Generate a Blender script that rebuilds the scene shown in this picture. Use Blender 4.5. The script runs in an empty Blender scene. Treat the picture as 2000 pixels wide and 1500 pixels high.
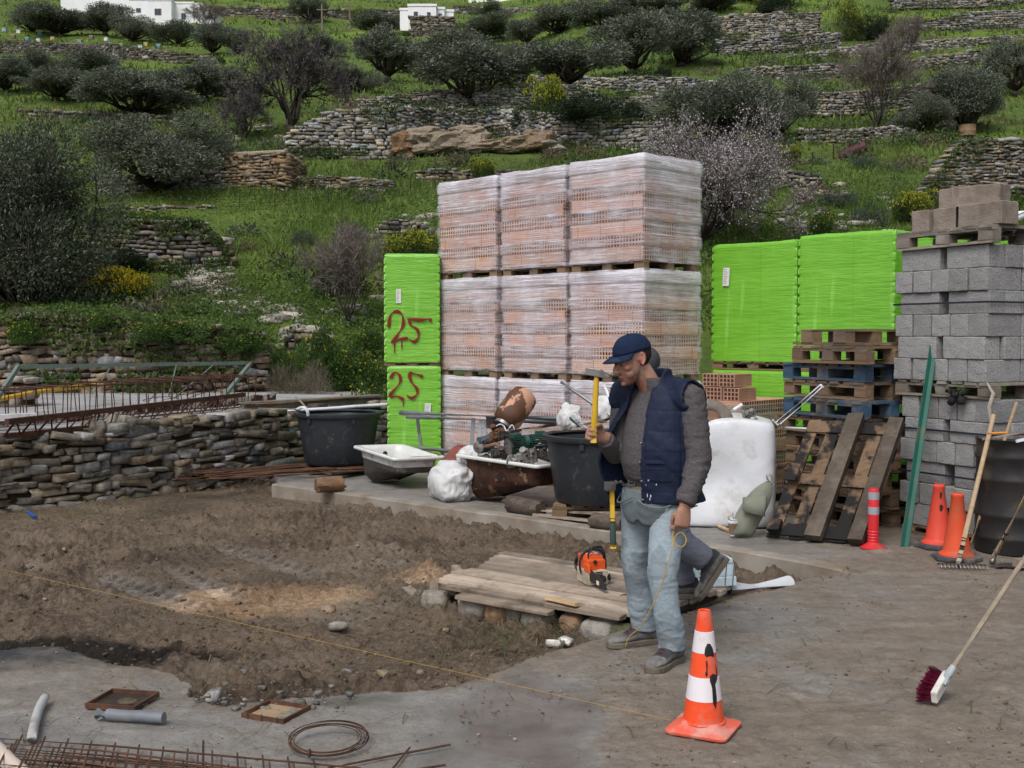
import bpy,bmesh,math,random
import numpy as np
from mathutils import Matrix,Vector,Euler
S=bpy.context.scene
COL=S.collection
R=math.radians
F=2200.0
CAMZ=1.72
PITCH=math.atan(95.0/F)
cam_d=bpy.data.cameras.new("camera")
cam_d.sensor_fit='HORIZONTAL'
cam_d.sensor_width=36.0
cam_d.lens=36.0*F/2000.0
cam_d.clip_start=0.05
cam_d.clip_end=2000.0
cam=bpy.data.objects.new("camera",cam_d)
cam.location=(0,0,CAMZ)
cam.rotation_euler=(math.pi/2-PITCH,0,0)
COL.objects.link(cam)
S.camera=cam
SUN_EL,SUN_AZ=R(52),R(205)
w=bpy.data.worlds.new("World")
S.world=w
w.use_nodes=True
nt=w.node_tree
bg=nt.nodes['Background']
sky=nt.nodes.new('ShaderNodeTexSky')
sky.sky_type='NISHITA'
sky.sun_disc=False
sky.sun_elevation=SUN_EL
sky.sun_rotation=SUN_AZ
sky.air_density=1.0
sky.dust_density=4.0
sky.ozone_density=1.0
hs=nt.nodes.new('ShaderNodeHueSaturation')
hs.inputs['Saturation'].default_value=0.42
nt.links.new(sky.outputs[0],hs.inputs['Color'])
nt.links.new(hs.outputs[0],bg.inputs['Color'])
bg.inputs['Strength'].default_value=0.14
sun_d=bpy.data.lights.new("sun",'SUN')
sun_d.energy=1.5
sun_d.angle=R(25)
sun_d.color=(1.0,0.975,0.94)
sun=bpy.data.objects.new("sun",sun_d)
sd=Vector((math.sin(SUN_AZ)*math.cos(SUN_EL),math.cos(SUN_AZ)*math.cos(SUN_EL),math.sin(SUN_EL)))
sun.rotation_euler=(-sd).to_track_quat('-Z','Y').to_euler()
sun.location=(0,0,40)
COL.objects.link(sun)
S.view_settings.view_transform='Standard'
S.view_settings.look='None'
S.view_settings.gamma=1.0
S.view_settings.exposure=0.12
S.cycles.max_bounces=6
S.cycles.diffuse_bounces=3
S.cycles.transparent_max_bounces=12
S.cycles.use_denoising=True
_c,_s=math.cos(PITCH),math.sin(PITCH)
def ray(px,py):
 x=(px-1000.0)/F
 v=(750.0-py)/F
 return x,_c+v*_s,-_s+v*_c
def P(px,py,Y):
 x,dy,dz=ray(px,py)
 t=Y/dy
 return Vector((x*t,Y,CAMZ+dz*t))
def G(px,py,z=0.0):
 x,dy,dz=ray(px,py)
 t=(z-CAMZ)/dz
 return Vector((x*t,dy*t,z))
def _h(ix,iy,iz,seed):
 n=(ix*374761393+iy*668265263+iz*2147483647+seed*1274126177)&0xffffffff
 n=((n^(n>>13))*1274126177)&0xffffffff
 n=((n^(n>>16))*2246822519)&0xffffffff
 return((n^(n>>15))&0xffff).astype(np.float64)/65535.0
def vn(x,y,z=0.0,seed=0):
 x,y,z=np.broadcast_arrays(np.asarray(x,float),np.asarray(y,float),np.asarray(z,float))
 ix,iy,iz=np.floor(x).astype(np.int64),np.floor(y).astype(np.int64),np.floor(z).astype(np.int64)
 fx,fy,fz=x-ix,y-iy,z-iz
 fx,fy,fz=fx*fx*(3-2*fx),fy*fy*(3-2*fy),fz*fz*(3-2*fz)
 r=0
 for a in(0,1):
  for b in(0,1):
   for c in(0,1):
    wgt=(fx if a else 1-fx)*(fy if b else 1-fy)*(fz if c else 1-fz)
    r=r+wgt*_h(ix+a,iy+b,iz+c,seed)
 return r*2-1
def fbm(x,y,z=0.0,seed=0,oct=4,gain=0.5):
 r,a,f,t=0,1.0,1.0,0
 for o in range(oct):
  r=r+a*vn(np.asarray(x)*f,np.asarray(y)*f,np.asarray(z)*f,seed+o*17)
  t+=a;a*=gain;f*=2.03
 return r/t
def lumps(x,y,cell,seed,keep=0.6):
 """rounded clods of random size strewn over a plane: height 0..1"""
 gx,gy=np.asarray(x)/cell,np.asarray(y)/cell;ix,iy=np.floor(gx).astype(np.int64),np.floor(gy).astype(np.int64);r=np.zeros(gx.shape)
 for a in(-1,0,1):
  for b in(-1,0,1):
   jx,jy=ix+a,iy+b;z0=np.zeros_like(jx)
   cx,cy=jx+_h(jx,jy,z0,seed),jy+_h(jx,jy,z0,seed+1);s=0.25+0.6*_h(jx,jy,z0,seed+2)**2;on=_h(jx,jy,z0,seed+3)<keep
   an=3.14*_h(jx,jy,z0,seed+4);dx,dy=gx-cx,gy-cy;u,v=dx*np.cos(an)+dy*np.sin(an),(dy*np.cos(an)-dx*np.sin(an))*1.5
   r=np.maximum(r,on*s*np.sqrt(np.maximum(0,1-(u*u+v*v)/(s*s))))
 return r
def sstep(a,b,x):
 t=np.clip((np.asarray(x,float)-a)/(b-a),0,1)
 return t*t*(3-2*t)
def fast_mesh(name,V,Fc,C=None,smooth=False):
 V=np.asarray(V,np.float32);Fc=np.asarray(Fc,np.int32)
 me=bpy.data.meshes.new(name)
 k=Fc.shape[1]
 me.vertices.add(len(V));me.vertices.foreach_set('co',V.ravel())
 me.loops.add(Fc.size);me.loops.foreach_set('vertex_index',Fc.ravel())
 me.polygons.add(len(Fc))
 me.polygons.foreach_set('loop_start',np.arange(0,Fc.size,k,dtype=np.int32))
 me.polygons.foreach_set('loop_total',np.full(len(Fc),k,np.int32))
 if smooth:
  me.polygons.foreach_set('use_smooth',np.ones(len(Fc),bool))
 me.update(calc_edges=True)
 setcol(me,C)
 return me
def setcol(me,C=None):
 n=len(me.vertices)
 at=me.attributes.get('Col')or me.attributes.new('Col','FLOAT_COLOR','POINT')
 A=np.ones((n,4),np.float32)
 if C is not None:
  C=np.asarray(C,np.float32)
  A[:,:C.shape[1]]=C
 at.data.foreach_set('color',A.ravel())
def link(name,me,mat,parent=None,loc=None):
 o=bpy.data.objects.new(name,me)
 COL.objects.link(o)
 if mat is not None:
  if isinstance(mat,(list,tuple)):
   for m in mat:me.materials.append(m)
  else:
   me.materials.append(mat)
 if parent is not None:o.parent=parent
 if loc is not None:o.location=loc
 return o
def frame_from(d,up=Vector((0,0,1))):
 d=Vector(d).normalized()
 if abs(d.dot(up))>0.985:up=Vector((0,1,0))
 x=d.cross(up).normalized()
 y=x.cross(d).normalized()
 return x,y,d
class MB:
 def __init__(s):s.v=[];s.f=[];s.c=[];s.cur=(1,1,1)
 def col(s,*c):s.cur=c;return s
 def add(s,V,Fs):
  n=len(s.v)
  s.v+=[tuple(p)for p in V];s.c+=[s.cur]*len(V)
  s.f+=[tuple(i+n for i in f)for f in Fs]
  return s
 def box(s,c,size,rot=None,jit=0.0):
  c=Vector(c);h=Vector(size)/2
  V=[]
  for x in(-1,1):
   for y in(-1,1):
    for z in(-1,1):
     p=Vector((x*h.x,y*h.y,z*h.z))
     if jit:p+=Vector((random.uniform(-jit,jit),random.uniform(-jit,jit),random.uniform(-jit,jit)))
     if rot is not None:p=rot@p
     V.append(c+p)
  return s.add(V,[(0,1,3,2),(4,6,7,5),(0,4,5,1),(2,3,7,6),(0,2,6,4),(1,5,7,3)])
 def beam(s,a,b,w,h,up=(0,0,1),jit=0.0):
  a,b=Vector(a),Vector(b)
  x,y,d=frame_from(b-a,Vector(up))
  rot=Matrix((x,y,d)).transposed()
  return s.box((a+b)/2,(w,h,(b-a).length),rot,jit)
 def tube(s,pts,r,seg=8,cap=True,flat=1.0):
  pts=[Vector(p)for p in pts]
  n=len(pts)
  rs=r if isinstance(r,(list,tuple))else[r]*n
  V=[];x=None
  for i,p in enumerate(pts):
   d=(pts[min(i+1,n-1)]-pts[max(i-1,0)]).normalized()
   if x is None:x,y,d=frame_from(d)
   else:
    x=(x-d*x.dot(d)).normalized();y=d.cross(x)
   for k in range(seg):
    a=2*math.pi*k/seg
    V.append(p+x*(math.cos(a)*rs[i])+y*(math.sin(a)*rs[i]*flat))
  Fs=[]
  for i in range(n-1):
   for k in range(seg):
    k2=(k+1)%seg
    Fs.append((i*seg+k,i*seg+k2,(i+1)*seg+k2,(i+1)*seg+k))
  if cap:
   Fs.append(tuple(reversed(range(seg))));Fs.append(tuple((n-1)*seg+k for k in range(seg)))
  return s.add(V,Fs)
 def rings(s,rings,cap=True,closed=False,end=False):
  """rings: list of equally long point lists"""
  m=len(rings[0]);V=[p for r_ in rings for p in r_];Fs=[]
  n=len(rings)
  for i in range(n if closed else n-1):
   j=(i+1)%n
   for k in range(m):
    k2=(k+1)%m
    Fs.append((i*m+k,i*m+k2,j*m+k2,j*m+k))
  if cap and not closed:
   if not end:Fs.append(tuple(reversed(range(m))))
   Fs.append(tuple((n-1)*m+k for k in range(m)))
  return s.add(V,Fs)
 def lathe(s,prof,seg=32,mtx=None,cap=True):
  rg=[]
  for r_,z in prof:
   ring=[]
   for k in range(seg):
    a=2*math.pi*k/seg
    p=Vector((r_*math.cos(a),r_*math.sin(a),z))
    ring.append(mtx@p if mtx is not None else p)
   rg.append(ring)
  return s.rings(rg,cap)
 def ell(s,c,r,rot=None,nu=16,nv=10):
  c=Vector(c);V=[];Fs=[]
  rg=[]
  for i in range(1,nv):
   t=math.pi*i/nv
   ring=[]
   for k in range(nu):
    a=2*math.pi*k/nu
    p=Vector((r[0]*math.sin(t)*math.cos(a),r[1]*math.sin(t)*math.sin(a),-r[2]*math.cos(t)))
    if rot is not None:p=rot@p
    ring.append(c+p)
   rg.append(ring)
  return s.rings(rg,True)
 def poly_prism(s,pts,z0,z1):
  n=len(pts)
  V=[(p[0],p[1],z0)for p in pts]+[(p[0],p[1],z1)for p in pts]
  Fs=[tuple(reversed(range(n))),tuple(range(n,2*n))]
  for i in range(n):
   j=(i+1)%n
   Fs.append((i,j,n+j,n+i))
  return s.add(V,Fs)
 def mesh(s,name,smooth=False,recalc=True):
  me=bpy.data.meshes.new(name)
  me.from_pydata([tuple(p)for p in s.v],[],s.f)
  if recalc:
   b=bmesh.new();b.from_mesh(me);bmesh.ops.recalc_face_normals(b,faces=b.faces);b.to_mesh(me);b.free()
  if smooth:
   me.polygons.foreach_set('use_smooth',np.ones(len(me.polygons),bool))
  setcol(me,np.array(s.c,np.float32).reshape(-1,3)if s.c else None)
  return me
 def build(s,name,mat,parent=None,smooth=False,bevel=0.0,loc=None,sub=0,seg=2,auto=None):
  me=s.mesh(name,smooth)
  o=link(name,me,mat,parent,loc)
  if bevel:
   m=o.modifiers.new('b','BEVEL');m.width=bevel;m.segments=seg;m.limit_method='ANGLE';m.angle_limit=R(40)
  if sub:
   m=o.modifiers.new('s','SUBSURF');m.levels=sub;m.render_levels=sub
  if auto is not None:
   sharp(me,auto)
  return o
def sharp(me,ang):
 """smooth shading with hard edges above ang degrees"""
 b=bmesh.new();b.from_mesh(me)
 for f in b.faces:f.smooth=True
 for e in b.edges:
  if len(e.link_faces)==2 and e.calc_face_angle(0)>R(ang):e.smooth=False
 b.to_mesh(me);b.free()
def tag(o,label=None,cat=None,group=None,kind=None):
 if label:o['label']=label
 if cat:o['category']=cat
 if group:o['group']=group
 if kind:o['kind']=kind
 return o
def thing(name,label,cat,loc=(0,0,0),rz=0.0,group=None,rot=None):
 o=bpy.data.objects.new(name,None);COL.objects.link(o)
 o.empty_display_size=0.1
 o.location=loc
 o.rotation_euler=rot if rot is not None else(0,0,rz)
 return tag(o,label,cat,group)
KIDS={}
def dup(root,loc=None,rz=None,label=None,scale=None,rot=None):
 r=root.copy();COL.objects.link(r)
 if loc is not None:r.location=loc
 if rz is not None:r.rotation_euler=(0,0,rz)
 if rot is not None:r.rotation_euler=rot
 if scale is not None:r.scale=scale if isinstance(scale,(tuple,list,Vector))else(scale,)*3
 if label:r['label']=label
 for ch in list(root.children):
  c=ch.copy();COL.objects.link(c);c.parent=r
  for g in list(ch.children):
   d=g.copy();COL.objects.link(d);d.parent=c
 return r
def remesh(mb,voxel,smooth_it=2,name='m'):
 """one continuous surface out of overlapping closed shapes"""
 me=mb.mesh(name)
 o=bpy.data.objects.new(name,me);COL.objects.link(o)
 m=o.modifiers.new('r','REMESH');m.mode='VOXEL';m.voxel_size=voxel;m.use_smooth_shade=True
 if smooth_it:
  k=o.modifiers.new('k','SMOOTH');k.iterations=smooth_it;k.factor=0.5
 dg=bpy.context.evaluated_depsgraph_get()
 dg.update()
 out=bpy.data.meshes.new_from_object(o.evaluated_get(dg))
 bpy.data.objects.remove(o)
 if 'Col' in out.attributes:out.attributes.remove(out.attributes['Col'])
 out.polygons.foreach_set('use_smooth',np.ones(len(out.polygons),bool))
 setcol(out)
 return out
def getv(me):
 a=np.empty(len(me.vertices)*3,np.float32);me.vertices.foreach_get('co',a);return a.reshape(-1,3).astype(float)
def getn(me):
 a=np.empty(len(me.vertices)*3,np.float32);me.vertices.foreach_get('normal',a);return a.reshape(-1,3).astype(float)
def setv(me,V):
 me.vertices.foreach_set('co',np.asarray(V,np.float32).ravel());me.update()
class NT:
 def __init__(s,name):
  s.m=bpy.data.materials.new(name);s.m.use_nodes=True
  s.t=s.m.node_tree;s.N=s.t.nodes;s.L=s.t.links
  s.p=s.N['Principled BSDF'];s.o=s.N['Material Output']
  s._tc=None
 def n(s,t,**k):
  x=s.N.new(t)
  for a,b in k.items():setattr(x,a,b)
  return x
 def set(s,sock,v):
  if v is None:return
  if hasattr(v,'is_linked')or isinstance(v,bpy.types.NodeSocket):s.L.new(v,sock)
  elif isinstance(v,(tuple,list))and len(v)==3 and sock.type=='RGBA':sock.default_value=(*v,1)
  else:sock.default_value=v
 def tc(s,which='Object'):
  if s._tc is None:s._tc=s.n('ShaderNodeTexCoord')
  return s._tc.outputs[which]
 def map(s,scale=(1,1,1),which='Object',rot=(0,0,0)):
  x=s.n('ShaderNodeMapping');s.L.new(s.tc(which),x.inputs[0])
  x.inputs['Scale'].default_value=scale;x.inputs['Rotation'].default_value=rot
  return x.outputs[0]
 def noise(s,scale,detail=4,rough=0.55,vec=None,dist=0.0):
  x=s.n('ShaderNodeTexNoise');s.L.new(vec if vec is not None else s.tc(),x.inputs['Vector'])
  x.inputs['Scale'].default_value=scale;x.inputs['Detail'].default_value=detail
  x.inputs['Roughness'].default_value=rough;x.inputs['Distortion'].default_value=dist
  return x.outputs['Fac']
 def voro(s,scale,vec=None,feature='F1',out='Distance'):
  x=s.n('ShaderNodeTexVoronoi',feature=feature);s.L.new(vec if vec is not None else s.tc(),x.inputs['Vector'])
  x.inputs['Scale'].default_value=scale
  return x.outputs[out]
 def ramp(s,fac,stops,interp='LINEAR'):
  x=s.n('ShaderNodeValToRGB');s.L.new(fac,x.inputs[0])
  x.color_ramp.interpolation=interp
  e=x.color_ramp.elements
  while len(e)<len(stops):e.new(0.5)
  for i,(p,c)in enumerate(stops):
   e[i].position=p
   e[i].color=(*c,1)if isinstance(c,(tuple,list))else(c,c,c,1)
  return x.outputs[0]
 def mix(s,f,a,b,mode='MIX'):
  x=s.n('ShaderNodeMix',data_type='RGBA',blend_type=mode)
  s.set(x.inputs[0],f);s.set(x.inputs[6],a);s.set(x.inputs[7],b)
  return x.outputs[2]
 def math(s,op,a,b=None,c=None,clamp=False):
  x=s.n('ShaderNodeMath',operation=op,use_clamp=clamp)
  s.set(x.inputs[0],a);s.set(x.inputs[1],b)
  if c is not None:s.set(x.inputs[2],c)
  return x.outputs[0]
 def xyz(s,v):
  x=s.n('ShaderNodeSeparateXYZ');s.L.new(v,x.inputs[0]);return x.outputs
 def attr(s,name='Col',out='Color'):
  x=s.n('ShaderNodeAttribute',attribute_name=name);return x.outputs[out]
 def rand(s):
  return s.n('ShaderNodeObjectInfo').outputs['Random']
 def bump(s,h,strength=0.5,dist=0.01,nrm=None):
  x=s.n('ShaderNodeBump');s.L.new(h,x.inputs['Height'])
  x.inputs['Strength'].default_value=strength;x.inputs['Distance'].default_value=dist
  if nrm is not None:s.L.new(nrm,x.inputs['Normal'])
  return x.outputs[0]
 def fin(s,col=None,rough=None,nrm=None,metal=None,spec=None):
  s.set(s.p.inputs['Base Color'],col);s.set(s.p.inputs['Roughness'],rough)
  s.set(s.p.inputs['Normal'],nrm);s.set(s.p.inputs['Metallic'],metal)
  s.set(s.p.inputs['Specular IOR Level'],spec)
  return s.m
MATS={}
def simple(name,c1,c2=None,scale=6,rough=0.75,bump=0.0,bscale=60,bdist=0.005,metal=0.0,attr=False,spec=0.3,dirt=None,dscale=5,damt=0.5,vec=None,objvar=0.0):
 """two-tone noisy paint / plastic / cloth, optional dirt patches"""
 if name in MATS:return MATS[name]
 n=NT(name)
 v=n.map(vec)if vec else None
 c2=c2 or tuple(x*0.8 for x in c1)
 c=n.mix(n.ramp(n.noise(scale,6,vec=v),[(0.35,0.0),(0.65,1.0)]),c1,c2)
 if attr:c=n.mix(1.0,c,n.attr(),'MULTIPLY')
 if objvar:
  r=n.math('MULTIPLY_ADD',n.rand(),objvar*2,1-objvar)
  cc=n.n('ShaderNodeCombineColor')
  for i in range(3):n.L.new(r,cc.inputs[i])
  c=n.mix(1.0,c,cc.outputs[0],'MULTIPLY')
 if dirt:
  d=n.ramp(n.noise(dscale,8,0.65),[(0.62-damt*0.35,0.0),(0.78-damt*0.2,1.0)])
  c=n.mix(d,c,dirt)
 nr=n.bump(n.noise(bscale,5,0.6,vec=v),bump,bdist)if bump else None
 MATS[name]=n.fin(c,rough,nr,metal,spec)
 return MATS[name]
def m_stone():
 n=NT('field_stone')
 base=n.attr()
 f=n.noise(14,8,0.65)
 c=n.mix(n.ramp(f,[(0.3,0.0),(0.7,1.0)]),(0.55,0.53,0.5),(1.35,1.32,1.28))
 c=n.mix(1.0,base,c,'MULTIPLY')
 lich=n.ramp(n.noise(5,10,0.7),[(0.60,0.0),(0.72,1.0)])
 c=n.mix(n.math('MULTIPLY',lich,0.5),c,(0.36,0.36,0.34))
 v=n.map((6,6,40))
 h=n.math('ADD',n.noise(1.0,6,0.6,vec=v),n.noise(30,6,0.6))
 return n.fin(c,0.9,n.bump(h,0.6,0.02),spec=0.2)
def m_dirt():
 n=NT('brown_soil')
 a=n.attr()
 f=n.noise(1.3,8,0.65)
 c=n.mix(n.ramp(f,[(0.35,0.0),(0.65,1.0)]),(0.080,0.056,0.038),(0.185,0.138,0.096))
 g=n.noise(22,6,0.7)
 c=n.mix(n.ramp(g,[(0.45,0.0),(0.75,1.0)]),c,(0.25,0.195,0.145))
 c=n.mix(n.ramp(n.noise(60,4,0.7),[(0.66,0.0),(0.72,1.0)]),c,(0.30,0.26,0.21))
 c=n.mix(1.0,c,a,'MULTIPLY')
 h=n.math('ADD',n.noise(18,10,0.7),n.noise(70,6,0.7))
 return n.fin(c,n.ramp(n.noise(2.0,4),[(0.4,0.62),(0.6,0.95)]),n.bump(h,0.9,0.03),spec=0.25)
def m_pave():
 n=NT('dirty_concrete')
 a=n.attr()
 sp=n.n('ShaderNodeSeparateColor');n.L.new(a,sp.inputs[0])
 f=n.noise(1.1,10,0.66)
 conc=n.mix(n.ramp(n.noise(5,8,0.6),[(0.3,0.0),(0.7,1.0)]),(0.175,0.167,0.155),(0.275,0.265,0.25))
 soil=n.mix(n.ramp(n.noise(7,8,0.7),[(0.3,0.0),(0.7,1.0)]),(0.125,0.10,0.076),(0.255,0.212,0.168))
 m1=n.math('ADD',sp.outputs[0],n.math('MULTIPLY_ADD',f,2.1,-1.05))
 m1=n.math('ADD',m1,n.math('MULTIPLY_ADD',n.noise(16,8,0.7),1.2,-0.6))
 mk=n.ramp(m1,[(0.30,0.0),(0.75,1.0)])
 c=n.mix(mk,conc,soil)
 strk=n.ramp(n.noise(1.0,9,0.7,vec=n.map((1.3,7,4),rot=(0,0,0.5))),[(0.42,0.0),(0.66,1.0)]);c=n.mix(n.math('MULTIPLY',strk,0.35),c,(0.085,0.066,0.048))
 spk=n.ramp(n.noise(38,9,0.85),[(0.54,0.0),(0.62,1.0)])
 c=n.mix(n.math('MULTIPLY',spk,0.7),c,(0.06,0.044,0.031));c=n.mix(n.ramp(n.noise(70,6,0.8),[(0.60,0.0),(0.66,0.8)]),c,(0.36,0.33,0.29))
 wh=n.ramp(n.noise(2.3,9,0.7),[(0.68,0.0),(0.74,1.0)])
 c=n.mix(n.math('MULTIPLY',wh,0.45),c,(0.38,0.37,0.35))
 wetm=n.ramp(n.math('ADD',sp.outputs[1],n.math('MULTIPLY_ADD',n.noise(3.2,7,0.6),1.0,-0.5)),[(0.25,0.0),(0.85,1.0)])
 c=n.mix(wetm,c,n.mix(n.ramp(n.noise(2.2,6,0.6),[(0.4,0.0),(0.6,1.0)]),(0.15,0.142,0.132),(0.085,0.072,0.058)))
 ch=n.ramp(n.math('ADD',sp.outputs[2],n.math('MULTIPLY_ADD',n.noise(5,8,0.7),1.2,-0.6)),[(0.3,0.0),(0.9,1.0)])
 c=n.mix(ch,c,(0.026,0.027,0.030))
 rough=n.math('MULTIPLY_ADD',wetm,-0.72,n.ramp(n.noise(1.6,7,0.65),[(0.4,0.60),(0.62,0.92)]))
 h=n.math('ADD',n.math('MULTIPLY',n.noise(30,8,0.7),1.0),n.math('MULTIPLY',m1,0.6))
 b=n.n('ShaderNodeBump');n.L.new(h,b.inputs['Height']);b.inputs['Distance'].default_value=0.012
 n.L.new(n.math('MULTIPLY_ADD',wetm,-0.75,0.85),b.inputs['Strength'])
 return n.fin(c,rough,b.outputs[0],spec=0.5)
def m_hill():
 n=NT('hill_grass')
 a=n.attr()
 f=n.noise(0.22,8,0.65)
 g1=n.mix(n.ramp(f,[(0.35,0.0),(0.65,1.0)]),(0.095,0.155,0.036),(0.185,0.245,0.058))
 g1=n.mix(n.ramp(n.noise(2.2,8,0.7),[(0.35,0.0),(0.7,1.0)]),g1,(0.075,0.122,0.032))
 c=n.mix(n.ramp(n.noise(0.11,10,0.7),[(0.56,0.0),(0.66,1.0)]),g1,(0.06,0.052,0.03))
 c=n.mix(1.0,c,a,'MULTIPLY')
 h=n.math('ADD',n.noise(5,8,0.75),n.noise(0.9,4))
 return n.fin(c,0.95,n.bump(h,1.0,0.25),spec=0.1)
def m_leaf(name,trans=0.25):
 n=NT(name)
 a=n.attr()
 n.fin(a,0.6,spec=0.25)
 t=n.n('ShaderNodeBsdfTranslucent');n.L.new(a,t.inputs[0])
 m=n.n('ShaderNodeMixShader');m.inputs[0].default_value=trans
 n.L.new(n.p.outputs[0],m.inputs[1]);n.L.new(t.outputs[0],m.inputs[2]);n.L.new(m.outputs[0],n.o.inputs[0])
 return n.m
def m_wood(name,c1,c2,stain=None,dirt=None,damt=0.5,axis=0,rough=0.8,var=0.0,scorch=0.0):
 if name in MATS:return MATS[name]
 n=NT(name)
 sc=[14,14,14];sc[axis]=0.9
 v=n.map(tuple(sc))
 g=n.noise(2.0,8,0.6,vec=v,dist=0.6)
 c=n.mix(n.ramp(g,[(0.3,0.0),(0.7,1.0)]),c1,c2)
 c=n.mix(1.0,c,n.attr(),'MULTIPLY')
 if stain:c=n.mix(n.math('MULTIPLY',n.ramp(n.noise(2.5,6,0.6),[(0.45,0.0),(0.7,1.0)]),0.7),c,stain)
 if dirt:c=n.mix(n.ramp(n.noise(3.5,9,0.7),[(0.65-0.4*damt,0.0),(0.8-0.35*damt,1.0)]),c,dirt)
 if scorch:c=n.mix(n.ramp(n.noise(2.6,7,0.6),[(0.6-0.3*scorch,0.0),(0.66-0.3*scorch,1.0)]),c,(0.014,0.013,0.013))
 if var:
  cc=n.n('ShaderNodeCombineColor')
  for i in range(3):n.L.new(n.math('MULTIPLY_ADD',n.rand(),2*var,1-var),cc.inputs[i])
  c=n.mix(1.0,c,cc.outputs[0],'MULTIPLY')
 MATS[name]=n.fin(c,rough,n.bump(n.math('ADD',g,n.noise(40,5,0.6)),0.5,0.006),spec=0.25)
 return MATS[name]
def m_block():
 n=NT('pumice_concrete')
 c=n.mix(n.ramp(n.noise(7,6,0.6),[(0.3,0.0),(0.7,1.0)]),(0.245,0.245,0.248),(0.325,0.32,0.315))
 s=n.noise(95,4,0.7)
 c=n.mix(n.ramp(s,[(0.36,1.0),(0.46,0.0)]),c,(0.075,0.078,0.085))
 c=n.mix(n.ramp(s,[(0.58,0.0),(0.72,1.0)]),c,(0.36,0.35,0.34))
 c=n.mix(1.0,c,n.attr(),'MULTIPLY')
 r=n.math('MULTIPLY_ADD',n.rand(),0.26,0.87)
 cc=n.n('ShaderNodeCombineColor')
 for i in range(3):n.L.new(r,cc.inputs[i])
 c=n.mix(1.0,c,cc.outputs[0],'MULTIPLY')
 return n.fin(c,0.95,n.bump(n.math('ADD',s,n.noise(40,5,0.6)),0.9,0.008),spec=0.15)
def m_brick(name='hollow_brick_clay',tint=(1,1,1)):
 n=NT(name)
 o=n.xyz(n.tc())
 geo=n.n('ShaderNodeNewGeometry')
 vt=n.n('ShaderNodeVectorTransform',vector_type='NORMAL',convert_from='WORLD',convert_to='OBJECT')
 n.L.new(geo.outputs['True Normal'],vt.inputs[0])
 nx=n.xyz(vt.outputs[0])[0]
 side=n.math('GREATER_THAN',n.math('ABSOLUTE',nx),0.6)
 h=n.math('ADD',o[0],o[1])
 course=n.math('FLOOR',n.math('DIVIDE',o[2],0.135))
 par=n.math('MODULO',n.math('ADD',n.math('ADD',course,side),20),2.0)
 holes=n.math('GREATER_THAN',par,0.5)
 fu=n.math('FRACT',n.math('ADD',n.math('DIVIDE',h,0.042),100))
 fz=n.math('FRACT',n.math('ADD',n.math('DIVIDE',o[2],0.045),100))
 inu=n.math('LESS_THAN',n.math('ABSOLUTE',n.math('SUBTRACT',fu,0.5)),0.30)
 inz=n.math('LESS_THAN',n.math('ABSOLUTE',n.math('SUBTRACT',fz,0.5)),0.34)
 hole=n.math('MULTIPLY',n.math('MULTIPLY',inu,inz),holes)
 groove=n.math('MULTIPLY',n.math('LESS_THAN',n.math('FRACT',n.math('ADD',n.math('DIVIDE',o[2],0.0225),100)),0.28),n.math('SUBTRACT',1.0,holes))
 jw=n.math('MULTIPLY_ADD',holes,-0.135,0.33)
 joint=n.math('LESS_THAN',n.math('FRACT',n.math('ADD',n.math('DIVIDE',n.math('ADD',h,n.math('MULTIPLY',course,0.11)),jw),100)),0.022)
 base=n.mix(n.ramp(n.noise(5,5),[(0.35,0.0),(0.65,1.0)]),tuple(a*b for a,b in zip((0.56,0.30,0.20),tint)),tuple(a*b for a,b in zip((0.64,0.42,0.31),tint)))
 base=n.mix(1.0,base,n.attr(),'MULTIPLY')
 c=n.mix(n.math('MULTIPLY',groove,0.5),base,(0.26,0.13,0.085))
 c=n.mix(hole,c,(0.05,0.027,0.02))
 c=n.mix(n.math('MULTIPLY',joint,0.85),c,(0.05,0.04,0.035))
 hh=n.math('SUBTRACT',1.0,n.math('MAXIMUM',hole,n.math('MULTIPLY',groove,0.4)))
 return n.fin(c,0.85,n.bump(hh,0.6,0.01),spec=0.2)
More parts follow.
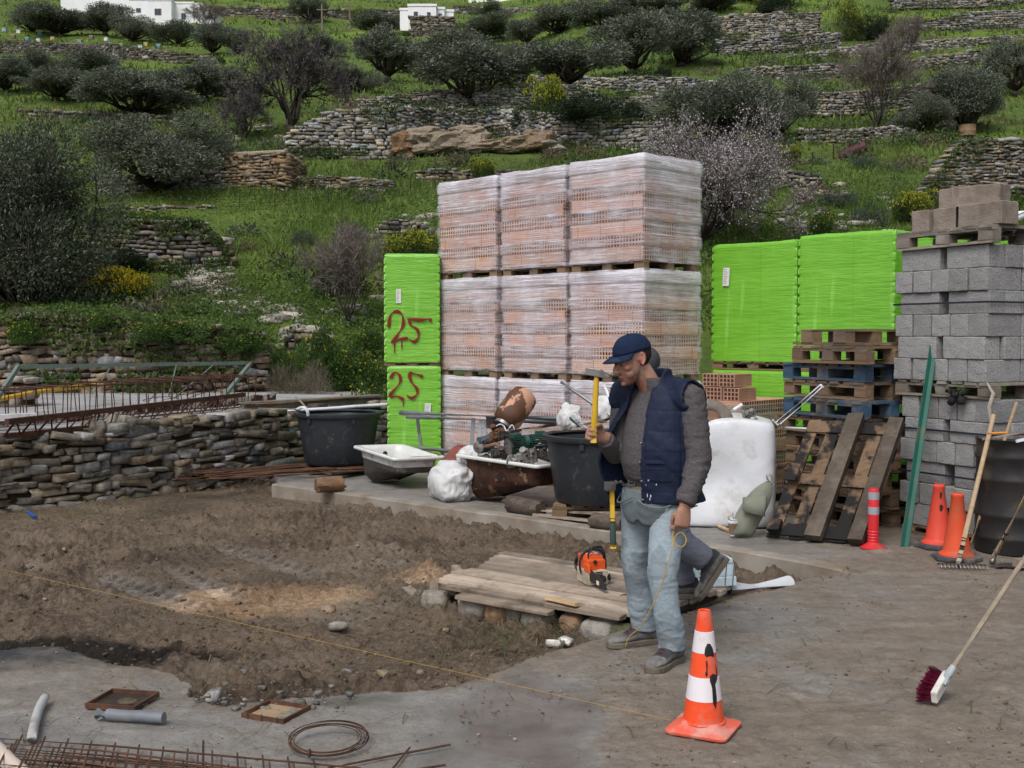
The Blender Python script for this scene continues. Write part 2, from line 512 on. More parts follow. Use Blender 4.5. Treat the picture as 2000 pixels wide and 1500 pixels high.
def m_film(name,opac=0.45,tint=(0.86,0.85,0.88)):
 n=NT(name)
 v=n.map((1.2,1.2,38.0),rot=(0,0.05,0.0))
 v2=n.map((1.0,1.0,16.0),rot=(0.0,-0.22,0.0))
 rv=n.n('ShaderNodeCombineXYZ')
 for i in range(3):n.L.new(n.math('MULTIPLY',n.rand(),31.0+7*i),rv.inputs[i])
 def addv(a):
  q=n.n('ShaderNodeVectorMath',operation='ADD');n.L.new(a,q.inputs[0]);n.L.new(rv.outputs[0],q.inputs[1]);return q.outputs[0]
 v=addv(v);v2=addv(v2);v3=addv(n.map((1,1,1)))
 s1=n.ramp(n.noise(1.6,6,0.7,vec=v,dist=0.3),[(0.42,0.0),(0.66,1.0)])
 s2=n.ramp(n.noise(2.2,5,0.7,vec=v2,dist=0.4),[(0.5,0.0),(0.68,1.0)])
 big=n.ramp(n.noise(2.4,5,0.6,vec=v3),[(0.32,0.0),(0.70,1.0)])
 fine=n.ramp(n.noise(2.0,3,0.6,vec=addv(n.map((1.0,1.0,110.0),rot=(0,0.07,0)))),[(0.5,0.0),(0.62,1.0)])
 a=n.math('ADD',n.math('MULTIPLY',s1,0.22),n.math('MULTIPLY',s2,0.32))
 a=n.math('ADD',a,n.math('MULTIPLY',fine,0.26))
 a=n.math('ADD',a,n.math('MULTIPLY',big,0.50))
 hz=n.xyz(n.tc())[2]
 a=n.math('ADD',a,n.math('MULTIPLY',n.ramp(n.math('DIVIDE',hz,1.25),[(0.55,0.0),(0.85,1.0)]),0.42))
 a=n.math('MULTIPLY_ADD',a,0.95,opac-0.55,clamp=True)
 n.p.inputs['Coat Weight'].default_value=0.0
 n.fin(tint,0.24,n.bump(n.math('ADD',n.math('ADD',s1,s2),big),0.7,0.014),spec=0.7)
 tr=n.n('ShaderNodeBsdfTransparent');tr.inputs[0].default_value=(0.97,0.97,0.98,1)
 m=n.n('ShaderNodeMixShader');n.L.new(a,m.inputs[0])
 n.L.new(tr.outputs[0],m.inputs[1]);n.L.new(n.p.outputs[0],m.inputs[2]);n.L.new(m.outputs[0],n.o.inputs[0])
 return n.m
def m_green():
 n=NT('green_stretch_wrap')
 v=n.map((1.5,1.5,22.0),rot=(0,0.04,0))
 s1=n.noise(1.5,5,0.65,vec=v,dist=0.5)
 c=n.mix(n.ramp(n.noise(3,4),[(0.3,0.0),(0.7,1.0)]),(0.145,0.42,0.026),(0.185,0.475,0.042))
 v2=n.map((5,5,0.5))
 c=n.mix(n.math('MULTIPLY',n.ramp(n.noise(1.6,4,0.5,vec=v2),[(0.62,0.0),(0.72,1.0)]),0.35),c,(0.33,0.70,0.16))
 o=n.xyz(n.tc());gl=n.math('MAXIMUM',n.math('LESS_THAN',n.math('FRACT',n.math('DIVIDE',o[2],0.252)),0.03),n.math('LESS_THAN',n.math('FRACT',n.math('DIVIDE',n.math('ADD',n.math('ADD',o[0],o[1]),50.0),0.61)),0.012))
 c=n.mix(n.math('MULTIPLY',gl,0.35),c,(0.07,0.26,0.012));c=n.mix(n.math('MULTIPLY',n.ramp(n.noise(2.2,8,0.7),[(0.60,0.0),(0.75,1.0)]),0.4),c,(0.22,0.38,0.10))
 return n.fin(c,0.27,n.bump(n.math('ADD',n.ramp(s1,[(0.4,0.0),(0.62,1.0)]),n.noise(4,3)),0.26,0.012,n.bump(n.noise(3.0,4,0.6,vec=n.map((1.0,1.0,4.0),rot=(0,0.5,0))),0.35,0.03)),spec=0.6)
def m_rust(name='rusty_steel',c1=(0.10,0.045,0.026),c2=(0.035,0.02,0.016),paint=None,pamt=0.5,ps=4,rough=0.85):
 if name in MATS:return MATS[name]
 n=NT(name)
 c=n.mix(n.ramp(n.noise(9,8,0.65),[(0.35,0.0),(0.65,1.0)]),c1,c2)
 if paint:
  k=n.ramp(n.noise(ps,9,0.6),[(0.62-0.3*pamt,0.0),(0.64-0.3*pamt,1.0)])
  c=n.mix(k,c,paint)
 c=n.mix(1.0,c,n.attr(),'MULTIPLY')
 MATS[name]=n.fin(c,rough,n.bump(n.noise(40,6,0.7),0.5,0.005),spec=0.3)
 return MATS[name]
STONE=m_stone();DIRT=m_dirt();PAVE=m_pave();HILL=m_hill()
OLEAF=m_leaf('olive_foliage',0.2);GLEAF=m_leaf('green_foliage',0.45);TWIG=m_leaf('bare_twigs',0.0)
BARK=simple('grey_bark',(0.075,0.062,0.05),(0.035,0.03,0.026),7,0.95,0.8,18,0.05)
BLOCK=m_block();BRICK=m_brick();BRICK2=m_brick('pale_hollow_brick_clay',(0.86,1.05,1.05))
FILM=m_film('clear_stretch_film',0.46,(0.89,0.86,0.95));FILM2=m_film('dull_stretch_film',0.34,(0.42,0.44,0.43));GREEN=m_green()
PALW=m_wood('weathered_pallet_wood',(0.26,0.175,0.11),(0.15,0.10,0.065),(0.09,0.07,0.055),(0.12,0.10,0.085),0.35)
PALB=m_wood('blue_painted_pallet_wood',(0.05,0.105,0.17),(0.035,0.07,0.12),(0.10,0.085,0.07),(0.16,0.13,0.10),0.4)
PALG=m_wood('grey_dusty_pallet_wood',(0.24,0.21,0.175),(0.15,0.13,0.11),(0.10,0.09,0.08),(0.27,0.25,0.22),0.4)
PLANK=m_wood('pale_muddy_plank',(0.40,0.335,0.275),(0.27,0.222,0.18),(0.22,0.18,0.14),(0.16,0.125,0.095),0.42,var=0.28)
CHARW=m_wood('scorched_pallet_wood',(0.235,0.155,0.095),(0.135,0.088,0.055),(0.07,0.05,0.037),None,scorch=0.53)
MUDW=m_wood('mud_caked_wood',(0.11,0.088,0.068),(0.065,0.052,0.041),(0.05,0.04,0.032),(0.15,0.125,0.10),0.35)
HANDLE=m_wood('turned_ash_handle',(0.46,0.34,0.22),(0.36,0.26,0.165),None,(0.20,0.15,0.11),0.3)
GREYH=m_wood('grey_worn_handle',(0.33,0.27,0.21),(0.22,0.18,0.14),None,(0.12,0.10,0.085),0.4)
RUST=m_rust();RUSTB=m_rust('brown_rust',(0.135,0.065,0.036),(0.06,0.032,0.022))
BLACKPL=simple('black_tub_plastic',(0.022,0.025,0.031),(0.032,0.036,0.043),3,0.42,0.2,12,0.01,dirt=(0.11,0.10,0.09),dscale=14,damt=0.12)
WHITEPL=simple('white_tank_plastic',(0.66,0.68,0.72),(0.60,0.62,0.66),3,0.33,0.05,5,dirt=(0.42,0.38,0.33),dscale=4,damt=0.12)
ENAMEL=simple('white_bath_enamel',(0.68,0.69,0.68),(0.62,0.63,0.62),3,0.16,0.0,dirt=(0.55,0.50,0.43),dscale=5,damt=0.15,spec=0.6)
GALV=simple('galvanised_pipe_steel',(0.30,0.32,0.34),(0.22,0.235,0.25),6,0.45,0.1,30,metal=0.55,dirt=(0.16,0.11,0.08),dscale=6,damt=0.2)
SACK=simple('white_woven_sack',(0.60,0.61,0.62),(0.50,0.50,0.50),5,0.6,0.3,20,0.01,dirt=(0.36,0.31,0.25),dscale=4,damt=0.28)
ORANGE=simple('fluorescent_cone_orange',(0.83,0.085,0.022),(0.74,0.065,0.02),4,0.45,0.05,30,dirt=(0.50,0.20,0.14),dscale=9,damt=0.42)
ORANGE2=simple('faded_cone_orange',(0.66,0.085,0.03),(0.55,0.07,0.03),4,0.55,0.1,30,dirt=(0.36,0.12,0.07),dscale=6,damt=0.4)
REFLW=simple('white_reflective_band',(0.74,0.70,0.74),(0.66,0.62,0.66),6,0.4,dirt=(0.42,0.38,0.35),dscale=8,damt=0.15)
BLACKP=simple('black_paint_smear',(0.012,0.012,0.014),(0.02,0.02,0.022),9,0.55)
DARKST=simple('dark_tool_steel',(0.06,0.055,0.052),(0.10,0.09,0.082),8,0.5,0.2,30,metal=0.5,dirt=(0.14,0.10,0.07),dscale=9,damt=0.35)
STEEL=simple('dull_bare_steel',(0.30,0.29,0.28),(0.20,0.195,0.19),9,0.42,0.15,40,metal=0.7,dirt=(0.12,0.09,0.07),dscale=9,damt=0.3)
YELLOW=simple('yellow_tool_plastic',(0.62,0.40,0.03),(0.55,0.34,0.03),5,0.4,dirt=(0.35,0.26,0.10),dscale=8,damt=0.2)
WHITEPAINT=simple('white_limewash',(0.80,0.81,0.83),(0.74,0.75,0.77),0.8,0.85)
CONC=simple('grey_yard_concrete',(0.36,0.36,0.37),(0.25,0.25,0.25),1.5,0.85,0.3,20,0.01,dirt=(0.17,0.145,0.115),dscale=1.4,damt=0.35)
STRAP=simple('dark_blue_strapping',(0.02,0.026,0.04),None,5,0.35)
TANKPL=simple('scuffed_white_tank',(0.66,0.68,0.72),(0.58,0.60,0.64),2.5,0.36,0.25,4,0.04,dirt=(0.40,0.37,0.33),dscale=3.2,damt=0.26)
rng=np.random.default_rng(7)
random.seed(7)
# GROUND
PIT_PX=[(-260,1262),(0,1266),(120,1258),(230,1292),(330,1304),(366,1332),(372,1352),(420,1372),(500,1362),(600,1352),
(690,1347),(790,1345),(880,1332),(950,1308),(1020,1284),(1105,1258),(1190,1232),(1250,1212),(1330,1192),(1400,1172),
(1445,1158),(1505,1150),(1530,1133),(1590,1122),(1640,1112),(1655,1103),
(1440,1071),(1200,1037),(1000,1009),(760,976),(545,946),(530,905),(440,905),(200,935),(0,962),(-260,1000)]
PIT=[G(x,y,0.0)for x,y in PIT_PX]
PITA=np.array([(p.x,p.y)for p in PIT])
def inside(poly,x,y):
 x=np.asarray(x);y=np.asarray(y);r=np.zeros(x.shape,bool)
 n=len(poly);j=n-1
 for i in range(n):
  xi,yi=poly[i];xj,yj=poly[j]
  c=((yi>y)!=(yj>y))&(x<(xj-xi)*(y-yi)/(yj-yi+1e-12)+xi)
  r^=c;j=i
 return r
def edge_dist(poly,x,y):
 d=np.full(x.shape,1e9)
 n=len(poly)
 for i in range(n):
  a=poly[i];b=poly[(i+1)%n]
  ab=b-a;L=(ab**2).sum()+1e-12
  t=np.clip(((x-a[0])*ab[0]+(y-a[1])*ab[1])/L,0,1)
  d=np.minimum(d,np.hypot(x-a[0]-t*ab[0],y-a[1]-t*ab[1]))
 return d
def pave_z(x,y):
 return 0.012*fbm(np.asarray(x)*0.7,np.asarray(y)*0.7,0,3,3)+0.006*fbm(np.asarray(x)*6,np.asarray(y)*6,0,5,3)
def fan(a0,a1,na,y0,y1,ny):
 A,Y=np.meshgrid(np.linspace(a0,a1,na),np.exp(np.linspace(math.log(y0),math.log(y1),ny)),indexing='xy')
 return A*Y,Y
def grid_faces(ny,na):
 i=np.arange(ny*na).reshape(ny,na)
 return np.stack([i[:-1,:-1].ravel(),i[:-1,1:].ravel(),i[1:,1:].ravel(),i[1:,:-1].ravel()],1)
NA,NY=760,520
X,Y=fan(-0.62,0.36,NA,5.0,15.5,NY)
wx=X+0.10*fbm(X*2.5,Y*2.5,0,11,3);wy=Y+0.10*fbm(X*2.5,Y*2.5,0,12,3)
ins=inside(PITA,X,Y)
ed=edge_dist(PITA,X,Y)*np.where(ins,1,-1)
clod=fbm(X*5,Y*5,0,21,5,0.62)
rid=1-np.abs(fbm(X*3.2,Y*3.2,0,25,4))
rough=sstep(-0.3,0.4,fbm(X*0.8,Y*0.8,0,31,3)+0.15)
z=-0.115+0.05*fbm(X*0.6,Y*0.6,0,41,3)+rough*(0.075*clod+0.06*(rid-0.7))+(0.35+rough)*(0.034*(0.5-np.abs(fbm(X*9,Y*9,0,28,4,0.6)))+0.020*fbm(X*21,Y*21,0,27,4,0.65))
wx2=X+0.02*fbm(X*14,Y*14,0,35,3);wy2=Y+0.02*fbm(X*14,Y*14,0,36,3)
z+=(0.25+rough)*(0.055*lumps(wx2,wy2,0.15,301,0.45)+0.030*lumps(wx2,wy2,0.065,311,0.6)+0.014*lumps(wx2,wy2,0.032,321,0.7))-0.012
def track(px0,py0,px1,py1,wdt):
 a,b=G(px0,py0,-0.13),G(px1,py1,-0.13)
 d=np.array([b.x-a.x,b.y-a.y]);L=np.hypot(*d);d/=L
 u=(X-a.x)*d[0]+(Y-a.y)*d[1];v=-(X-a.x)*d[1]+(Y-a.y)*d[0]
 m=sstep(wdt,wdt*0.7,np.abs(v))*sstep(-0.1,0.15,u)*sstep(L+0.1,L-0.15,u)
 lug=np.abs(((u+np.abs(v)*0.7)/0.14)%1-0.5)*2
 return m,-0.15+0.035*sstep(0.35,0.6,lug)
trk=np.zeros_like(X)
for t in((190,1128,390,1192,0.16),(440,1072,620,1128,0.16),(330,1112,470,1172,0.12)):
 m,tz_=track(*t);z=z*(1-m)+tz_*m;trk=np.maximum(trk,m)
dig=G(1560,1125,0)
z-=0.16*np.exp(-((X-dig.x)**2+(Y-dig.y)**2)/0.12)
pile=G(520,1305,0);z+=0.09*np.exp(-((X-pile.x)**2/0.35+(Y-pile.y)**2/0.06))*(0.7+clod)
pile=G(80,1240,0);z+=0.07*np.exp(-((X-pile.x)**2/0.8+(Y-pile.y)**2/0.10))*(0.7+clod)
pile=G(950,1262,0);z+=0.07*np.exp(-((X-pile.x)**2/0.15+(Y-pile.y)**2/0.10))*(0.7+clod)
z=np.where(ed<0.02,np.minimum(z,-0.07),z)
z-=0.1*sstep(0.0,-0.25,ed)
Cs=np.ones((NY,NA,3))
ch=G(130,1245,0);cm=sstep(1.0,0.3,((X-ch.x)/1.05)**2+((Y-ch.y)/0.36)**2+0.5*clod)
Cs*=(1-0.86*cm)[...,None]
sw=G(520,1172,-0.13);sm=sstep(1.1,0.2,((X-sw.x)/0.75)**2+((Y-sw.y)/0.55)**2+0.7*clod)
Cs=Cs*(1+sm[...,None]*np.array([1.1,0.85,0.55]))
Cs=Cs*(1+trk[...,None]*np.array([0.35,0.5,0.75]))
sp2=G(820,1140,-0.13);sm=sstep(1.0,0.2,((X-sp2.x)/0.28)**2+((Y-sp2.y)/0.4)**2+0.6*clod)
Cs=Cs*(1+sm[...,None]*np.array([1.3,1.1,0.85]))
bl=sstep(-0.1,0.5,fbm(X*1.1,Y*1.1,0,51,4));Cs=Cs*(1-0.36*bl[...,None]);pal=sstep(0.15,0.5,fbm(X*0.9,Y*1.6,0,55,4));Cs=Cs*(1+pal[...,None]*np.array([0.22,0.30,0.38]))
SOILZ=z.copy()
me=fast_mesh('soil_bed',np.stack([X,Y,z],-1).reshape(-1,3),grid_faces(NY,NA),Cs.reshape(-1,3),True)
tag(link('soil_ground',me,DIRT),kind='structure')
_sx,_sy=X,Y
def soil_z(x,y):
 ny,na=SOILZ.shape;a=(x/y+0.62)/0.98*(na-1);b=math.log(y/5.0)/math.log(15.5/5.0)*(ny-1)
 i,j=int(min(max(b,0),ny-1)),int(min(max(a,0),na-1))
 return float(SOILZ[i,j])
NA,NY=1240,720
X,Y=fan(-0.88,0.88,NA,3.0,24.0,NY)
e0=edge_dist(PITA,X,Y)*np.where(inside(PITA,X,Y),1,-1)
ledge_line=sstep(0.0,0.6,(Y-(13.05-0.89*(X+2.73))))
jag=(0.045*fbm(X*3,Y*3,0,61,4)+0.03*fbm(X*11,Y*11,0,62,3))*(1-0.85*(ledge_line>0.0)*(X<2.3))
keep=(e0+jag)<0.0
zz=pave_z(X,Y)
near_e=sstep(-0.22,0.0,e0)
front=(Y<8.6)
zz=zz-0.012*near_e*front
soil_m=np.clip(0.60+0.42*fbm(X*0.5,Y*0.5,0,71,4),0,1)
soil_m=soil_m-0.22+0.48*sstep(-0.9,1.1,X+0.5*fbm(X*1.3,Y*1.3,0,72,4)+0.12*(Y-5.5))
soil_m=soil_m+0.25*near_e*front
lm=(ledge_line>0)*sstep(2.9,1.9,X+0.4*fbm(X*1.5,Y*1.5,0,73,3));soil_m=soil_m*(1-0.55*lm)+0.03*lm
pu=G(1010,1430,0)
wet=sstep(1.6,0.0,((X-pu.x-0.15*(Y-pu.y))/0.40)**2+((Y-pu.y)/0.85)**2+0.8*fbm(X*2.5,Y*2.5,0,81,5))
pu2=G(700,1360,0)
wet=np.maximum(wet,0.8*sstep(1.2,0.0,0.6*fbm(X*3,Y*3,0,82,4)+((X-pu2.x)/0.3)**2+((Y-pu2.y)/0.16)**2))
pu3=G(1420,1055,0)
wet=np.maximum(wet,0.5*sstep(1.0,0.2,((X-pu3.x)/0.8)**2+((Y-pu3.y)/0.3)**2))
zz=zz-0.012*wet+wet*0.003*fbm(X*14,Y*7,0,83,3)
soil_m=soil_m*(1-0.8*wet)
char=0.95*sstep(1.25,-0.2,0.5*fbm(X*2.5,Y*2.5,0,85,4)+((X-ch.x)/1.05)**2+((Y-ch.y+0.22)/0.50)**2)
zz=zz+np.clip(soil_m+0.5*fbm(X*1.7,Y*1.7,0,97,4),0.05,1)*(0.011*lumps(X+0.01*fbm(X*20,Y*20,0,98,2),Y,0.045,331,0.35)+0.016*lumps(X,Y,0.11,341,0.12))*(1-wet)-0.002
lump=sstep(0.1,0.6,fbm(X*2.2,Y*2.2,0,91,4))*np.clip(soil_m,0,1)
zz=zz+lump*(0.008+0.009*fbm(X*13,Y*13,0,92,4))+0.005*np.clip(soil_m,0,1)*fbm(X*22,Y*22,0,93,3)
Cp=np.stack([np.clip(soil_m,0,1),wet,char],-1).reshape(-1,3)
V=np.stack([X,Y,zz],-1).reshape(-1,3)
Fq=grid_faces(NY,NA)
kf=keep.ravel()[Fq].all(1)
Fq=Fq[kf]
E=np.concatenate([Fq[:,[0,1]],Fq[:,[1,2]],Fq[:,[2,3]],Fq[:,[3,0]]])
key=np.sort(E,1);kk=key[:,0].astype(np.int64)*(NA*NY)+key[:,1]
u,idx,cnt=np.unique(kk,return_index=True,return_counts=True)
B=E[idx[cnt==1]]
mid=V[B].mean(1)
yedge=(mid[:,1]>3.02)&(mid[:,1]<23.9)&(np.abs(mid[:,0]/mid[:,1])<0.875)
B=B[yedge]
ub=np.unique(B);mp=np.full(NA*NY,-1);mp[ub]=np.arange(len(ub))+len(V)
low=V[ub].copy();low[:,2]-=0.26;low[:,0]+=0.03*fbm(low[:,0]*3,low[:,1]*3,0,95,3);low[:,1]+=0.03*fbm(low[:,0]*3,low[:,1]*3,0,96,3)
V2=np.concatenate([V,low]);C2=np.concatenate([Cp,Cp[ub]*[0.5,1,1]+[0.35,0,0]])
Fs=np.stack([B[:,1],B[:,0],mp[B[:,0]],mp[B[:,1]]],1)
F2=np.concatenate([Fq,Fs])
used=np.unique(F2);mp=np.full(len(V2),-1);mp[used]=np.arange(len(used))
me=fast_mesh('yard_slab',V2[used],mp[F2],C2[used],True)
tag(link('concrete_pavement',me,PAVE),kind='structure')
def kerb():
 pts=[G(x,y,0)for x,y in((536,947),(760,978),(1000,1011),(1200,1040),(1440,1074),(1650,1105))]
 mb=MB();rg=[]
 for i in range(61):
  t=i/60*(len(pts)-1);k=min(int(t),len(pts)-2);p=pts[k].lerp(pts[k+1],t-k)
  d=(pts[k+1]-pts[k]).normalized();n_=Vector((d.y,-d.x,0))
  o1=n_*(0.035+0.006*float(fbm(i*0.4,0,0,5,2)));o2=n_*-0.10;zt=0.014*(1-(i/60)**3)-0.03*(i/60)**8+0.005*float(fbm(i*0.3,3,0,5,2))
  rg.append([p+o2+Vector((0,0,-0.3)),p+o1+Vector((0,0,-0.3)),p+o1+Vector((0,0,zt-0.012)),p+o1*0.7+Vector((0,0,zt)),p+o2+Vector((0,0,zt+0.004))])
 mb.rings(rg)
 kc=simple('kerb_concrete',(0.30,0.275,0.24),(0.22,0.195,0.165),3,0.8,0.35,25,0.006,dirt=(0.17,0.125,0.085),dscale=2.2,damt=0.6)
 tag(mb.build('kerb',kc,auto=35),kind='structure')
kerb()
# HILLSIDE
_py=np.array([900,880,770,720,650,600,500,400,330,300,260,200,150,100,50,0,-60,-140],float)
_YL=np.array([17.5,18.5,20.0,21.2,23.5,25.5,30.5,37.5,43.5,46.5,51.5,58,76,108,155,214,300,460],float)
_YR=np.array([17.5,18.5,20.0,21.2,22.8,24.2,27.5,33.5,41.0,45.0,50.0,58,67,76,87,100,116,140],float)
def Yrow(px):
 t=float(sstep(950,1420,px));return _YL*(1-t)+_YR*t
def base_py(px,Yv):
 """photo row at which bare hill at distance Y shows in column px"""
 px=np.asarray(px,float);Yv=np.asarray(Yv,float)
 l=np.interp(np.log(Yv),np.log(_YL),_py);r=np.interp(np.log(Yv),np.log(_YR),_py)
 t=sstep(950,1420,px);return l*(1-t)+r*t
def baseY(px,py):return float(np.exp(np.interp(-py,-_py,np.log(Yrow(px)))))
def elev(py):
 v=(750.0-np.asarray(py,float))/F
 return(-_s+v*_c)/(_c+v*_s)
TA,TY=620,560
a_ax=np.linspace(-0.74,0.74,TA);y_ax=np.exp(np.linspace(math.log(18.0),math.log(330.0),TY))
A,TYg=np.meshgrid(a_ax,y_ax,indexing='xy')
PX=1000+F*A
TZ=CAMZ+TYg*elev(base_py(PX,TYg))
TX=A*TYg
amp=np.interp(TYg,[18,30,60,150,300],[0.12,0.25,0.5,1.4,2.5])
TZ+=amp*fbm(TX/9.0,TYg/9.0,0,101,4)*0.7
notch=sstep(60,0,np.abs(PX-1285))*sstep(70,110,TYg)
TZ-=notch*(TYg-70)*0.055;TZ=np.minimum(TZ,CAMZ+TYg*elev(17-220*sstep(28,75,np.abs(PX-1280))-60*(TYg<60)))
WALLS=[
("long low dry stone retaining wall of brown rubble above the rusty steel yard",[(-60,640,760),(60,618,760),(140,612,762),(300,628,765),(430,640,760),(520,652,745)],0.42,(0.24,0.20,0.155)),
("short broken stone wall end on the green slope right of the brown rubble wall",[(560,650,700),(600,636,700),(640,660,705)],0.36,(0.26,0.235,0.20)),
("ivy covered stone terrace wall with a sloping right end above the mustard flowers",[(180,436,520),(260,428,530),(340,428,535),(400,434,530),(440,470,528),(455,505,527)],0.42,(0.27,0.255,0.225)),
("low mossy stone kerb wall across the green terrace right of the big olive",[(195,402,411),(300,400,408),(420,399,407)],0.5,(0.30,0.28,0.24)),
("grey stone wall behind the twin crowned olive beside the square hut",[(200,344,378),(300,340,374),(370,326,372),(440,330,366)],0.45,(0.27,0.26,0.245)),
("tall pale grey bulging terrace wall at the middle of the hillside",[(562,262,305),(585,248,306),(640,222,306),(700,212,307),(770,210,306),(830,212,290),(900,214,276),(985,214,262),(1080,222,288),(1180,232,292),(1300,240,290)],0.46,(0.34,0.335,0.315)),
("second stone wall tier under the three olives above the pale bulging wall",[(700,195,212),(830,180,212),(930,172,210),(1010,165,208),(1100,165,205),(1180,188,208),(1290,190,206)],0.45,(0.31,0.305,0.29)),
("grey stone wall above the hanging thicket with a square end",[(1010,152,172),(1080,146,172),(1200,152,180),(1320,150,188),(1400,160,180)],0.5,(0.32,0.315,0.30)),
("low rubble wall on the green slope right of the hut",[(588,349,366),(680,346,365),(770,352,372)],0.42,(0.25,0.225,0.18)),
("low rubble bank wall just behind the wrapped brick stacks",[(815,334,356),(880,332,358),(965,340,352),(1000,330,342)],0.42,(0.24,0.22,0.18)),
("dark stone terrace wall below the beehives",[(-40,78,98),(60,82,106),(170,86,110),(250,92,122),(330,102,128),(440,116,130)],0.7,(0.155,0.145,0.125)),
("dark stone wall under the upper left white house",[(410,16,38),(500,12,38),(600,18,42),(700,20,42),(790,20,44)],1.0,(0.14,0.13,0.115)),
("stone terrace wall right of the small white house",[(885,12,28),(960,14,30),(1060,18,36),(1180,22,40)],1.0,(0.20,0.19,0.17)),
("mossy stone wall among the olives left of the purple bare tree",[(40,214,232),(140,216,236),(230,222,240),(330,226,246)],0.55,(0.20,0.185,0.16)),
("broad stone terrace wall high on the right below the dark trees",[(1368,38,76),(1430,30,76),(1530,24,74),(1600,26,72)],0.55,(0.31,0.295,0.265)),
("grey stone wall directly under the broad upper right wall",[(1400,76,104),(1480,74,110),(1560,66,104),(1640,66,90)],0.55,(0.27,0.265,0.25)),
("highest stone wall at the upper right corner of the hill",[(1740,-2,16),(1840,-10,14),(2060,-16,8)],0.6,(0.28,0.27,0.25)),
("pale stone wall below the highest wall at the upper right",[(1780,46,64),(1860,30,62),(1940,20,58),(2070,14,52)],0.6,(0.30,0.29,0.265)),
("long thin pale stone wall behind the small bare tree",[(1535,112,116),(1600,100,116),(1700,86,110),(1830,78,98),(1960,72,86),(2070,66,82)],0.5,(0.36,0.35,0.325)),
("long stone wall running up to the right behind the bare twiggy shrub",[(1450,134,140),(1545,130,158),(1650,126,152),(1760,118,142),(1900,100,130),(2070,84,118)],0.46,(0.28,0.27,0.245)),
("stone wall between the round olive and the bare twiggy shrub",[(1570,180,222),(1650,178,222),(1740,172,214),(1830,162,200)],0.46,(0.30,0.285,0.255)),
("low pale stone wall above the red drum",[(1560,254,274),(1660,252,276),(1780,248,266)],0.42,(0.31,0.29,0.265)),
("big grey brown stone wall behind the loose concrete blocks",[(1792,384,400),(1830,330,398),(1862,282,396),(1900,272,394),(1990,272,392),(2090,270,390)],0.36,(0.29,0.265,0.225)),
("short ruined stone wall on the grassy bank beside the almond tree",[(1505,332,368),(1545,330,372),(1590,338,380),(1620,372,385)],0.40,(0.25,0.235,0.205)),
("small stone heap wall above the spurge bush left of the bricks",[(742,440,468),(780,428,470),(820,436,470),(842,455,468)],0.42,(0.24,0.225,0.20)),
]
def wall_line(pts,step=0.15):
 """polyline in the place: x, y, z_bottom, z_top along the wall"""
 px=np.array([p[0]for p in pts],float);pt=np.array([p[1]for p in pts],float);pb=np.array([p[2]for p in pts],float)
 q=np.linspace(px[0],px[-1],160)
 t=np.interp(q,px,pt);b=np.interp(q,px,pb)
 out=[]
 for i in range(160):
  Yb=baseY(q[i],b[i])
  p0=P(q[i],b[i],Yb);p1=P(q[i],t[i],Yb)
  out.append((p0.x,Yb,p0.z,p1.z,q[i],t[i]))
 o=np.array(out)
 k=np.ones(9)/9
 yy=np.convolve(np.pad(o[:,1],4,'edge'),k,'valid')
 sc=yy/o[:,1];o[:,0]*=sc;o[:,2]=CAMZ+(o[:,2]-CAMZ)*sc;o[:,3]=CAMZ+(o[:,3]-CAMZ)*sc;o[:,1]=yy
 return o
WL=[]
for lab,pts,sl,tone in WALLS:
 L=wall_line(pts);WL.append(L)
 aL=L[:,0]/L[:,1]
 o=np.argsort(aL)
 yb=np.interp(A,aL[o],L[o,1]);zt=np.interp(A,aL[o],L[o,3]);zb=np.interp(A,aL[o],L[o,2])
 inr=(A>aL.min())&(A<aL.max())
 edge=sstep(0,0.008,A-aL.min())*sstep(0,0.008,aL.max()-A)
 behind=inr&(TYg>yb+0.28)
 fill=(zt-0.06-0.03*(TYg-yb))*edge+TZ*(1-edge)
 TZ=np.where(behind,np.maximum(TZ,np.minimum(fill,zt)),TZ)
 foot=inr&(TYg<=yb+0.28)&(TYg>yb-0.9)
 TZ=np.where(foot,np.minimum(TZ,zb+0.04),TZ)
yard=(TX<-2.4)&(TYg<20.6)
TZ=np.where(yard,np.minimum(TZ,0.62),TZ)
TZ+=0.10*fbm(TX*0.9,TYg*0.9,0,111,4)*np.interp(TYg,[18,30,100],[0.4,1,1.5])*(~yard)
Ct=np.ones((TY,TA,3))
lip=fbm(TX*0.05,TYg*0.16,0,121,4)
Ct*=(1+0.45*sstep(0.0,0.5,lip)[...,None]*np.array([1.0,0.95,0.2]))
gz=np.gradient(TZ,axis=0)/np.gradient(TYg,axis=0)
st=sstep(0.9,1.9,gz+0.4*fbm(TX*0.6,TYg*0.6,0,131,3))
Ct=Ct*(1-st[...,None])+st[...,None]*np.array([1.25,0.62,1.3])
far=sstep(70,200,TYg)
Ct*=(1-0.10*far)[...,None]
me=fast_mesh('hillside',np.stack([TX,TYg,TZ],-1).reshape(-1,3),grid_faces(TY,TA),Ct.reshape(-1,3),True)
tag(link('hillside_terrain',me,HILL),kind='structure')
_ly0,_ly1=math.log(18.0),math.log(330.0)
def tzv(x,y):
 x=np.asarray(x,float);y=np.asarray(y,float)
 a=np.clip((x/y+0.74)/1.48*(TA-1),0,TA-1.001);b=np.clip((np.log(np.maximum(y,18.0))-_ly0)/(_ly1-_ly0)*(TY-1),0,TY-1.001)
 i=b.astype(int);j=a.astype(int);fb=b-i;fa=a-j
 return(TZ[i,j]*(1-fb)*(1-fa)+TZ[i+1,j]*fb*(1-fa)+TZ[i,j+1]*(1-fb)*fa+TZ[i+1,j+1]*fb*fa)
def tz(x,y):return float(tzv(np.array([x]),np.array([y]))[0])
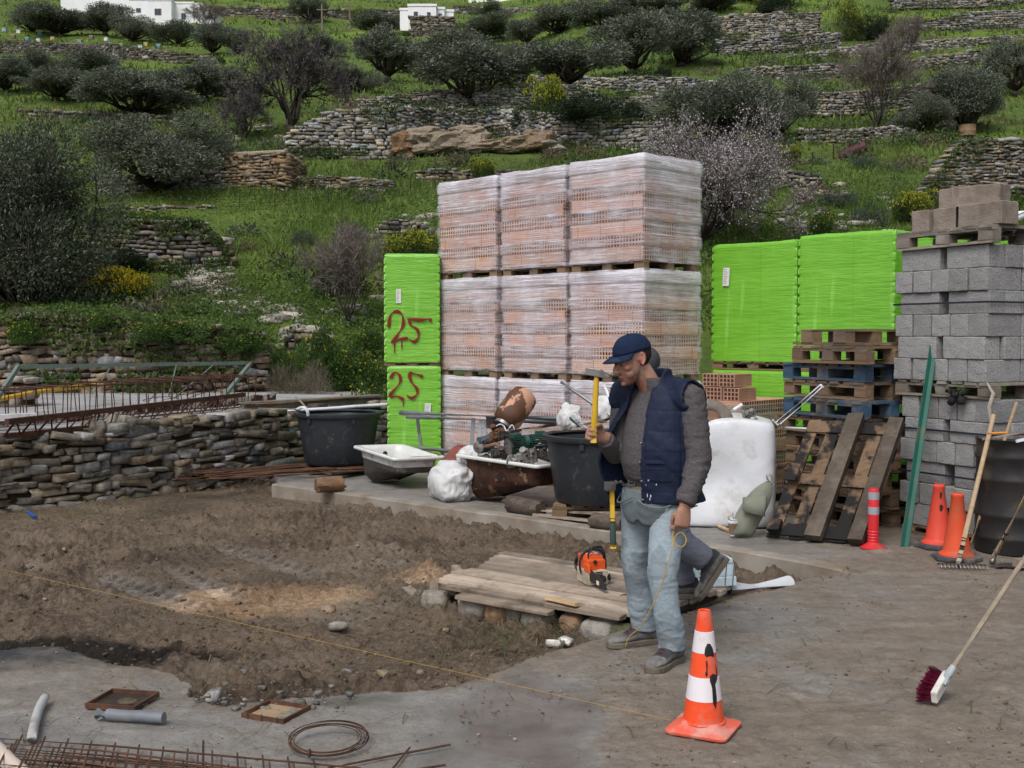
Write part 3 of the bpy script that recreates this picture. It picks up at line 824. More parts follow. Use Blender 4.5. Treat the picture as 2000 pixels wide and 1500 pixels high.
def on_hill(px,py):
 """point of the hillside seen at (px, py): first hit along the ray"""
 x,dy,dz=ray(px,py)
 Ys=np.exp(np.linspace(math.log(18.2),math.log(320),1500))
 zz_=CAMZ+dz/dy*Ys
 h=tzv(x/dy*Ys,Ys)
 k=np.nonzero(h>=zz_)[0]
 i=k[0]if len(k)else len(Ys)-1
 return Vector((x/dy*Ys[i],Ys[i],h[i]))
def ico(sub):
 b=bmesh.new();bmesh.ops.create_icosphere(b,subdivisions=sub,radius=1.0)
 V=np.array([v.co for v in b.verts]);Fq=np.array([[v.index for v in f.verts]for f in b.faces]);b.free()
 return V,Fq
ICO1=ico(1);ICO2=ico(2)
CUBE_V=np.array([(x,y,z)for x in(-1,1)for y in(-1,1)for z in(-1,1)],float)
CUBE_F=np.array([(0,1,3,2),(4,6,7,5),(0,4,5,1),(2,3,7,6),(0,2,6,4),(1,5,7,3)])
def stone_tones(n,tone,r):
 t=np.array(tone)
 k=r.uniform(0.55,1.25,(n,1))
 warm=r.normal(0,1,(n,1))
 c=t*k*(1+warm*np.array([[0.07,0.0,-0.10]]))
 pale=r.random((n,1))<0.07
 c=np.where(pale,np.array([[0.34,0.34,0.35]])*r.uniform(0.8,1.15,(n,1)),c)
 dark=r.random((n,1))<0.15
 return np.where(dark,c*0.5,c)
def laid_wall(label,L,slen,tone,name='dry_stone_wall',hi=False,thick=0.42,seed=1,crs=None):
 """courses of individually shaped stones along a line L (x, y, z0, z1), one object"""
 r=np.random.default_rng(seed)
 xy=L[:,:2];seg=np.hypot(*np.diff(xy,axis=0).T);s=np.concatenate([[0],np.cumsum(seg)]);tot=s[-1]
 H=max((L[:,3]-L[:,2]).max(),0.2)
 slen=slen*(1 if hi else 0.78);ch=crs or slen*0.33
 cen,siz,ang,slope=[],[],[],[]
 zc=-0.12;ci=0
 ch0=ch
 while zc<H+0.02:
  ch=ch0*r.uniform(0.7,1.35)
  p=r.uniform(-slen,0)
  while p<tot:
   ln=slen*r.uniform(0.35,1.0)*(1+(r.random()<0.3)*r.uniform(0.2,1.1))
   if r.random()<0.12:ln*=0.45
   mid_=p+ln/2
   if 0<=mid_<=tot:
    x=np.interp(mid_,s,L[:,0]);y=np.interp(mid_,s,L[:,1]);z0=np.interp(mid_,s,L[:,2]);z1=np.interp(mid_,s,L[:,3])
    k=min(max(np.searchsorted(s,mid_),1),len(s)-1)
    e=min(k+2,len(s)-1);b_=max(k-3,0)
    an=math.atan2(xy[e,1]-xy[b_,1],xy[e,0]-xy[b_,0])
    zz_=z0+zc+ch/2
    if zz_+ch*0.2<=z1+0.03:
     hgt=ch*r.uniform(0.6,1.2)
     if r.random()<0.10:hgt*=1.55
     cen.append((x,y,zz_+r.normal(0,0.015)));siz.append((ln*0.52,thick*0.5*r.uniform(0.8,1.12),hgt*0.53));ang.append(an+r.normal(0,0.07));slope.append(r.normal(0,0.09))
   p+=ln
  zc+=ch;ci+=1
 n=len(cen);cen=np.array(cen);siz=np.array(siz);ang=np.array(ang);slope=np.array(slope)
 if hi:bv,bf=ICO2
 elif slen<0.5:bv,bf=ICO1
 else:bv,bf=CUBE_V,CUBE_F
 ex=0.22 if hi else 0.24
 if bv is not CUBE_V:bv=np.sign(bv)*np.abs(bv)**ex;bv=bv/np.abs(bv).max(0)
 m=len(bv)
 V=bv[None]*siz[:,None,:]*(1+r.normal(0,0.085 if hi else 0.13,(n,m,3)))
 cs,sn=np.cos(slope)[:,None],np.sin(slope)[:,None]
 V=np.stack([V[...,0]*cs-V[...,2]*sn,V[...,1],V[...,0]*sn+V[...,2]*cs],-1)
 c_,s_=np.cos(ang)[:,None],np.sin(ang)[:,None]
 V=np.stack([V[...,0]*c_-V[...,1]*s_,V[...,0]*s_+V[...,1]*c_,V[...,2]],-1)+cen[:,None,:]
 Fq=(bf[None]+(np.arange(n)*m)[:,None,None]).reshape(-1,bf.shape[1])
 tn=stone_tones(n,tone,r)
 if bv is CUBE_V:Cc=np.repeat(tn,m,0)
 else:Cc=np.repeat(tn,m,0)
 o=link(name,fast_mesh(name,V.reshape(-1,3),Fq,Cc,False),STONE)
 nn=np.array([-np.gradient(xy[:,1]),np.gradient(xy[:,0])]).T;nn/=np.linalg.norm(nn,axis=1)[:,None]+1e-9
 hw=thick*0.28
 rg=[]
 for i in range(0,len(L),3):
  a=xy[i]+nn[i]*hw;b=xy[i]-nn[i]*hw;z0=L[i,2]-0.2;z1=max(L[i,3]-0.07,L[i,2]-0.15)
  rg.append([(a[0],a[1],z0),(b[0],b[1],z0),(b[0],b[1],z1),(a[0],a[1],z1)])
 mb=MB().col(0.35,0.30,0.26);mb.rings(rg)
 c=mb.build('earth_core',DIRT,o)
 return tag(o,label,'stone wall','dry stone walls on the hillside','thing')
for i,((lab,pts,sl,tone),L)in enumerate(zip(WALLS,WL)):
 laid_wall(lab,L,sl,tone,seed=100+i,thick=0.5)
px_=[(-150,868,1018),(0,848,998),(150,838,985),(300,822,962),(430,806,945),(560,800,925),(660,796,910),(765,790,900)]
Lw=[]
for q in np.linspace(-150,765,120):
 t=np.interp(q,[p[0]for p in px_],[p[1]for p in px_]);b=np.interp(q,[p[0]for p in px_],[p[2]for p in px_])
 g=G(q,b,-0.12);p1=P(q,t,g.y)
 Lw.append((g.x,g.y,g.z,p1.z))
LW=np.array(Lw)
laid_wall("rough grey dry stone retaining wall beside the soil bed carrying the rusty steel",LW,0.29,(0.225,0.205,0.175),hi=True,thick=0.40,seed=77,crs=0.078)
mb=MB()
pts=[(p[0]+0.10,p[1]+0.12)for p in LW[::6]]+[(-2.6,20.8),(-12.5,20.8)]
b=bmesh.new()
top=[b.verts.new((x,y,0.70))for x,y in pts]
f=b.faces.new(top);bmesh.ops.triangulate(b,faces=[f])
ex=bmesh.ops.extrude_face_region(b,geom=b.faces[:])
for v in ex['geom']:
 if isinstance(v,bmesh.types.BMVert):v.co.z=0.0
bmesh.ops.recalc_face_normals(b,faces=b.faces)
me=bpy.data.meshes.new('yard');b.to_mesh(me);b.free();setcol(me)
tag(link('yard_floor',me,CONC),kind='structure')
def hut():
 a=on_hill(440,366);a.y=baseY(440,366);a=P(440,366,a.y)
 H=P(440,306,a.y).z-a.z
 b_=P(556,366,a.y-0.6);c_=P(592,360,a.y+2.2)
 back=Vector((a.x+(c_.x-b_.x),a.y+(c_.y-b_.y),a.z))
 pts=[a,b_,c_,back,a]
 L=[]
 for i in range(4):
  for t in np.linspace(0,1,14 if i<3 else 15)[:-1 if i<3 else None]:
   p=pts[i].lerp(pts[i+1],t);L.append((p.x,p.y,a.z-0.3,a.z+H))
 o=laid_wall("square brown stone hut without windows on the green terrace",np.array(L),0.42,(0.27,0.205,0.14),name='stone_hut',seed=55,thick=0.4)
 o['category']='hut';del o['group']
 m=MB().col(0.30,0.27,0.22)
 cx=sum(p.x for p in pts[:4])/4;cy=sum(p.y for p in pts[:4])/4
 m.poly_prism([(cx+(p.x-cx)*1.06,cy+(p.y-cy)*1.06)for p in pts[:4]],a.z+H+0.02,a.z+H+0.14)
 m.build('roof',STONE,o,bevel=0.04)
hut()
# TREES AND PLANTS
def leaf_quads(cen,axis,length,width,r,cols):
 """n little pointed leaves: centres, growing directions, sizes"""
 n=len(cen)
 ax=axis/(np.linalg.norm(axis,axis=1)[:,None]+1e-9)
 sd_=np.cross(ax,r.normal(size=(n,3)));sd_/=np.linalg.norm(sd_,axis=1)[:,None]+1e-9
 L=(length*r.uniform(0.6,1.3,n))[:,None];W=(width*r.uniform(0.7,1.3,n))[:,None]
 V=np.stack([cen-ax*L/2,cen+sd_*W/2,cen+ax*L/2,cen-sd_*W/2],1).reshape(-1,3)
 Fq=np.arange(4*n).reshape(n,4)
 return V,Fq,np.repeat(cols,4,0)
def limb_set(mb,root,tips,r0,r,seg=6,fork=None,wob=0.08):
 for t in tips:
  t=np.array(t);m1=root+(t-root)*0.35+r.normal(0,wob,3);m1[2]=root[2]+(t[2]-root[2])*0.30
  m2=root+(t-root)*0.7+r.normal(0,wob,3)
  mb.tube([root,m1,m2,t],[r0,r0*0.7,r0*0.42,r0*0.14],seg)
def olive_proto(seed,n,leaf,width,nclump=13,trunkh=0.42,base=(0.10,0.116,0.08),silver=0.3,flat=0.75,crownw=1.0,tr=0.095,spread=0.30):
 r=np.random.default_rng(seed)
 cl=[]
 for i in range(nclump):
  a=2*math.pi*(i*0.618)+r.normal(0,0.3);el=r.uniform(-0.35,1.2)
  rad=r.uniform(0.32,0.92)
  cl.append((math.cos(a)*math.cos(el)*rad*crownw,math.sin(a)*math.cos(el)*rad*crownw,trunkh+0.62+math.sin(el)*rad*flat))
 cl=np.array(cl);cr=r.uniform(0.5,1.3,nclump)*spread
 k=r.choice(nclump,n,p=cr**2/(cr**2).sum())
 d=r.normal(size=(n,3));d/=np.linalg.norm(d,axis=1)[:,None]
 rad=cr[k][:,None]*r.uniform(0.25,1.12,(n,1))**0.55
 tuft=1+0.28*np.sign(vn(d[:,0]*3.5+k,d[:,1]*3.5,d[:,2]*3.5,seed))[:,None]*np.abs(vn(d[:,0]*5+k,d[:,1]*5,d[:,2]*5,seed))[:,None]
 cen=cl[k]+d*rad*tuft*np.array([1,1,0.85])
 ax=d+r.normal(0,0.55,(n,3))+np.array([0,0,0.35])
 b=np.array(base)*r.uniform(0.45,1.4,(n,1))*(1+0.25*r.normal(size=(nclump,1)))[k]
 s=r.random((n,1))<silver
 col=np.where(s,np.array([[0.22,0.245,0.195]])*r.uniform(0.7,1.2,(n,1)),np.abs(b))
 V,Fq,C=leaf_quads(cen,ax,leaf,width,r,col)
 crown=fast_mesh('crown',V,Fq,C)
 mb=MB()
 root=np.array([0,0,trunkh*0.55])
 mb.tube([(0.05,0,-0.15),(0.02,0.01,0.08),tuple(root)],[tr*1.5,tr*1.05,tr*0.95],8)
 limb_set(mb,root,cl,tr*0.55,r,5)
 tw=r.permutation(n)[:160]
 for i in tw:mb.tube([tuple(cl[k[i]]),tuple(cl[k[i]]*0.3+cen[i]*0.7)],[0.009,0.004],3,False)
 trunk=mb.mesh('trunk',True)
 trunk.materials.append(BARK);crown.materials.append(OLEAF)
 return crown,trunk
def twig_proto(seed,depth=5,n0=7,col=(0.10,0.082,0.092),spread=0.55,rad=0.05,upright=0.5,ntw=5200,twl=0.16,twr=0.0045,blossom=0,bcol=None,trunkh=0.25,leafy=0):
 """bare tree: real forked branches down to thin twigs, optional blossom"""
 r=np.random.default_rng(seed);mb=MB();tips=[]
 def grow(p,d,ln,ra,dep):
  d=d/np.linalg.norm(d)
  q=p+d*ln*0.5+r.normal(0,ln*0.06,3);e=p+d*ln+r.normal(0,ln*0.08,3)
  mb.tube([tuple(p),tuple(q),tuple(e)],[ra,ra*0.82,ra*0.62],5 if dep>2 else 3,False)
  tips.append((e,d));tips.append((q,d))
  if dep<=1:return
  for i in range(2+(r.random()<0.55)):
   nd=d+r.normal(0,spread,3)+np.array([0,0,0.12*upright])
   grow(e if r.random()<0.75 else q,nd,ln*r.uniform(0.62,0.85),ra*0.6,dep-1)
 for i in range(n0):
  a=2*math.pi*i/n0+r.normal(0,0.3)
  grow(np.array([0,0,trunkh*r.uniform(0.3,1.0)]),np.array([math.cos(a)*spread*1.3,math.sin(a)*spread*1.3,upright+r.uniform(0.1,0.6)]),0.50,rad*0.55,depth)
 mb.tube([(0,0,-0.15),(0.01,0,trunkh*0.5),(0,0,trunkh)],[rad*1.4,rad,rad*0.9],8)
 T=np.array([t[0]for t in tips]);D=np.array([t[1]for t in tips])
 s=max(np.percentile(np.abs(T[:,0]),98),0.3);h=max(np.percentile(T[:,2],99),0.3)
 k=r.integers(0,len(T),ntw)
 ax=D[k]+r.normal(0,0.7,(ntw,3))+np.array([0,0,0.25*upright]);ax/=np.linalg.norm(ax,axis=1)[:,None]
 ln=twl*r.uniform(0.4,1.3,ntw)
 cen=T[k]+ax*ln[:,None]/2
 V,Fq,C=leaf_quads(cen,ax,twl,twr*2,r,np.array(col)*r.uniform(0.55,1.5,(ntw,1)))
 parts=[(V,Fq,C)]
 if blossom:
  kb=r.integers(0,ntw,blossom)
  cb=cen[kb]+ax[kb]*(ln[kb]*r.uniform(-0.4,0.5,blossom))[:,None]+r.normal(0,0.012,(blossom,3))
  colb=np.array(bcol)*r.uniform(0.7,1.1,(blossom,1))*(1+0.06*r.normal(size=(blossom,1))*np.array([0,1,0.5]))
  parts2=leaf_quads(cb,r.normal(size=(blossom,3)),0.020,0.018,r,colb)
 if leafy:
  kb=r.integers(0,len(T),leafy);cb=T[kb]+r.normal(0,0.07,(leafy,3))
  parts.append(leaf_quads(cb,r.normal(size=(leafy,3)),0.05,0.02,r,np.array((0.075,0.085,0.05))*r.uniform(0.5,1.4,(leafy,1))))
 def cat(ps):
  o=0;VV,FF,CC=[],[],[]
  for V,Fq,C in ps:VV.append(V);FF.append(Fq+o);CC.append(C);o+=len(V)
  VV=np.concatenate(VV);VV=VV*np.array([1/s,1/s,1.9/h])
  return VV,np.concatenate(FF),np.concatenate(CC)
 tw=fast_mesh('crown',*cat(parts));tw.materials.append(TWIG)
 mb.v=[(x/s,y/s,z_*1.9/h)for x,y,z_ in mb.v]
 trunk=mb.mesh('trunk',True);trunk.materials.append(BARK)
 bl=None
 if blossom:
  bl=fast_mesh('blossom',*cat([parts2]));bl.materials.append(GLEAF)
 return(tw,trunk)if bl is None else(tw,trunk,bl)
def bush_proto(seed,n,leaf,width,base,tip=None,tipn=0,dome=True,nclump=9,rr=0.42,dark=0.5):
 """low bush from z = 0 to about 1, radius about 1"""
 r=np.random.default_rng(seed)
 cl=np.stack([r.uniform(-0.62,0.62,nclump),r.uniform(-0.62,0.62,nclump),r.uniform(0.2,0.62,nclump)],1)
 cr=r.uniform(0.75,1.2,nclump)*rr
 k=r.integers(0,nclump,n);d=r.normal(size=(n,3));d/=np.linalg.norm(d,axis=1)[:,None]
 cen=cl[k]+d*cr[k][:,None]*(r.uniform(0.3,1.1,(n,1))**0.5);cen[:,2]=np.abs(cen[:,2])
 col=np.array(base)*r.uniform(0.45,1.35,(n,1))*(1+0.2*r.normal(size=(nclump,1)))[k]
 P1=leaf_quads(cen,d+r.normal(0,0.5,(n,3))+[0,0,0.4],leaf,width,r,np.abs(col))
 ps=[P1]
 if tipn:
  k=r.integers(0,nclump,tipn);d=r.normal(size=(tipn,3));d[:,2]=np.abs(d[:,2])+0.15;d/=np.linalg.norm(d,axis=1)[:,None]
  c2=cl[k]+d*cr[k][:,None]*r.uniform(0.95,1.16,(tipn,1))
  ps.append(leaf_quads(c2,r.normal(size=(tipn,3)),leaf*0.8,leaf*0.7,r,np.array(tip)*r.uniform(0.6,1.2,(tipn,1))))
 o=0;VV,FF,CC=[],[],[]
 for V,Fq,C in ps:VV.append(V);FF.append(Fq+o);CC.append(C);o+=len(V)
 me=fast_mesh('foliage',np.concatenate(VV),np.concatenate(FF),np.concatenate(CC));me.materials.append(GLEAF)
 mb=MB()
 for i in range(nclump):mb.tube([(0,0,-0.05),tuple(cl[i]*[0.5,0.5,0.5]),tuple(cl[i])],[0.03,0.02,0.01],4,False)
 st=mb.mesh('stem',True);st.materials.append(BARK)
 return me,st
def over_wall(px,py):q=P(px,py,baseY(px,756)-0.30);return q
def plant(name,label,cat,proto,px,py,wpx,hpx,group,rz=None,unit_h=1.9,names=('crown','trunk','blossom'),deep=1.0,at=None,sink=0.0):
 b=at or on_hill(px,py)
 sx=wpx*b.y/F/2;sz=hpx*b.y/F/unit_h
 o=thing(name,label,cat,(b.x,b.y,b.z-sink),group=group)
 o.rotation_euler=(0,0,random.uniform(0,6.28)if rz is None else rz)
 o.scale=(sx,sx*deep,sz)
 for nm,me in zip(names,proto):
  c=bpy.data.objects.new(nm,me);COL.objects.link(c);c.parent=o
 return o
OL=[olive_proto(11,16000,0.085,0.026,18,0.22,spread=0.36),olive_proto(12,16000,0.085,0.026,20,0.32,flat=0.7,spread=0.34),olive_proto(13,16000,0.08,0.026,15,0.15,base=(0.105,0.12,0.08),spread=0.38,flat=0.85),
olive_proto(14,16000,0.085,0.024,20,0.10,flat=0.95,silver=0.45,spread=0.36)]
OLBIG=olive_proto(15,75000,0.040,0.0120,34,-0.05,base=(0.062,0.078,0.046),silver=0.14,flat=1.15,spread=0.36)
OLMID=[olive_proto(16,36000,0.055,0.017,22,0.08,silver=0.32,flat=0.95,spread=0.36,base=(0.10,0.115,0.075)),olive_proto(17,36000,0.055,0.017,22,0.05,silver=0.42,flat=0.9,spread=0.36)]
PURP=twig_proto(21,6,8,(0.088,0.072,0.082),0.5,0.075,0.75,9000,0.15,0.0050,trunkh=0.3,leafy=3500)
GREYT=twig_proto(22,5,9,(0.150,0.125,0.110),0.42,0.03,1.0,6500,0.2,0.0036,trunkh=0.10)
ALM=twig_proto(23,6,15,(0.13,0.11,0.105),0.6,0.04,0.45,14000,0.15,0.0030,16000,(0.74,0.68,0.70),trunkh=0.06)
SPURGE=bush_proto(31,5000,0.085,0.03,(0.075,0.115,0.03),(0.34,0.36,0.03),1500)
SPURGE_T=bush_proto(36,4200,0.085,0.03,(0.085,0.12,0.03),(0.27,0.30,0.04),700,nclump=12)
DBUSH=bush_proto(32,5000,0.10,0.035,(0.035,0.055,0.028))
GBUSH=bush_proto(33,6000,0.08,0.035,(0.065,0.125,0.028),(0.42,0.38,0.03),160)
DRYB=bush_proto(34,4500,0.24,0.007,(0.20,0.165,0.125),nclump=7)
SAGE=bush_proto(35,4500,0.07,0.028,(0.085,0.11,0.08))
G_OL='olive trees on the terraces'
plant('olive_tree',"large dense dark olive filling the left edge above the stone wall",'tree',OLBIG,48,600,350,425,G_OL,0.7,sink=0.2)
plant('olive_tree',"dark twin crowned olive in front of the grey wall beside the square hut",'tree',OLMID[0],308,378,290,185,G_OL,1.0)
olives=[
(270,232,200,86,1,"wide grey olive directly above the twin crowned olive"),
(12,182,110,78,0,"olive cut by the left edge beside the mossy wall"),
(78,158,90,62,2,"olive with a dark crown below the beehive wall, second from the left edge"),
(108,198,140,62,1,"low spreading olive with a slanted trunk in front of the mossy wall"),
(186,158,110,62,3,"bushy dark olive below the yellow beehive"),
(248,186,120,60,0,"middling olive partly behind the wide grey olive"),
(330,196,110,72,2,"olive on the slope just left of the purple bare tree, lower one"),
(402,205,100,82,1,"olive touching the purple bare tree on its left side"),
(440,190,90,60,3,"olive half behind the purple bare tree"),
(112,72,150,66,0,"big round olive at the left above the beehives"),
(62,62,90,50,3,"olive beside the left edge above the beehives"),
(205,70,100,62,1,"olive above the beehives, left of the leafless grey tree"),
(258,82,90,52,2,"olive with a low crown below the long white house"),
(348,92,90,52,0,"olive under the middle windows of the long white house"),
(415,110,82,64,1,"olive with a clear trunk at the right end of the long white house"),
(465,106,62,50,3,"small olive right of the one with the clear trunk"),
(634,112,70,46,2,"olive behind the top of the purple bare tree"),
(605,46,70,52,0,"high up olive beside the left utility pole"),
(692,182,86,56,2,"rounded dark olive between the purple bare tree and the pale wall"),
(758,160,120,100,1,"olive with two thin trunks standing on green grass below the small white house"),
(790,142,90,58,0,"olive hiding the foot of the small white house tower"),
(885,150,200,84,3,"broad olive behind the forked olive on the wall"),
(918,209,200,120,1,"olive forking low on top of the pale bulging wall"),
(1106,178,180,108,0,"umbrella shaped olive with long spreading limbs right of the yellow spurge"),
(1000,148,130,70,2,"dark olive between the forked and the umbrella shaped olives"),
(948,80,110,50,0,"olive right of the small white house"),
(1030,86,80,50,3,"olive below the middle pole on the crest"),
(1090,66,120,56,2,"olive on the upper slope in the middle below the crest"),
(1180,66,130,62,1,"dark olive left of the gap of sky"),
(1236,150,150,120,1,"tall olive below the gap of sky with its trunk against a dark wall"),
(1330,130,160,110,3,"thick silvery olive left of the broad upper right wall"),
(1300,40,130,54,0,"dark olive standing in the gap of sky"),
(1232,30,90,42,2,"dark shrubby olive on the crest left of the gap of sky"),
(1388,24,110,46,0,"dark tree crown at the top edge above the broad right wall"),
(1500,8,120,60,2,"green tree cut by the top edge above the broad right wall"),
(1984,190,110,110,1,"olive cut by the right edge"),
(960,42,70,36,2,"small olive on the crest right of the small white house"),
(740,70,110,50,0,"olive left of the small white house under the spurge"),
]
for px,py,w_,h_,k,lab in olives:
 plant('olive_tree',lab,'tree',OL[k],px,py,w_*1.12,h_*1.08,G_OL)
plant('olive_tree',"very wide grey green olive filling the right side behind the almond blossom",'tree',OLMID[1],1405,290,300,165,G_OL,2.2)
plant('olive_tree',"round silvery olive just left of the very wide one's right end",'tree',OLMID[0],1515,272,150,145,G_OL,0.4)
plant('olive_tree',"grey green olive with a dark left half above the barrel on the right",'tree',OLMID[1],1880,258,190,155,G_OL,4.2)
plant('olive_tree',"low olive bush joined to the left of the one above the barrel",'tree',OLMID[0],1808,262,130,85,G_OL,5.0)
plant('bare_tree',"big purple grey bare tree with a rounded crown at the centre left",'tree',PURP,566,272,220,208,'leafless trees',0.3)
plant('bare_tree',"purple brown bare thicket left of the big purple tree",'tree',PURP,480,275,120,95,'leafless trees',2.0)
plant('bare_tree',"grey brown bare twiggy shrub in front of the right hand walls",'tree',GREYT,1712,256,150,160,'leafless trees',1.1)
plant('bare_tree',"small leafless tree standing on the thin pale wall",'tree',GREYT,1768,136,70,92,'leafless trees',2.1)
plant('bare_tree',"pale leafless tree at the right end of the long white house",'tree',GREYT,402,62,70,50,'leafless trees',3.3)
plant('bare_tree',"leafless tree before the left half of the long white house",'tree',GREYT,140,24,60,44,'leafless trees',5.3)
plant('bare_tree',"thin grey bare brushwood on the slope left of the green wrapped pallets",'tree',GREYT,680,640,150,190,'leafless trees',4.1)
plant('almond_tree',"almond tree in pinkish white blossom behind the brick stacks",'tree',ALM,1372,482,330,232,None,0.9)
plant('spurge_bush',"tall yellow green spurge growing on top of the pale terrace wall",'bush',SPURGE,1066,250,80,92,'spurge bushes',unit_h=1.0,names=('foliage','stem'))
plant('spurge_bush',"rounded yellow spurge dome left of the bricks above the green pallets",'bush',SPURGE,803,520,130,66,'spurge bushes',unit_h=1.0,names=('foliage','stem'))
plant('spurge_bush',"small yellow spurge in the meadow behind the brick stacks",'bush',SPURGE,938,350,56,38,'spurge bushes',unit_h=1.0,names=('foliage','stem'))
plant('spurge_bush',"yellow spurge beside the almond tree below the red drum",'bush',SPURGE,1540,320,48,34,'spurge bushes',unit_h=1.0,names=('foliage','stem'))
plant('spurge_bush',"yellow green spurge peeking out left of the loose concrete blocks",'bush',SPURGE,1790,440,90,66,'spurge bushes',unit_h=1.0,names=('foliage','stem'))
plant('spurge_bush',"yellow green spurge left of the small white house",'bush',SPURGE_T,700,42,36,30,'spurge bushes',unit_h=1.0,names=('foliage','stem'))
plant('spurge_tree',"mossy green bush with twisted stems at the end of the broad right wall",'bush',SPURGE_T,1660,80,62,82,'spurge bushes',unit_h=1.0,names=('foliage','stem'))
plant('spurge_bush',"yellowish bush behind the twin crowned olive",'bush',SPURGE_T,185,305,70,60,'spurge bushes',unit_h=1.0,names=('foliage','stem'))
GB='green bushes on the hill'
for px,py,w_,h_,pr,lab in[
(1714,80,80,48,DBUSH,"dark round bush right of the twisted stem bush"),(1505,30,110,34,DBUSH,"low dark bush on the crest above the broad right wall"),
(1150,245,210,46,DBUSH,"dark hanging thicket draped over the pale terrace wall"),(1240,240,120,40,DBUSH,"right end of the dark hanging thicket by the wide olive"),
(1030,248,90,44,DBUSH,"dark hanging thicket left of the tall spurge"),(618,302,70,34,SAGE,"greyish bush at the left foot of the pale bulging wall"),
(255,535,130,48,DBUSH,"dark low bush in front of the ivy covered wall"),(690,470,70,34,SAGE,"greyish clump on the green slope left of the rock heap"),
(588,482,60,34,SAGE,"small leafy clump in the middle of the green slope"),(1640,405,90,40,SAGE,"blue green clump below the ruined wall by the almond tree"),
(1600,460,90,50,GBUSH,"leafy bush just above the right green pallets"),(1700,440,80,40,SAGE,"blue green clump above the right green pallets"),
(1690,330,60,26,SAGE,"blue green clump in front of the red drum"),(1300,160,40,24,DBUSH,"tiny dark round bush on the upper middle wall"),
(712,838,120,90,GBUSH,"leafy bush with small yellow flowers left of the lower green load"),(690,770,130,84,GBUSH,"leafy bush with small yellow flowers left of the upper green load"),(725,700,90,60,GBUSH,"leafy bush at the left edge of the upper green load's number"),(640,770,130,130,GBUSH,"leafy bush behind the concrete beam"),
(560,745,120,60,GBUSH,"low leafy plants behind the rusty steel yard"),(130,745,150,62,GBUSH,"green plants at the foot of the brown rubble wall"),
(420,752,130,36,GBUSH,"low green plants behind the concrete slab"),(205,720,60,50,DBUSH,"dark tuft hanging on the brown rubble wall"),
(60,720,120,74,DRYB,"dry brown brush heap at the left below the big olive"),(480,740,100,66,DRYB,"dry straw coloured grass clump at the right end of the brown wall"),
(590,800,130,90,DRYB,"dry overhanging grass between the brown wall and the leafy bush"),(672,585,130,90,DBUSH,"dark scrub under the thin bare brushwood"),
(1560,405,60,36,DRYB,"brown dead shrub on the ruined wall by the almond tree"),(1930,300,80,24,GBUSH,"green growth on top of the big wall behind the blocks"),
(1960,420,90,40,GBUSH,"green bush behind the white camera"),(310,470,120,46,GBUSH,"ivy mass hanging over the middle of the ivy covered wall"),
(230,450,100,40,GBUSH,"ivy mass hanging over the left of the ivy covered wall"),(820,255,80,38,DBUSH,"dark tuft on top of the rock outcrop"),
(330,665,170,46,GBUSH,"green creeper hanging over the top of the brown rubble wall, middle"),(470,690,110,46,GBUSH,"green creeper over the right end of the brown rubble wall"),(40,672,120,62,GBUSH,"green growth over the left top of the brown rubble wall"),(200,640,90,34,GBUSH,"small creeper tuft on top of the brown rubble wall"),(275,756,120,40,GBUSH,"clover clump at the foot of the brown rubble wall behind the trestle"),
(1990,130,60,60,SPURGE_T,"yellow green bush at the right edge below the long wall")]:
 plant('dry_bush' if pr is DRYB else 'bush',lab,'bush',pr,px,py,w_,h_,'dry bushes' if pr is DRYB else GB,unit_h=1.0,names=('foliage','stem'),at=over_wall(px,py)if 'brown rubble wall' in lab and py<700 else None)
MUST=bush_proto(41,5000,0.09,0.03,(0.06,0.10,0.025),(0.52,0.42,0.02),1400,rr=0.5)
for px,py,w_,h_,lab in[(215,590,110,62,"yellow mustard patch in flower in front of the ivy covered wall"),(262,592,80,52,"second yellow mustard patch right of the first"),
(150,570,80,40,"thin mustard plants under the big left olive")]:
 plant('mustard_plant',lab,'plant',MUST,px,py,w_,h_,'flowering mustard',unit_h=1.0,names=('foliage','stem'))
def scrub():
 r=np.random.default_rng(71);VV,FF,CC=[],[],[];o=0
 for i in range(330):
  px,py=r.uniform(-60,2060),r.uniform(20,640)if i>180 else r.uniform(20,330)
  if fbm(px*0.004,py*0.012,0,77,3)<-0.12 or(px>850 and py>470):continue
  b=on_hill(px,py);s=r.uniform(0.25,0.8)*(b.y/50)**0.35;n=int(260*min(1,60/b.y)+60)
  d=r.normal(size=(n,3));d/=np.linalg.norm(d,axis=1)[:,None];d[:,2]=np.abs(d[:,2])
  c=d*s*r.uniform(0.4,1.05,(n,1))*np.array([1.2,1.2,0.8])+r.normal(0,0.12,(n,3))*s+[b.x,b.y,b.z]
  k=r.random();col=((0.06,0.075,0.04),(0.10,0.115,0.075),(0.15,0.12,0.085),(0.05,0.085,0.03))[int(k*4)]
  V,Fq,C=leaf_quads(c,d+r.normal(0,0.5,(n,3)),0.16*s+0.04,0.055*s+0.015,r,np.array(col)*r.uniform(0.5,1.4,(n,1)))
  VV.append(V);FF.append(Fq+o);CC.append(C);o+=len(V)
 tag(link('scrub',fast_mesh('scrub',np.concatenate(VV),np.concatenate(FF),np.concatenate(CC)),OLEAF),'low wild scrub scattered over the terraces','scrub',kind='stuff')
scrub()
def hill_points(n,r,py0,py1,px0=-120,px1=2120):
 px=r.uniform(px0,px1,n);py=r.uniform(py0,py1,n)
 t=sstep(950,1420,px)
 lY=np.interp(-py,-_py,np.log(_YL))*(1-t)+np.interp(-py,-_py,np.log(_YR))*t
 Yv=np.exp(lY)*r.uniform(0.97,1.03,n);x=(px-1000)/F*Yv
 ok=~((x<-2.3)&(Yv<20.9));x,Yv=x[ok],Yv[ok]
 return x,Yv,tzv(x,Yv)
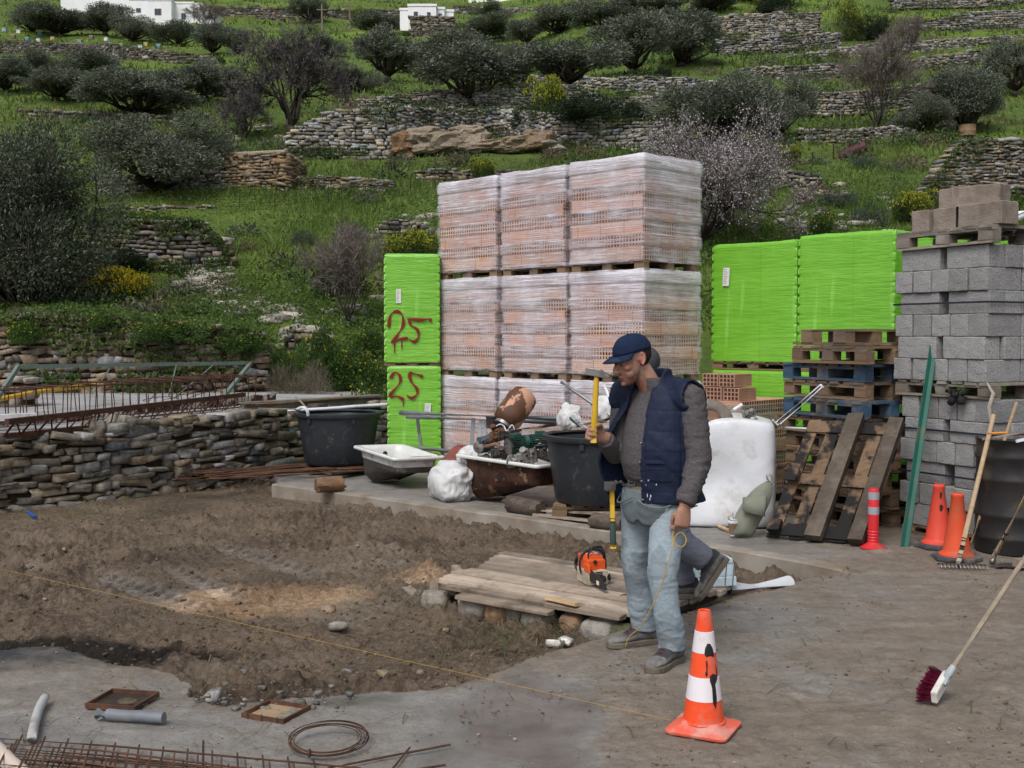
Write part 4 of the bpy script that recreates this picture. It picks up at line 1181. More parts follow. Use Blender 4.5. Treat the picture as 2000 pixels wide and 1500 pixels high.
def grass_mesh(n,r,py0,py1,hgt,wid,c0,c1,name,far=1.0):
 x,y,z0=hill_points(n,r,py0,py1)
 d=fbm(x*0.35,y*0.35,0,201,4)
 k=r.random(len(x))<np.clip(0.55+1.2*d,0.10,1)
 x,y,z0,d=x[k],y[k],z0[k],d[k];n=len(x)
 sc=(y/30.0)**far
 h=0.8*hgt*r.uniform(0.4,1.4,n)*np.clip(0.8+0.9*d,0.3,1.6)*sc**0.45;wd=wid*sc*r.uniform(0.6,1.4,n)
 an=r.uniform(0,2*math.pi,n);le=r.normal(0,0.45,(n,2))*h[:,None]
 a=np.stack([x-np.cos(an)*wd/2,y-np.sin(an)*wd/2,z0-0.02],1)
 b=np.stack([x+np.cos(an)*wd/2,y+np.sin(an)*wd/2,z0-0.02],1)
 c=np.stack([x+le[:,0],y+le[:,1],z0+h],1)
 V=np.stack([a,b,c],1).reshape(-1,3)
 t=np.clip(0.5+1.1*fbm(x*0.18,y*0.18,0,211,4)+r.normal(0,0.22,n),0,1)[:,None]
 C=(np.array(c0)*(1-t)+np.array(c1)*t)*r.uniform(0.6,1.3,(n,1))
 return V,np.arange(3*n).reshape(n,3),np.repeat(C,3,0)
r_=np.random.default_rng(99)
V1=grass_mesh(90000,r_,300,640,0.26,0.045,(0.085,0.150,0.03),(0.21,0.285,0.065),'g')
V2_=grass_mesh(60000,r_,-20,310,0.30,0.075,(0.08,0.135,0.032),(0.20,0.26,0.065),'g',0.9)
me=fast_mesh('grass',np.concatenate([V1[0],V2_[0]]),np.concatenate([V1[1],V2_[1]+len(V1[0])]),np.concatenate([V1[2],V2_[2]]));
tag(link('grass',me,GLEAF),'green meadow grass covering the terraced slope','grass',kind='stuff')
def herb_mesh(n,r,py0,py1,size,c0,c1,up=0.25,px0=-120,px1=2120,thr=0.0,seed=221):
 x,y,z0=hill_points(n,r,py0,py1,px0,px1)
 d=fbm(x*0.5,y*0.5,0,seed,4)
 k=d+r.normal(0,0.1,len(x))>thr;x,y,z0=x[k],y[k],z0[k];n=len(x)
 cen=np.stack([x,y,z0+r.uniform(0.0,up,n)],1)
 C=np.array(c0)+(np.array(c1)-np.array(c0))*r.random((n,1));C=C*r.uniform(0.65,1.3,(n,1))
 V,Fq,CC=leaf_quads(cen,r.normal(size=(n,3))*[1,1,0.5],size,size*0.7,r,C)
 return V,Fq,CC
V1=herb_mesh(70000,r_,330,640,0.085,(0.06,0.11,0.028),(0.14,0.215,0.05),thr=-0.15)
V2_=herb_mesh(26000,r_,560,760,0.07,(0.06,0.11,0.028),(0.14,0.215,0.05),up=0.3,px0=-100,px1=800,thr=-0.3)
me=fast_mesh('herbs',np.concatenate([V1[0],V2_[0]]),np.concatenate([V1[1],V2_[1]+len(V1[0])]),np.concatenate([V1[2],V2_[2]]))
tag(link('ground_cover',me,GLEAF),'low leafy clover cover on the slope','ground cover',kind='stuff')
V1=herb_mesh(9000,r_,300,700,0.035,(0.45,0.38,0.02),(0.60,0.50,0.05),up=0.35,thr=0.05,seed=231)
tag(link('wildflowers',fast_mesh('wf',*V1),GLEAF),'tiny yellow wildflowers dotted through the grass','wildflowers',kind='stuff')
def creepers():
 r=np.random.default_rng(17);VV,FF,CC=[],[],[];o=0
 for wi,L in enumerate(WL):
  seg=np.hypot(*np.diff(L[:,:2],axis=0).T).sum();far=max(1.0,L[:,1].mean()/45);n=int(seg*(L[:,3]-L[:,2]).mean()*(900 if wi in(0,2)else 420)/far**1.6)
  t=r.uniform(0,len(L)-1.01,n);i=t.astype(int);f=(t-i)[:,None];q=L[i]*(1-f)+L[i+1]*f;h=r.random(n)**1.4
  top=h<0.62;dpt=fbm(q[:,0]*0.55+wi*7,q[:,1]*0.3,0,61,3)*1.3+(0.25 if wi in(0,2)else 0.0)
  u=np.where(top,h/0.62,0);k=np.where(top,u<dpt*1.1,(fbm(q[:,0]*0.8,wi,0,63,3)>-0.1));z_=np.where(top,q[:,3]+0.05-u*(q[:,3]-q[:,2])*0.9,q[:,2]+r.random(n)*0.35)
  c=np.stack([q[:,0],q[:,1]-0.27-0.12*r.random(n),z_],1)[k];m=len(c)
  if not m:continue
  V,Fq,C=leaf_quads(c,r.normal(size=(m,3))+[0,-0.3,0.4],0.085*far**0.7,0.05*far**0.7,r,np.where(r.random((m,1))<0.75,np.array([[0.085,0.15,0.035]]),np.array([[0.13,0.14,0.06]]))*r.uniform(0.5,1.4,(m,1)))
  VV.append(V);FF.append(Fq+o);CC.append(C);o+=len(V)
 tag(link('creepers',fast_mesh('creepers',np.concatenate(VV),np.concatenate(FF),np.concatenate(CC)),GLEAF),'weeds and creepers overgrowing the dry stone walls','creepers',kind='stuff')
creepers()
def rubble(n,r,spots,size,name,label):
 VV,FF,CC=[],[],[];o=0
 for(px,py,sx,sy,k)in spots:
  for i in range(k):
   b=on_hill(px+r.normal(0,sx),py+r.normal(0,sy));s=size*r.uniform(0.4,1.5)*np.array([1.3,0.9,0.45])
   bv,bf=ICO1
   v=np.sign(bv)*np.abs(bv)**0.6*s*(1+r.normal(0,0.12,bv.shape));an=r.uniform(0,6.28)
   v=np.stack([v[:,0]*math.cos(an)-v[:,1]*math.sin(an),v[:,0]*math.sin(an)+v[:,1]*math.cos(an),v[:,2]],1)
   VV.append(v+[b.x,b.y,b.z+0.03]);FF.append(bf+o);o+=len(v)
   CC.append(np.repeat(np.array([[0.33,0.31,0.285]])*r.uniform(0.6,1.3),len(v),0))
 tag(link(name,fast_mesh(name,np.concatenate(VV),np.concatenate(FF),np.concatenate(CC),True),STONE),label,'rubble',kind='stuff')
rubble(0,r_,[(390,545,14,10,26),(425,568,20,9,22),(480,600,26,10,20),(540,622,22,8,16),(560,605,14,5,8),(600,655,20,14,18),(430,500,10,20,18),
(1560,430,40,18,16),(1640,440,50,10,12),(1760,395,20,8,14),(1820,390,22,8,22),(1600,378,26,8,14),(800,448,30,12,20),(680,600,50,30,16),(1300,292,60,5,10),(520,268,30,14,18)],0.17,'tumbled_stones','loose stones tumbled down the green slope')
def outcrop():
 r=np.random.default_rng(5)
 o=thing('rock_outcrop',"brown layered rock outcrop under the middle of the pale wall",'rock',tuple(on_hill(920,300)))
 base=o.location.copy()
 mb=MB()
 for(px,py,w_,h_,tn)in[(790,285,40,50,(0.19,0.125,0.075)),(830,280,70,46,(0.24,0.205,0.165)),(872,285,70,42,(0.22,0.18,0.14)),(915,276,64,44,(0.27,0.225,0.18)),(942,290,80,22,(0.25,0.20,0.15)),(1020,285,60,28,(0.22,0.175,0.13)),(1052,278,50,34,(0.20,0.15,0.105)),(1075,292,40,18,(0.26,0.24,0.21)),(985,296,60,14,(0.19,0.16,0.12))]:
  b=P(px,py,baseY(px,300)-0.3);s=b.y/F
  bv,bf=ico(4)
  v=np.sign(bv)*np.abs(bv)**0.6*np.array([w_*s*0.62,0.9,h_*s*0.6]);v=v*(1+0.5*fbm(v[:,0]*0.9+px,v[:,1]*0.9+v[:,0]*0.4,v[:,2]*5-v[:,0]*1.6,3,4)[:,None])
  mb.col(*tn)
  mb.add(v+np.array(b-base),[tuple(f)for f in bf])
 mb.build('rock',STONE,o)
outcrop()
# STACKS AT THE BACK OF THE YARD
UB=Vector((0.69,-0.724,0));VB=Vector((0.724,0.69,0));RB=math.atan2(-0.724,0.69)
C0=Vector((1.37,11.8,0))
def part(name,me,parent,loc=None,rot=None):
 o=bpy.data.objects.new(name,me);COL.objects.link(o);o.parent=parent
 if loc is not None:o.location=loc
 if rot is not None:o.rotation_euler=rot
 return o
def pallet_boards(w,d,h,nt=7,seed=0,boards=('deck_board','block','bottom_board')):
 """list of (name, mesh): timber pallet, x 0..w, y 0..d, z 0..h"""
 r=random.Random(seed);t=h*0.15;out=[]
 bw=w/nt*0.82
 def one(nm,c,s):
  k=r.uniform(0.65,1.2);mb=MB().col(k,k*r.uniform(0.95,1.03),k*r.uniform(0.9,1.05));mb.box(c,s,None,0.004)
  out.append((nm,mb.mesh(nm)))
 for i in range(nt):
  one('deck_board',(w*(i+0.5)/nt+r.uniform(-.01,.01),d/2,h-t/2),(bw*r.uniform(0.8,1.1),d*r.uniform(0.98,1.01),t))
 for y in(0.06,d/2,d-0.06):
  one('stringer_board',(w/2,y,h-t*1.5-0.001),(w,0.10,t))
  for x in(0.07,w/2,w-0.07):one('block',(x,y,h/2-t*0.5),(0.14,0.10,h-3*t-0.004))
  one('bottom_board',(w/2,y,t/2),(w,0.10,t))
 return out
def pallet(name,label,w,d,h,mat,loc,rz,group=None,seed=0,rot=None,nt=7):
 o=thing(name,label,'pallet',loc,rz,group,rot)
 for nm,me in pallet_boards(w,d,h,nt,seed):
  me.materials.append(mat);part(nm,me,o)
 return o
def merged_pallet(w,d,h,mat,seed):
 mb=MB();r=random.Random(seed);t=h*0.16
 for i in range(6):
  k=r.uniform(0.7,1.15);mb.col(k,k,k);mb.box((w*(i+.5)/6,d/2,h-t/2),(w/6*0.8,d,t),None,0.003)
 for y in(0.06,d/2,d-0.06):
  k=r.uniform(0.7,1.15);mb.col(k,k,k)
  mb.box((w/2,y,h-1.5*t-0.001),(w,0.09,t));mb.box((w/2,y,t/2),(w,0.09,t))
  for x in(0.07,w/2,w-0.07):mb.box((x,y,h/2-t/2),(0.13,0.088,h-3*t-0.004))
 me=mb.mesh('pallet');me.materials.append(mat);return me
def brick_mesh(w,d,n,seed,mat):
 mb=MB();r=random.Random(seed)
 for k in range(n):
  g=r.uniform(0.82,1.12);mb.col(g,g*r.uniform(0.95,1.02),g*r.uniform(0.92,1.02))
  dx,dy=r.uniform(-0.012,0.012),r.uniform(-0.012,0.012)
  ex=0.026*(k%2)
  mb.box((w/2+dx,d/2+dy,(k+0.5)*0.135),(w-0.03+ex,d-0.01-ex,0.1335))
 me=mb.mesh('bricks');me.materials.append(mat);return me
def film_mesh(w,d,h,seed,mat,torn=0.0):
 """stretch film: four wrinkled sides and a tucked top"""
 npr,nz=220,90;per=2*(w+d)
 p=np.linspace(0,per,npr,endpoint=False);zz_=np.linspace(-0.03,h+0.015,nz)
 Pp,Zz=np.meshgrid(p,zz_,indexing='xy')
 def pos(p):
  x=np.where(p<w,p,np.where(p<w+d,w,np.where(p<2*w+d,w-(p-w-d),0)))
  y=np.where(p<w,0,np.where(p<w+d,p-w,np.where(p<2*w+d,d,d-(p-2*w-d))))
  return x,y
 x,y=pos(Pp);nx=(x-w/2)/(w/2);ny=(y-d/2)/(d/2)
 m=np.maximum(np.abs(nx),np.abs(ny))+1e-6
 cour=np.abs(((Zz/0.135)%1)-0.5)*2
 off=0.010+0.011*(np.floor(Zz/0.135)%2)*1.0+0.006*fbm(Pp*1.6,Zz*22+Pp*1.2,seed,seed,3)+0.006*fbm(Pp*5,Zz*5,seed,seed+5,3)-0.007*cour**4
 x=x+np.where(np.abs(nx)>0.985,np.sign(nx),0)*off;y=y+np.where(np.abs(ny)>0.985,np.sign(ny),0)*off
 Zt=Zz+np.where(Zz>h-0.01,0.012*fbm(Pp*4,0,seed,9,3),0)
 V=np.stack([x,y,Zt],-1).reshape(-1,3)
 i=np.arange(npr*nz).reshape(nz,npr)
 j=np.roll(i,-1,1)
 Fq=np.stack([i[:-1].ravel(),j[:-1].ravel(),j[1:].ravel(),i[1:].ravel()],1)
 last=V[-npr:];extra=[];fr=[]
 prev=i[-1];n0=len(V)
 for k,s in enumerate((0.93,0.75,0.4,0.05)):
  q=last.copy();q[:,0]=w/2+(q[:,0]-w/2)*s;q[:,1]=d/2+(q[:,1]-d/2)*s
  q[:,2]=h+0.008+0.01*fbm(q[:,0]*6,q[:,1]*6,seed,4,3);extra.append(q)
  cur=n0+np.arange(npr)+k*npr
  fr.append(np.stack([prev,np.roll(prev,-1),np.roll(cur,-1),cur],1));prev=cur
 me=fast_mesh('film',np.concatenate([V]+extra),np.concatenate([Fq]+fr),None,True)
 me.materials.append(mat);return me
BW,BD,BN=1.035,0.97,8
fm=[film_mesh(BW,BD,BN*0.135,s,FILM)for s in(3,8,14,21)]
bm_=[brick_mesh(BW,BD,BN,s,BRICK)for s in(1,2,3)]
pm=merged_pallet(BW,BD,0.12,PALW,4)
WH={0:'bottom',1:'middle',2:'top'};CN={0:'right column at the corner',1:'centre column',2:'left column beside the green load'}
for c in range(3):
 for t in range(3):
  s0=c*1.13+BW
  p=C0-UB*(s0+0.012*math.sin(t*3+c))+VB*(0.018*math.cos(t*5+c*2))
  o=thing('brick_pallet',"film wrapped clay bricks, %s load of the %s"%(WH[t],CN[c]),'brick load',(p.x,p.y,1.2*t),RB+0.012*math.sin(7*t+3*c),'wrapped brick loads stacked three high')
  part('pallet',pm,o);part('bricks',bm_[(c+t)%3],o,(0,0,0.12));part('stretch_film',fm[(c*2+t)%4],o,(0,0,0.125))
o=thing('brick_pallet',"low brick load in dull film with loose bricks lying on top",'brick load',tuple(Vector((2.27,11.12,0))-UB*1.0),RB,'wrapped brick loads stacked three high')
part('pallet',merged_pallet(1.0,0.9,0.12,PALW,5),o);part('bricks',brick_mesh(1.0,0.9,7,9,BRICK),o,(0,0,0.12));part('stretch_film',film_mesh(1.0,0.9,7*0.135-0.06,31,FILM2),o,(0,0,0.125))
LBASE=o.location.copy()
def brick_unit():
 mb=MB();mb.box((0,0,0.0675),(0.33,0.19,0.134));me=mb.mesh('loose_brick');return me
def hollow_brick():
 """one clay block: grooved sides, ends full of square cells"""
 w_,d_,h_=0.30,0.19,0.135
 mb=MB();mb.box((0,0,h_/2),(w_-0.004,d_-0.008,h_-0.008))
 for k in range(6):mb.box((0,0,0.0125+k*0.022),(w_-0.002,d_,0.013))
 mbh=MB().col(0.25,0.22,0.2)
 for ix in range(4):
  for iz in range(3):
   for s in(-1,1):mbh.box((s*(w_/2+0.0005),-0.066+ix*0.044,0.026+iz*0.041),(0.002,0.028,0.028))
 return mb.mesh('brick_body'),mbh.mesh('brick_cells')
CLAY=simple('bare_brick_clay',(0.38,0.20,0.135),(0.46,0.28,0.20),6,0.9,0.4,40)
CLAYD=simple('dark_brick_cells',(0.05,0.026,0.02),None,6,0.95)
hb,hc=hollow_brick();hb.materials.append(CLAY);hc.materials.append(CLAYD)
lz=0.12+7*0.135
lb=[(0.86,0.17,0,0,"loose hollow brick with its cells facing left, nearest the corner of the open load"),(0.65,0.17,0,0,"loose hollow brick beside the one nearest the corner of the open load"),
(0.44,0.17,0,0,"third loose hollow brick from the corner of the open load"),(0.20,0.17,0,0.1,"loose hollow brick farther left along the open load's edge"),
(0.80,0.18,1,0.0,"upper loose brick lying on the row on the open load, nearest the corner"),(0.59,0.18,1,0.04,"second upper loose brick, left of the first one on the open load")]
for x,y,l,a,lab in lb:
 p=LBASE+UB*x+VB*y
 q=thing('hollow_brick',lab,'brick',(p.x,p.y,lz+l*0.136),RB+math.pi/2+a,'loose hollow bricks on the open load')
 part('clay_body',hb,q);part('cell_openings',hc,q)
def green_mesh(w,d,h,seed,cell=0.10):
 npr,nz=260,150;per=2*(w+d)
 p=np.linspace(0,per,npr,endpoint=False)
 crn=np.array([0,w,w+d,2*w+d])
 extra=np.concatenate([crn+e for e in(-0.02,-0.01,0,0.01,0.02)])
 p=np.sort(np.concatenate([p,extra%per]));npr=len(p)
 zz_=np.linspace(0,h,nz)
 Pp,Zz=np.meshgrid(p,zz_,indexing='xy')
 x=np.where(Pp<w,Pp,np.where(Pp<w+d,w,np.where(Pp<2*w+d,w-(Pp-w-d),0)))
 y=np.where(Pp<w,0,np.where(Pp<w+d,Pp-w,np.where(Pp<2*w+d,d,d-(Pp-2*w-d))))
 dc=np.min(np.abs(Pp[None]-np.concatenate([crn,[per]])[:,None,None]),0)
 notch=np.exp(-(dc/0.022)**2)*(0.013*sstep(0.55,0.9,np.abs(((Zz/cell)%1)-0.5)*2))
 cx,cy=w/2,d/2
 k=0.0022*fbm(Pp*2.2,Zz*14+Pp,seed,seed,4)+0.008*fbm(Pp*1.4,Zz*1.4,seed,seed+3,3)*sstep(0,0.1,dc)
 nxx=np.where(np.abs(x-cx)>cx-1e-6,np.sign(x-cx),0);nyy=np.where(np.abs(y-cy)>cy-1e-6,np.sign(y-cy),0)
 x=x+nxx*(k-notch);y=y+nyy*(k-notch)
 top=sstep(h-0.03,h,Zz);x=x-nxx*0.02*top;y=y-nyy*0.02*top
 V=np.stack([x,y,Zz],-1).reshape(-1,3)
 i=np.arange(npr*nz).reshape(nz,npr);j=np.roll(i,-1,1)
 Fq=np.stack([i[:-1].ravel(),j[:-1].ravel(),j[1:].ravel(),i[1:].ravel()],1)
 ext,fr=[],[];prev=i[-1];n0=len(V);last=V[-npr:]
 for q,s in enumerate((0.95,0.7,0.3,0.02)):
  a=last.copy();a[:,0]=cx+(a[:,0]-cx)*s;a[:,1]=cy+(a[:,1]-cy)*s;a[:,2]=h+0.004+0.012*fbm(a[:,0]*4,a[:,1]*4,seed,3,3)
  ext.append(a);cur=n0+np.arange(npr)+q*npr;fr.append(np.stack([prev,np.roll(prev,-1),np.roll(cur,-1),cur],1));prev=cur
 me=fast_mesh('green_wrap',np.concatenate([V]+ext),np.concatenate([Fq]+fr),None,True);me.materials.append(GREEN);return me
PAPER=simple('white_paper_label',(0.72,0.73,0.74),(0.66,0.66,0.67),20,0.6)
INK=simple('grey_print',(0.22,0.22,0.23),None,20,0.7)
def paper(parent,u,z_,w_,h_,tilt=0.0,y=-0.016):
 q=MB();q.box((0,0,0),(w_,0.002,h_));a=q.build('paper_label',PAPER,parent,loc=(u,y,z_));a.rotation_euler=(0,tilt,0)
 m=MB();rr=random.Random(int(u*1000))
 for k in range(9):
  l=w_*rr.uniform(0.45,0.8);m.box((-w_*0.4+l/2,-0.002,h_*(0.40-0.095*k)),(l,0.002,h_*0.022))
 m.build('print_lines',INK,a)
SPRAY=simple('dark_red_spray_paint',(0.20,0.012,0.012),(0.16,0.01,0.01),9,0.6)
def spray(parent,strokes,k,px0,pyb,drips=(),y=-0.019):
 mb=MB()
 def rib(pts,wd):
  pts=[np.array([(a-px0)*k,(pyb-b)*k])for a,b in pts]
  q=[pts[0]]
  for i in range(len(pts)-1):
   p0=pts[max(i-1,0)];p1=pts[i];p2=pts[i+1];p3=pts[min(i+2,len(pts)-1)]
   for t in(0.25,0.5,0.75,1.0):
    q.append(0.5*(2*p1+(p2-p0)*t+(2*p0-5*p1+4*p2-p3)*t*t+(3*p1-p0-3*p2+p3)*t**3))
  mb.tube([(a[0],y,a[1])for a in q],[wd*(0.7+0.3*math.sin(i*0.9))for i in range(len(q))],8,True,1.0)
 for s in strokes:rib(s,0.021)
 for d in drips:rib(d,0.008)
 me=mb.mesh('spray_number')
 V=getv(me);V[:,1]=y+(V[:,1]-y)*0.12;setv(me,V)
 me.materials.append(SPRAY);o=bpy.data.objects.new('spray_number',me);COL.objects.link(o);o.parent=parent
def gload(label,loc,rz,w,d,h,seed,ph=0.13):
 o=thing('green_wrapped_pallet',label,'wrapped load',loc,rz,'lime green wrapped pallet loads')
 part('pallet',merged_pallet(w,d,ph,PALW,seed),o);part('green_wrap',green_mesh(w,d,h-ph,seed),o,(0,0,ph))
 return o
kk_=14.0/F
gl=Vector((-1.55,13.98,0));rzl=math.atan2(0.03,0.68)
g0=gload("lower lime green load at the left with a red 25 above its label",tuple(gl),rzl,0.665,1.15,1.34,3,0.05)
g1=gload("upper lime green wrapped load at the left with the large red number 25",(gl.x-0.035,gl.y,1.345),rzl,0.69,1.15,1.38,4,0.04)
spray(g1,[[(764,640),(767,617),(779,608),(790,615),(792,633),(784,650),(770,670),(784,663),(802,660)],[(843,628),(845,623),(827,625),(800,623)],[(804,624),(807,635),(819,643),(822,657),(814,667),(804,663)]],kk_,755,714,
[[(775,664),(775,690)],[(789,664),(789,682)]])
spray(g0,[[(767,742),(777,730),(787,737),(785,753),(767,775),(782,777),(795,783)],[(832,738),(824,735),(805,730)],[(804,731),(809,748),(819,760),(820,772),(810,780),(800,775)]],kk_,762,928,
[[(793,783),(793,796)]])
paper(g1,0.18,0.86,0.062,0.17);paper(g0,0.50,0.79,0.075,0.17,0.06)
GA=Vector((2.235,12.62,0))
for k in range(2):
 p=GA+UB*(1.10*k)
 lo=gload("lower lime green wrapped load, %s"%("half hidden behind the loose bricks" if k==0 else "almost hidden behind the pallet stack"),(p.x,p.y,0),RB,1.08,0.9,1.34,7+k,0.10)
 up=gload("upper lime green wrapped load %s"%("with a tilted white paper label beside the bricks" if k==0 else "without a label right above the pallet stack"),(p.x,p.y,1.345),RB,1.085,0.9,(1.375,1.41)[k],9+k,0.09)
 if k==0:paper(up,0.20,1.02,0.085,0.20,0.05)
p=GA+UB*2.22+VB*0.25
gload("lower lime green wrapped load behind the concrete block stack",(p.x,p.y,0),RB,1.08,0.9,1.34,13,0.10)
gload("upper lime green wrapped load behind the concrete block stack",(p.x,p.y,1.345),RB,1.08,0.9,1.36,14,0.09)
UK=Vector((0.46,-0.888,0));VK=Vector((0.888,0.46,0));RK=math.atan2(-0.888,0.46)
def block_mesh(l,d,h,seed,hollow=False):
 b=bmesh.new()
 bmesh.ops.create_cube(b,size=1.0)
 for v in b.verts:v.co=Vector((v.co.x*l,v.co.y*d,v.co.z*h))
 if hollow:
  f=[f for f in b.faces if f.normal.x>0.9]
  r_=bmesh.ops.inset_individual(b,faces=f,thickness=0.028);bmesh.ops.translate(b,verts=list({v for q in f for v in q.verts}),vec=(-0.15,0,0))
 bmesh.ops.bevel(b,geom=[e for e in b.edges],offset=0.006,segments=1,affect='EDGES')
 bmesh.ops.subdivide_edges(b,edges=[e for e in b.edges if e.calc_length()>0.08],cuts=5,use_grid_fill=True)
 for v in b.verts:
  c=v.co
  n=float(fbm(c.x*22,c.y*22,c.z*22+seed,seed,2))
  v.co+=Vector((c.x/l,c.y/d,c.z/h))*0.007*n
 me=bpy.data.meshes.new('concrete_block');b.to_mesh(me);b.free();setcol(me);me.materials.append(BLOCK);return me
HB=0.187
long_m=[block_mesh(0.415,0.19,HB-0.003,s)for s in(1,2,3)]
end_m=[block_mesh(0.185,0.40,HB-0.003,s)for s in(4,5,6)]
ORD=['lowest','second','third','fourth','fifth','top']
POS=['far left','second from left','middle','fourth from left','corner']
def block_at(me,org,x,y,z_,lab,jig=0.004,group='grey blocks of the strapped stacks'):
 p=org+UK*x+VK*y
 o=bpy.data.objects.new('concrete_block',me);COL.objects.link(o)
 o.location=(p.x,p.y,z_+HB/2);o.rotation_euler=(0,0,RK+random.uniform(-0.012,0.012))
 return tag(o,lab,'concrete block',group)
def block_stack(org,z0,name,first):
 for c in range(6):
  zc=z0+c*HB;r=random.Random(c+first*3)
  if(c+first)%2==0:
   g=(0.0,0.44+r.uniform(0.0,0.09));pr=r.uniform(-0.015,0.02)
   for i,x in enumerate((0.215,0.215+g[1]+0.03)):
    block_at(long_m[(c+i)%3],org,min(x,0.735),0.10+pr,zc,"long grey concrete block, %s course of the %s, %s"%(ORD[c],name,('left of the gap','right of the gap')[i]))
   for i in range(1,5):
    block_at(long_m[(c+i)%3],org,0.735,0.10+0.2*i,zc,"grey block, %s course of the %s, right side, %s behind the corner"%(ORD[c],name,("","first","second","third","fourth")[i]))
  else:
   for i in range(5):
    block_at(end_m[(c+i)%3],org,-0.035+0.10+0.193*i+(-0.012 if i==0 else 0),0.205+r.uniform(-0.018,0.012),zc,"square grey block end, %s course of the %s, %s"%(ORD[c],name,POS[i]))
   block_at(end_m[c%3],org,-0.035+0.10+0.193*4,0.62,zc,"grey concrete block, %s course of the %s, right side, behind the corner block"%(ORD[c],name))
KO=Vector((3.39,9.90,0))
KL=KO+UK*0.07+VK*0.02
block_stack(KL,0.075,'lower block stack',0)
block_stack(KO,1.335,'upper block stack',1)
def strap(org,z_,label):
 w_,d_,e=0.955,1.0,0.006
 pts=[org+UK*(-0.04-e)+VK*(0.5),org+UK*(-0.04-e)-VK*e,org+UK*(w_+e)-VK*e,org+UK*(w_+e)+VK*d_]
 mb=MB()
 for a,b in zip(pts[:-1],pts[1:]):
  d=(b-a).normalized();n=Vector((d.y,-d.x,0))
  mb.box((a+b)/2+Vector((0,0,z_)),((b-a).length,0.002,0.016),Matrix((d,-n,Vector((0,0,1)))).transposed())
 tag(mb.build('packing_strap',STRAP),label,'strap','dark straps round the block stacks')
strap(KO-VK*0.012,1.335+3.5*HB,"dark strap round the fourth course of the upper block stack")
strap(KL-VK*0.014,0.075+4.5*HB,"dark strap round the upper part of the lower block stack")
strap(KL-VK*0.014,0.075+2.5*HB,"dark strap round the middle of the lower block stack")
G_PB='timber pallets carrying the block stacks'
p=KL-UK*0.02;pallet('wooden_pallet',"low wooden pallet under the lower block stack behind the cones",1.0,1.0,0.074,PALW,(p.x,p.y,0),RK,G_PB,41)
p=KO-UK*0.03;pallet('wooden_pallet',"grey dusty pallet between the two block stacks with a black rag hanging from it",1.02,1.0,0.135,PALG,(p.x,p.y,0.075+6*HB+0.002),RK,G_PB,42)
p=KO-UK*0.02-VK*0.02;ztop=1.335+6*HB
pallet('wooden_pallet',"weathered grey pallet on top of the block stack under the loose blocks",1.0,1.0,0.15,PALG,(p.x,p.y,ztop+0.002),RK,G_PB,43)
PINKB='loose concrete blocks on the top pallet'
zt=ztop+0.155
BLOCKP=simple('pinkish_weathered_concrete',(0.27,0.225,0.19),(0.22,0.185,0.16),5,0.95,0.9,60,0.008,dirt=(0.17,0.13,0.10),dscale=6,damt=0.4)
def loose(l,d,seed,x,y,zz_,rz,lab,hollow=False):
 me=block_mesh(l,d,0.186,seed,hollow);me.materials.clear();me.materials.append(BLOCKP)
 o=block_at(me,KO,x,y,zz_,lab,group=PINKB);o.rotation_euler=(0,0,RK+rz);return o
loose(0.19,0.40,21,0.15,0.28,zt,0.0,"end of the leftmost loose block on the top pallet")
loose(0.25,0.40,22,0.40,0.30,zt,0.0,"loose block with an open dark cavity facing right on the top pallet",True)
loose(0.43,0.20,23,0.79,0.16,zt,0.0,"long loose block at the right on the top pallet")
loose(0.42,0.20,24,0.50,0.42,zt+0.188,0.25,"uppermost loose block lying across the others")
loose(0.20,0.38,25,0.27,0.46,zt+0.188,0.10,"small block end just left of the uppermost loose block")
CLOTH=simple('black_rag_cloth',(0.015,0.013,0.016),(0.03,0.026,0.03),9,0.9,0.5,20,0.01)
mb=MB()
for dx in(-0.035,0.04):
 q=KO+UK*(0.66+dx)-VK*0.03
 mb.tube([q+Vector((0,0,1.27)),q+UK*0.02+Vector((0,0,1.20)),q+UK*(dx*0.6)+Vector((0,0,1.15))],[0.02,0.035,0.028],7)
q=KO+UK*0.66-VK*0.03;mb.tube([q+UK*-0.09+Vector((0,0,1.26)),q+Vector((0,0,1.22)),q+UK*0.10+Vector((0,0,1.26))],[0.02,0.03,0.02],7)
tag(mb.build('work_gloves',CLOTH,smooth=True),"black rag hanging in the front of the middle pallet of the block stack",'rag')
BEIGE=simple('frayed_beige_strap',(0.36,0.33,0.28),(0.28,0.25,0.21),12,0.9,0.4,40)
mb=MB();q=KO+UK*0.99-VK*0.03
mb.tube([q+UK*-0.02+Vector((0,0,1.34)),q+UK*0.06-VK*0.02+Vector((0,0,1.26)),q+UK*0.03-VK*0.03+Vector((0,0,1.15)),q+UK*0.06-VK*0.03+Vector((0,0,1.02)),q+UK*0.05-VK*0.03+Vector((0,0,0.92))],[0.012,0.018,0.02,0.022,0.012],6,flat=0.35)
tag(mb.build('cloth_strap',BEIGE,smooth=True),"frayed beige cloth strap hanging from the middle block pallet",'strap')
EP=Vector((2.60,10.84,0));h_=0.163
names=["lowest brown pallet of the empty stack on the concrete","brown pallet just above the lowest one of the empty stack","brown pallet third from the bottom of the empty stack","brown pallet fourth from the bottom behind the scorched one","brown pallet fifth from the bottom behind the scorched one",
"brown pallet behind the top of the scorched pallet","lower blue painted pallet in the empty stack","brown pallet between the two blue ones","upper blue painted pallet in the empty stack","brown pallet on top of the upper blue one"]
mats=[PALW,PALW,PALW,PALW,PALW,PALW,PALB,PALW,PALB,PALW]
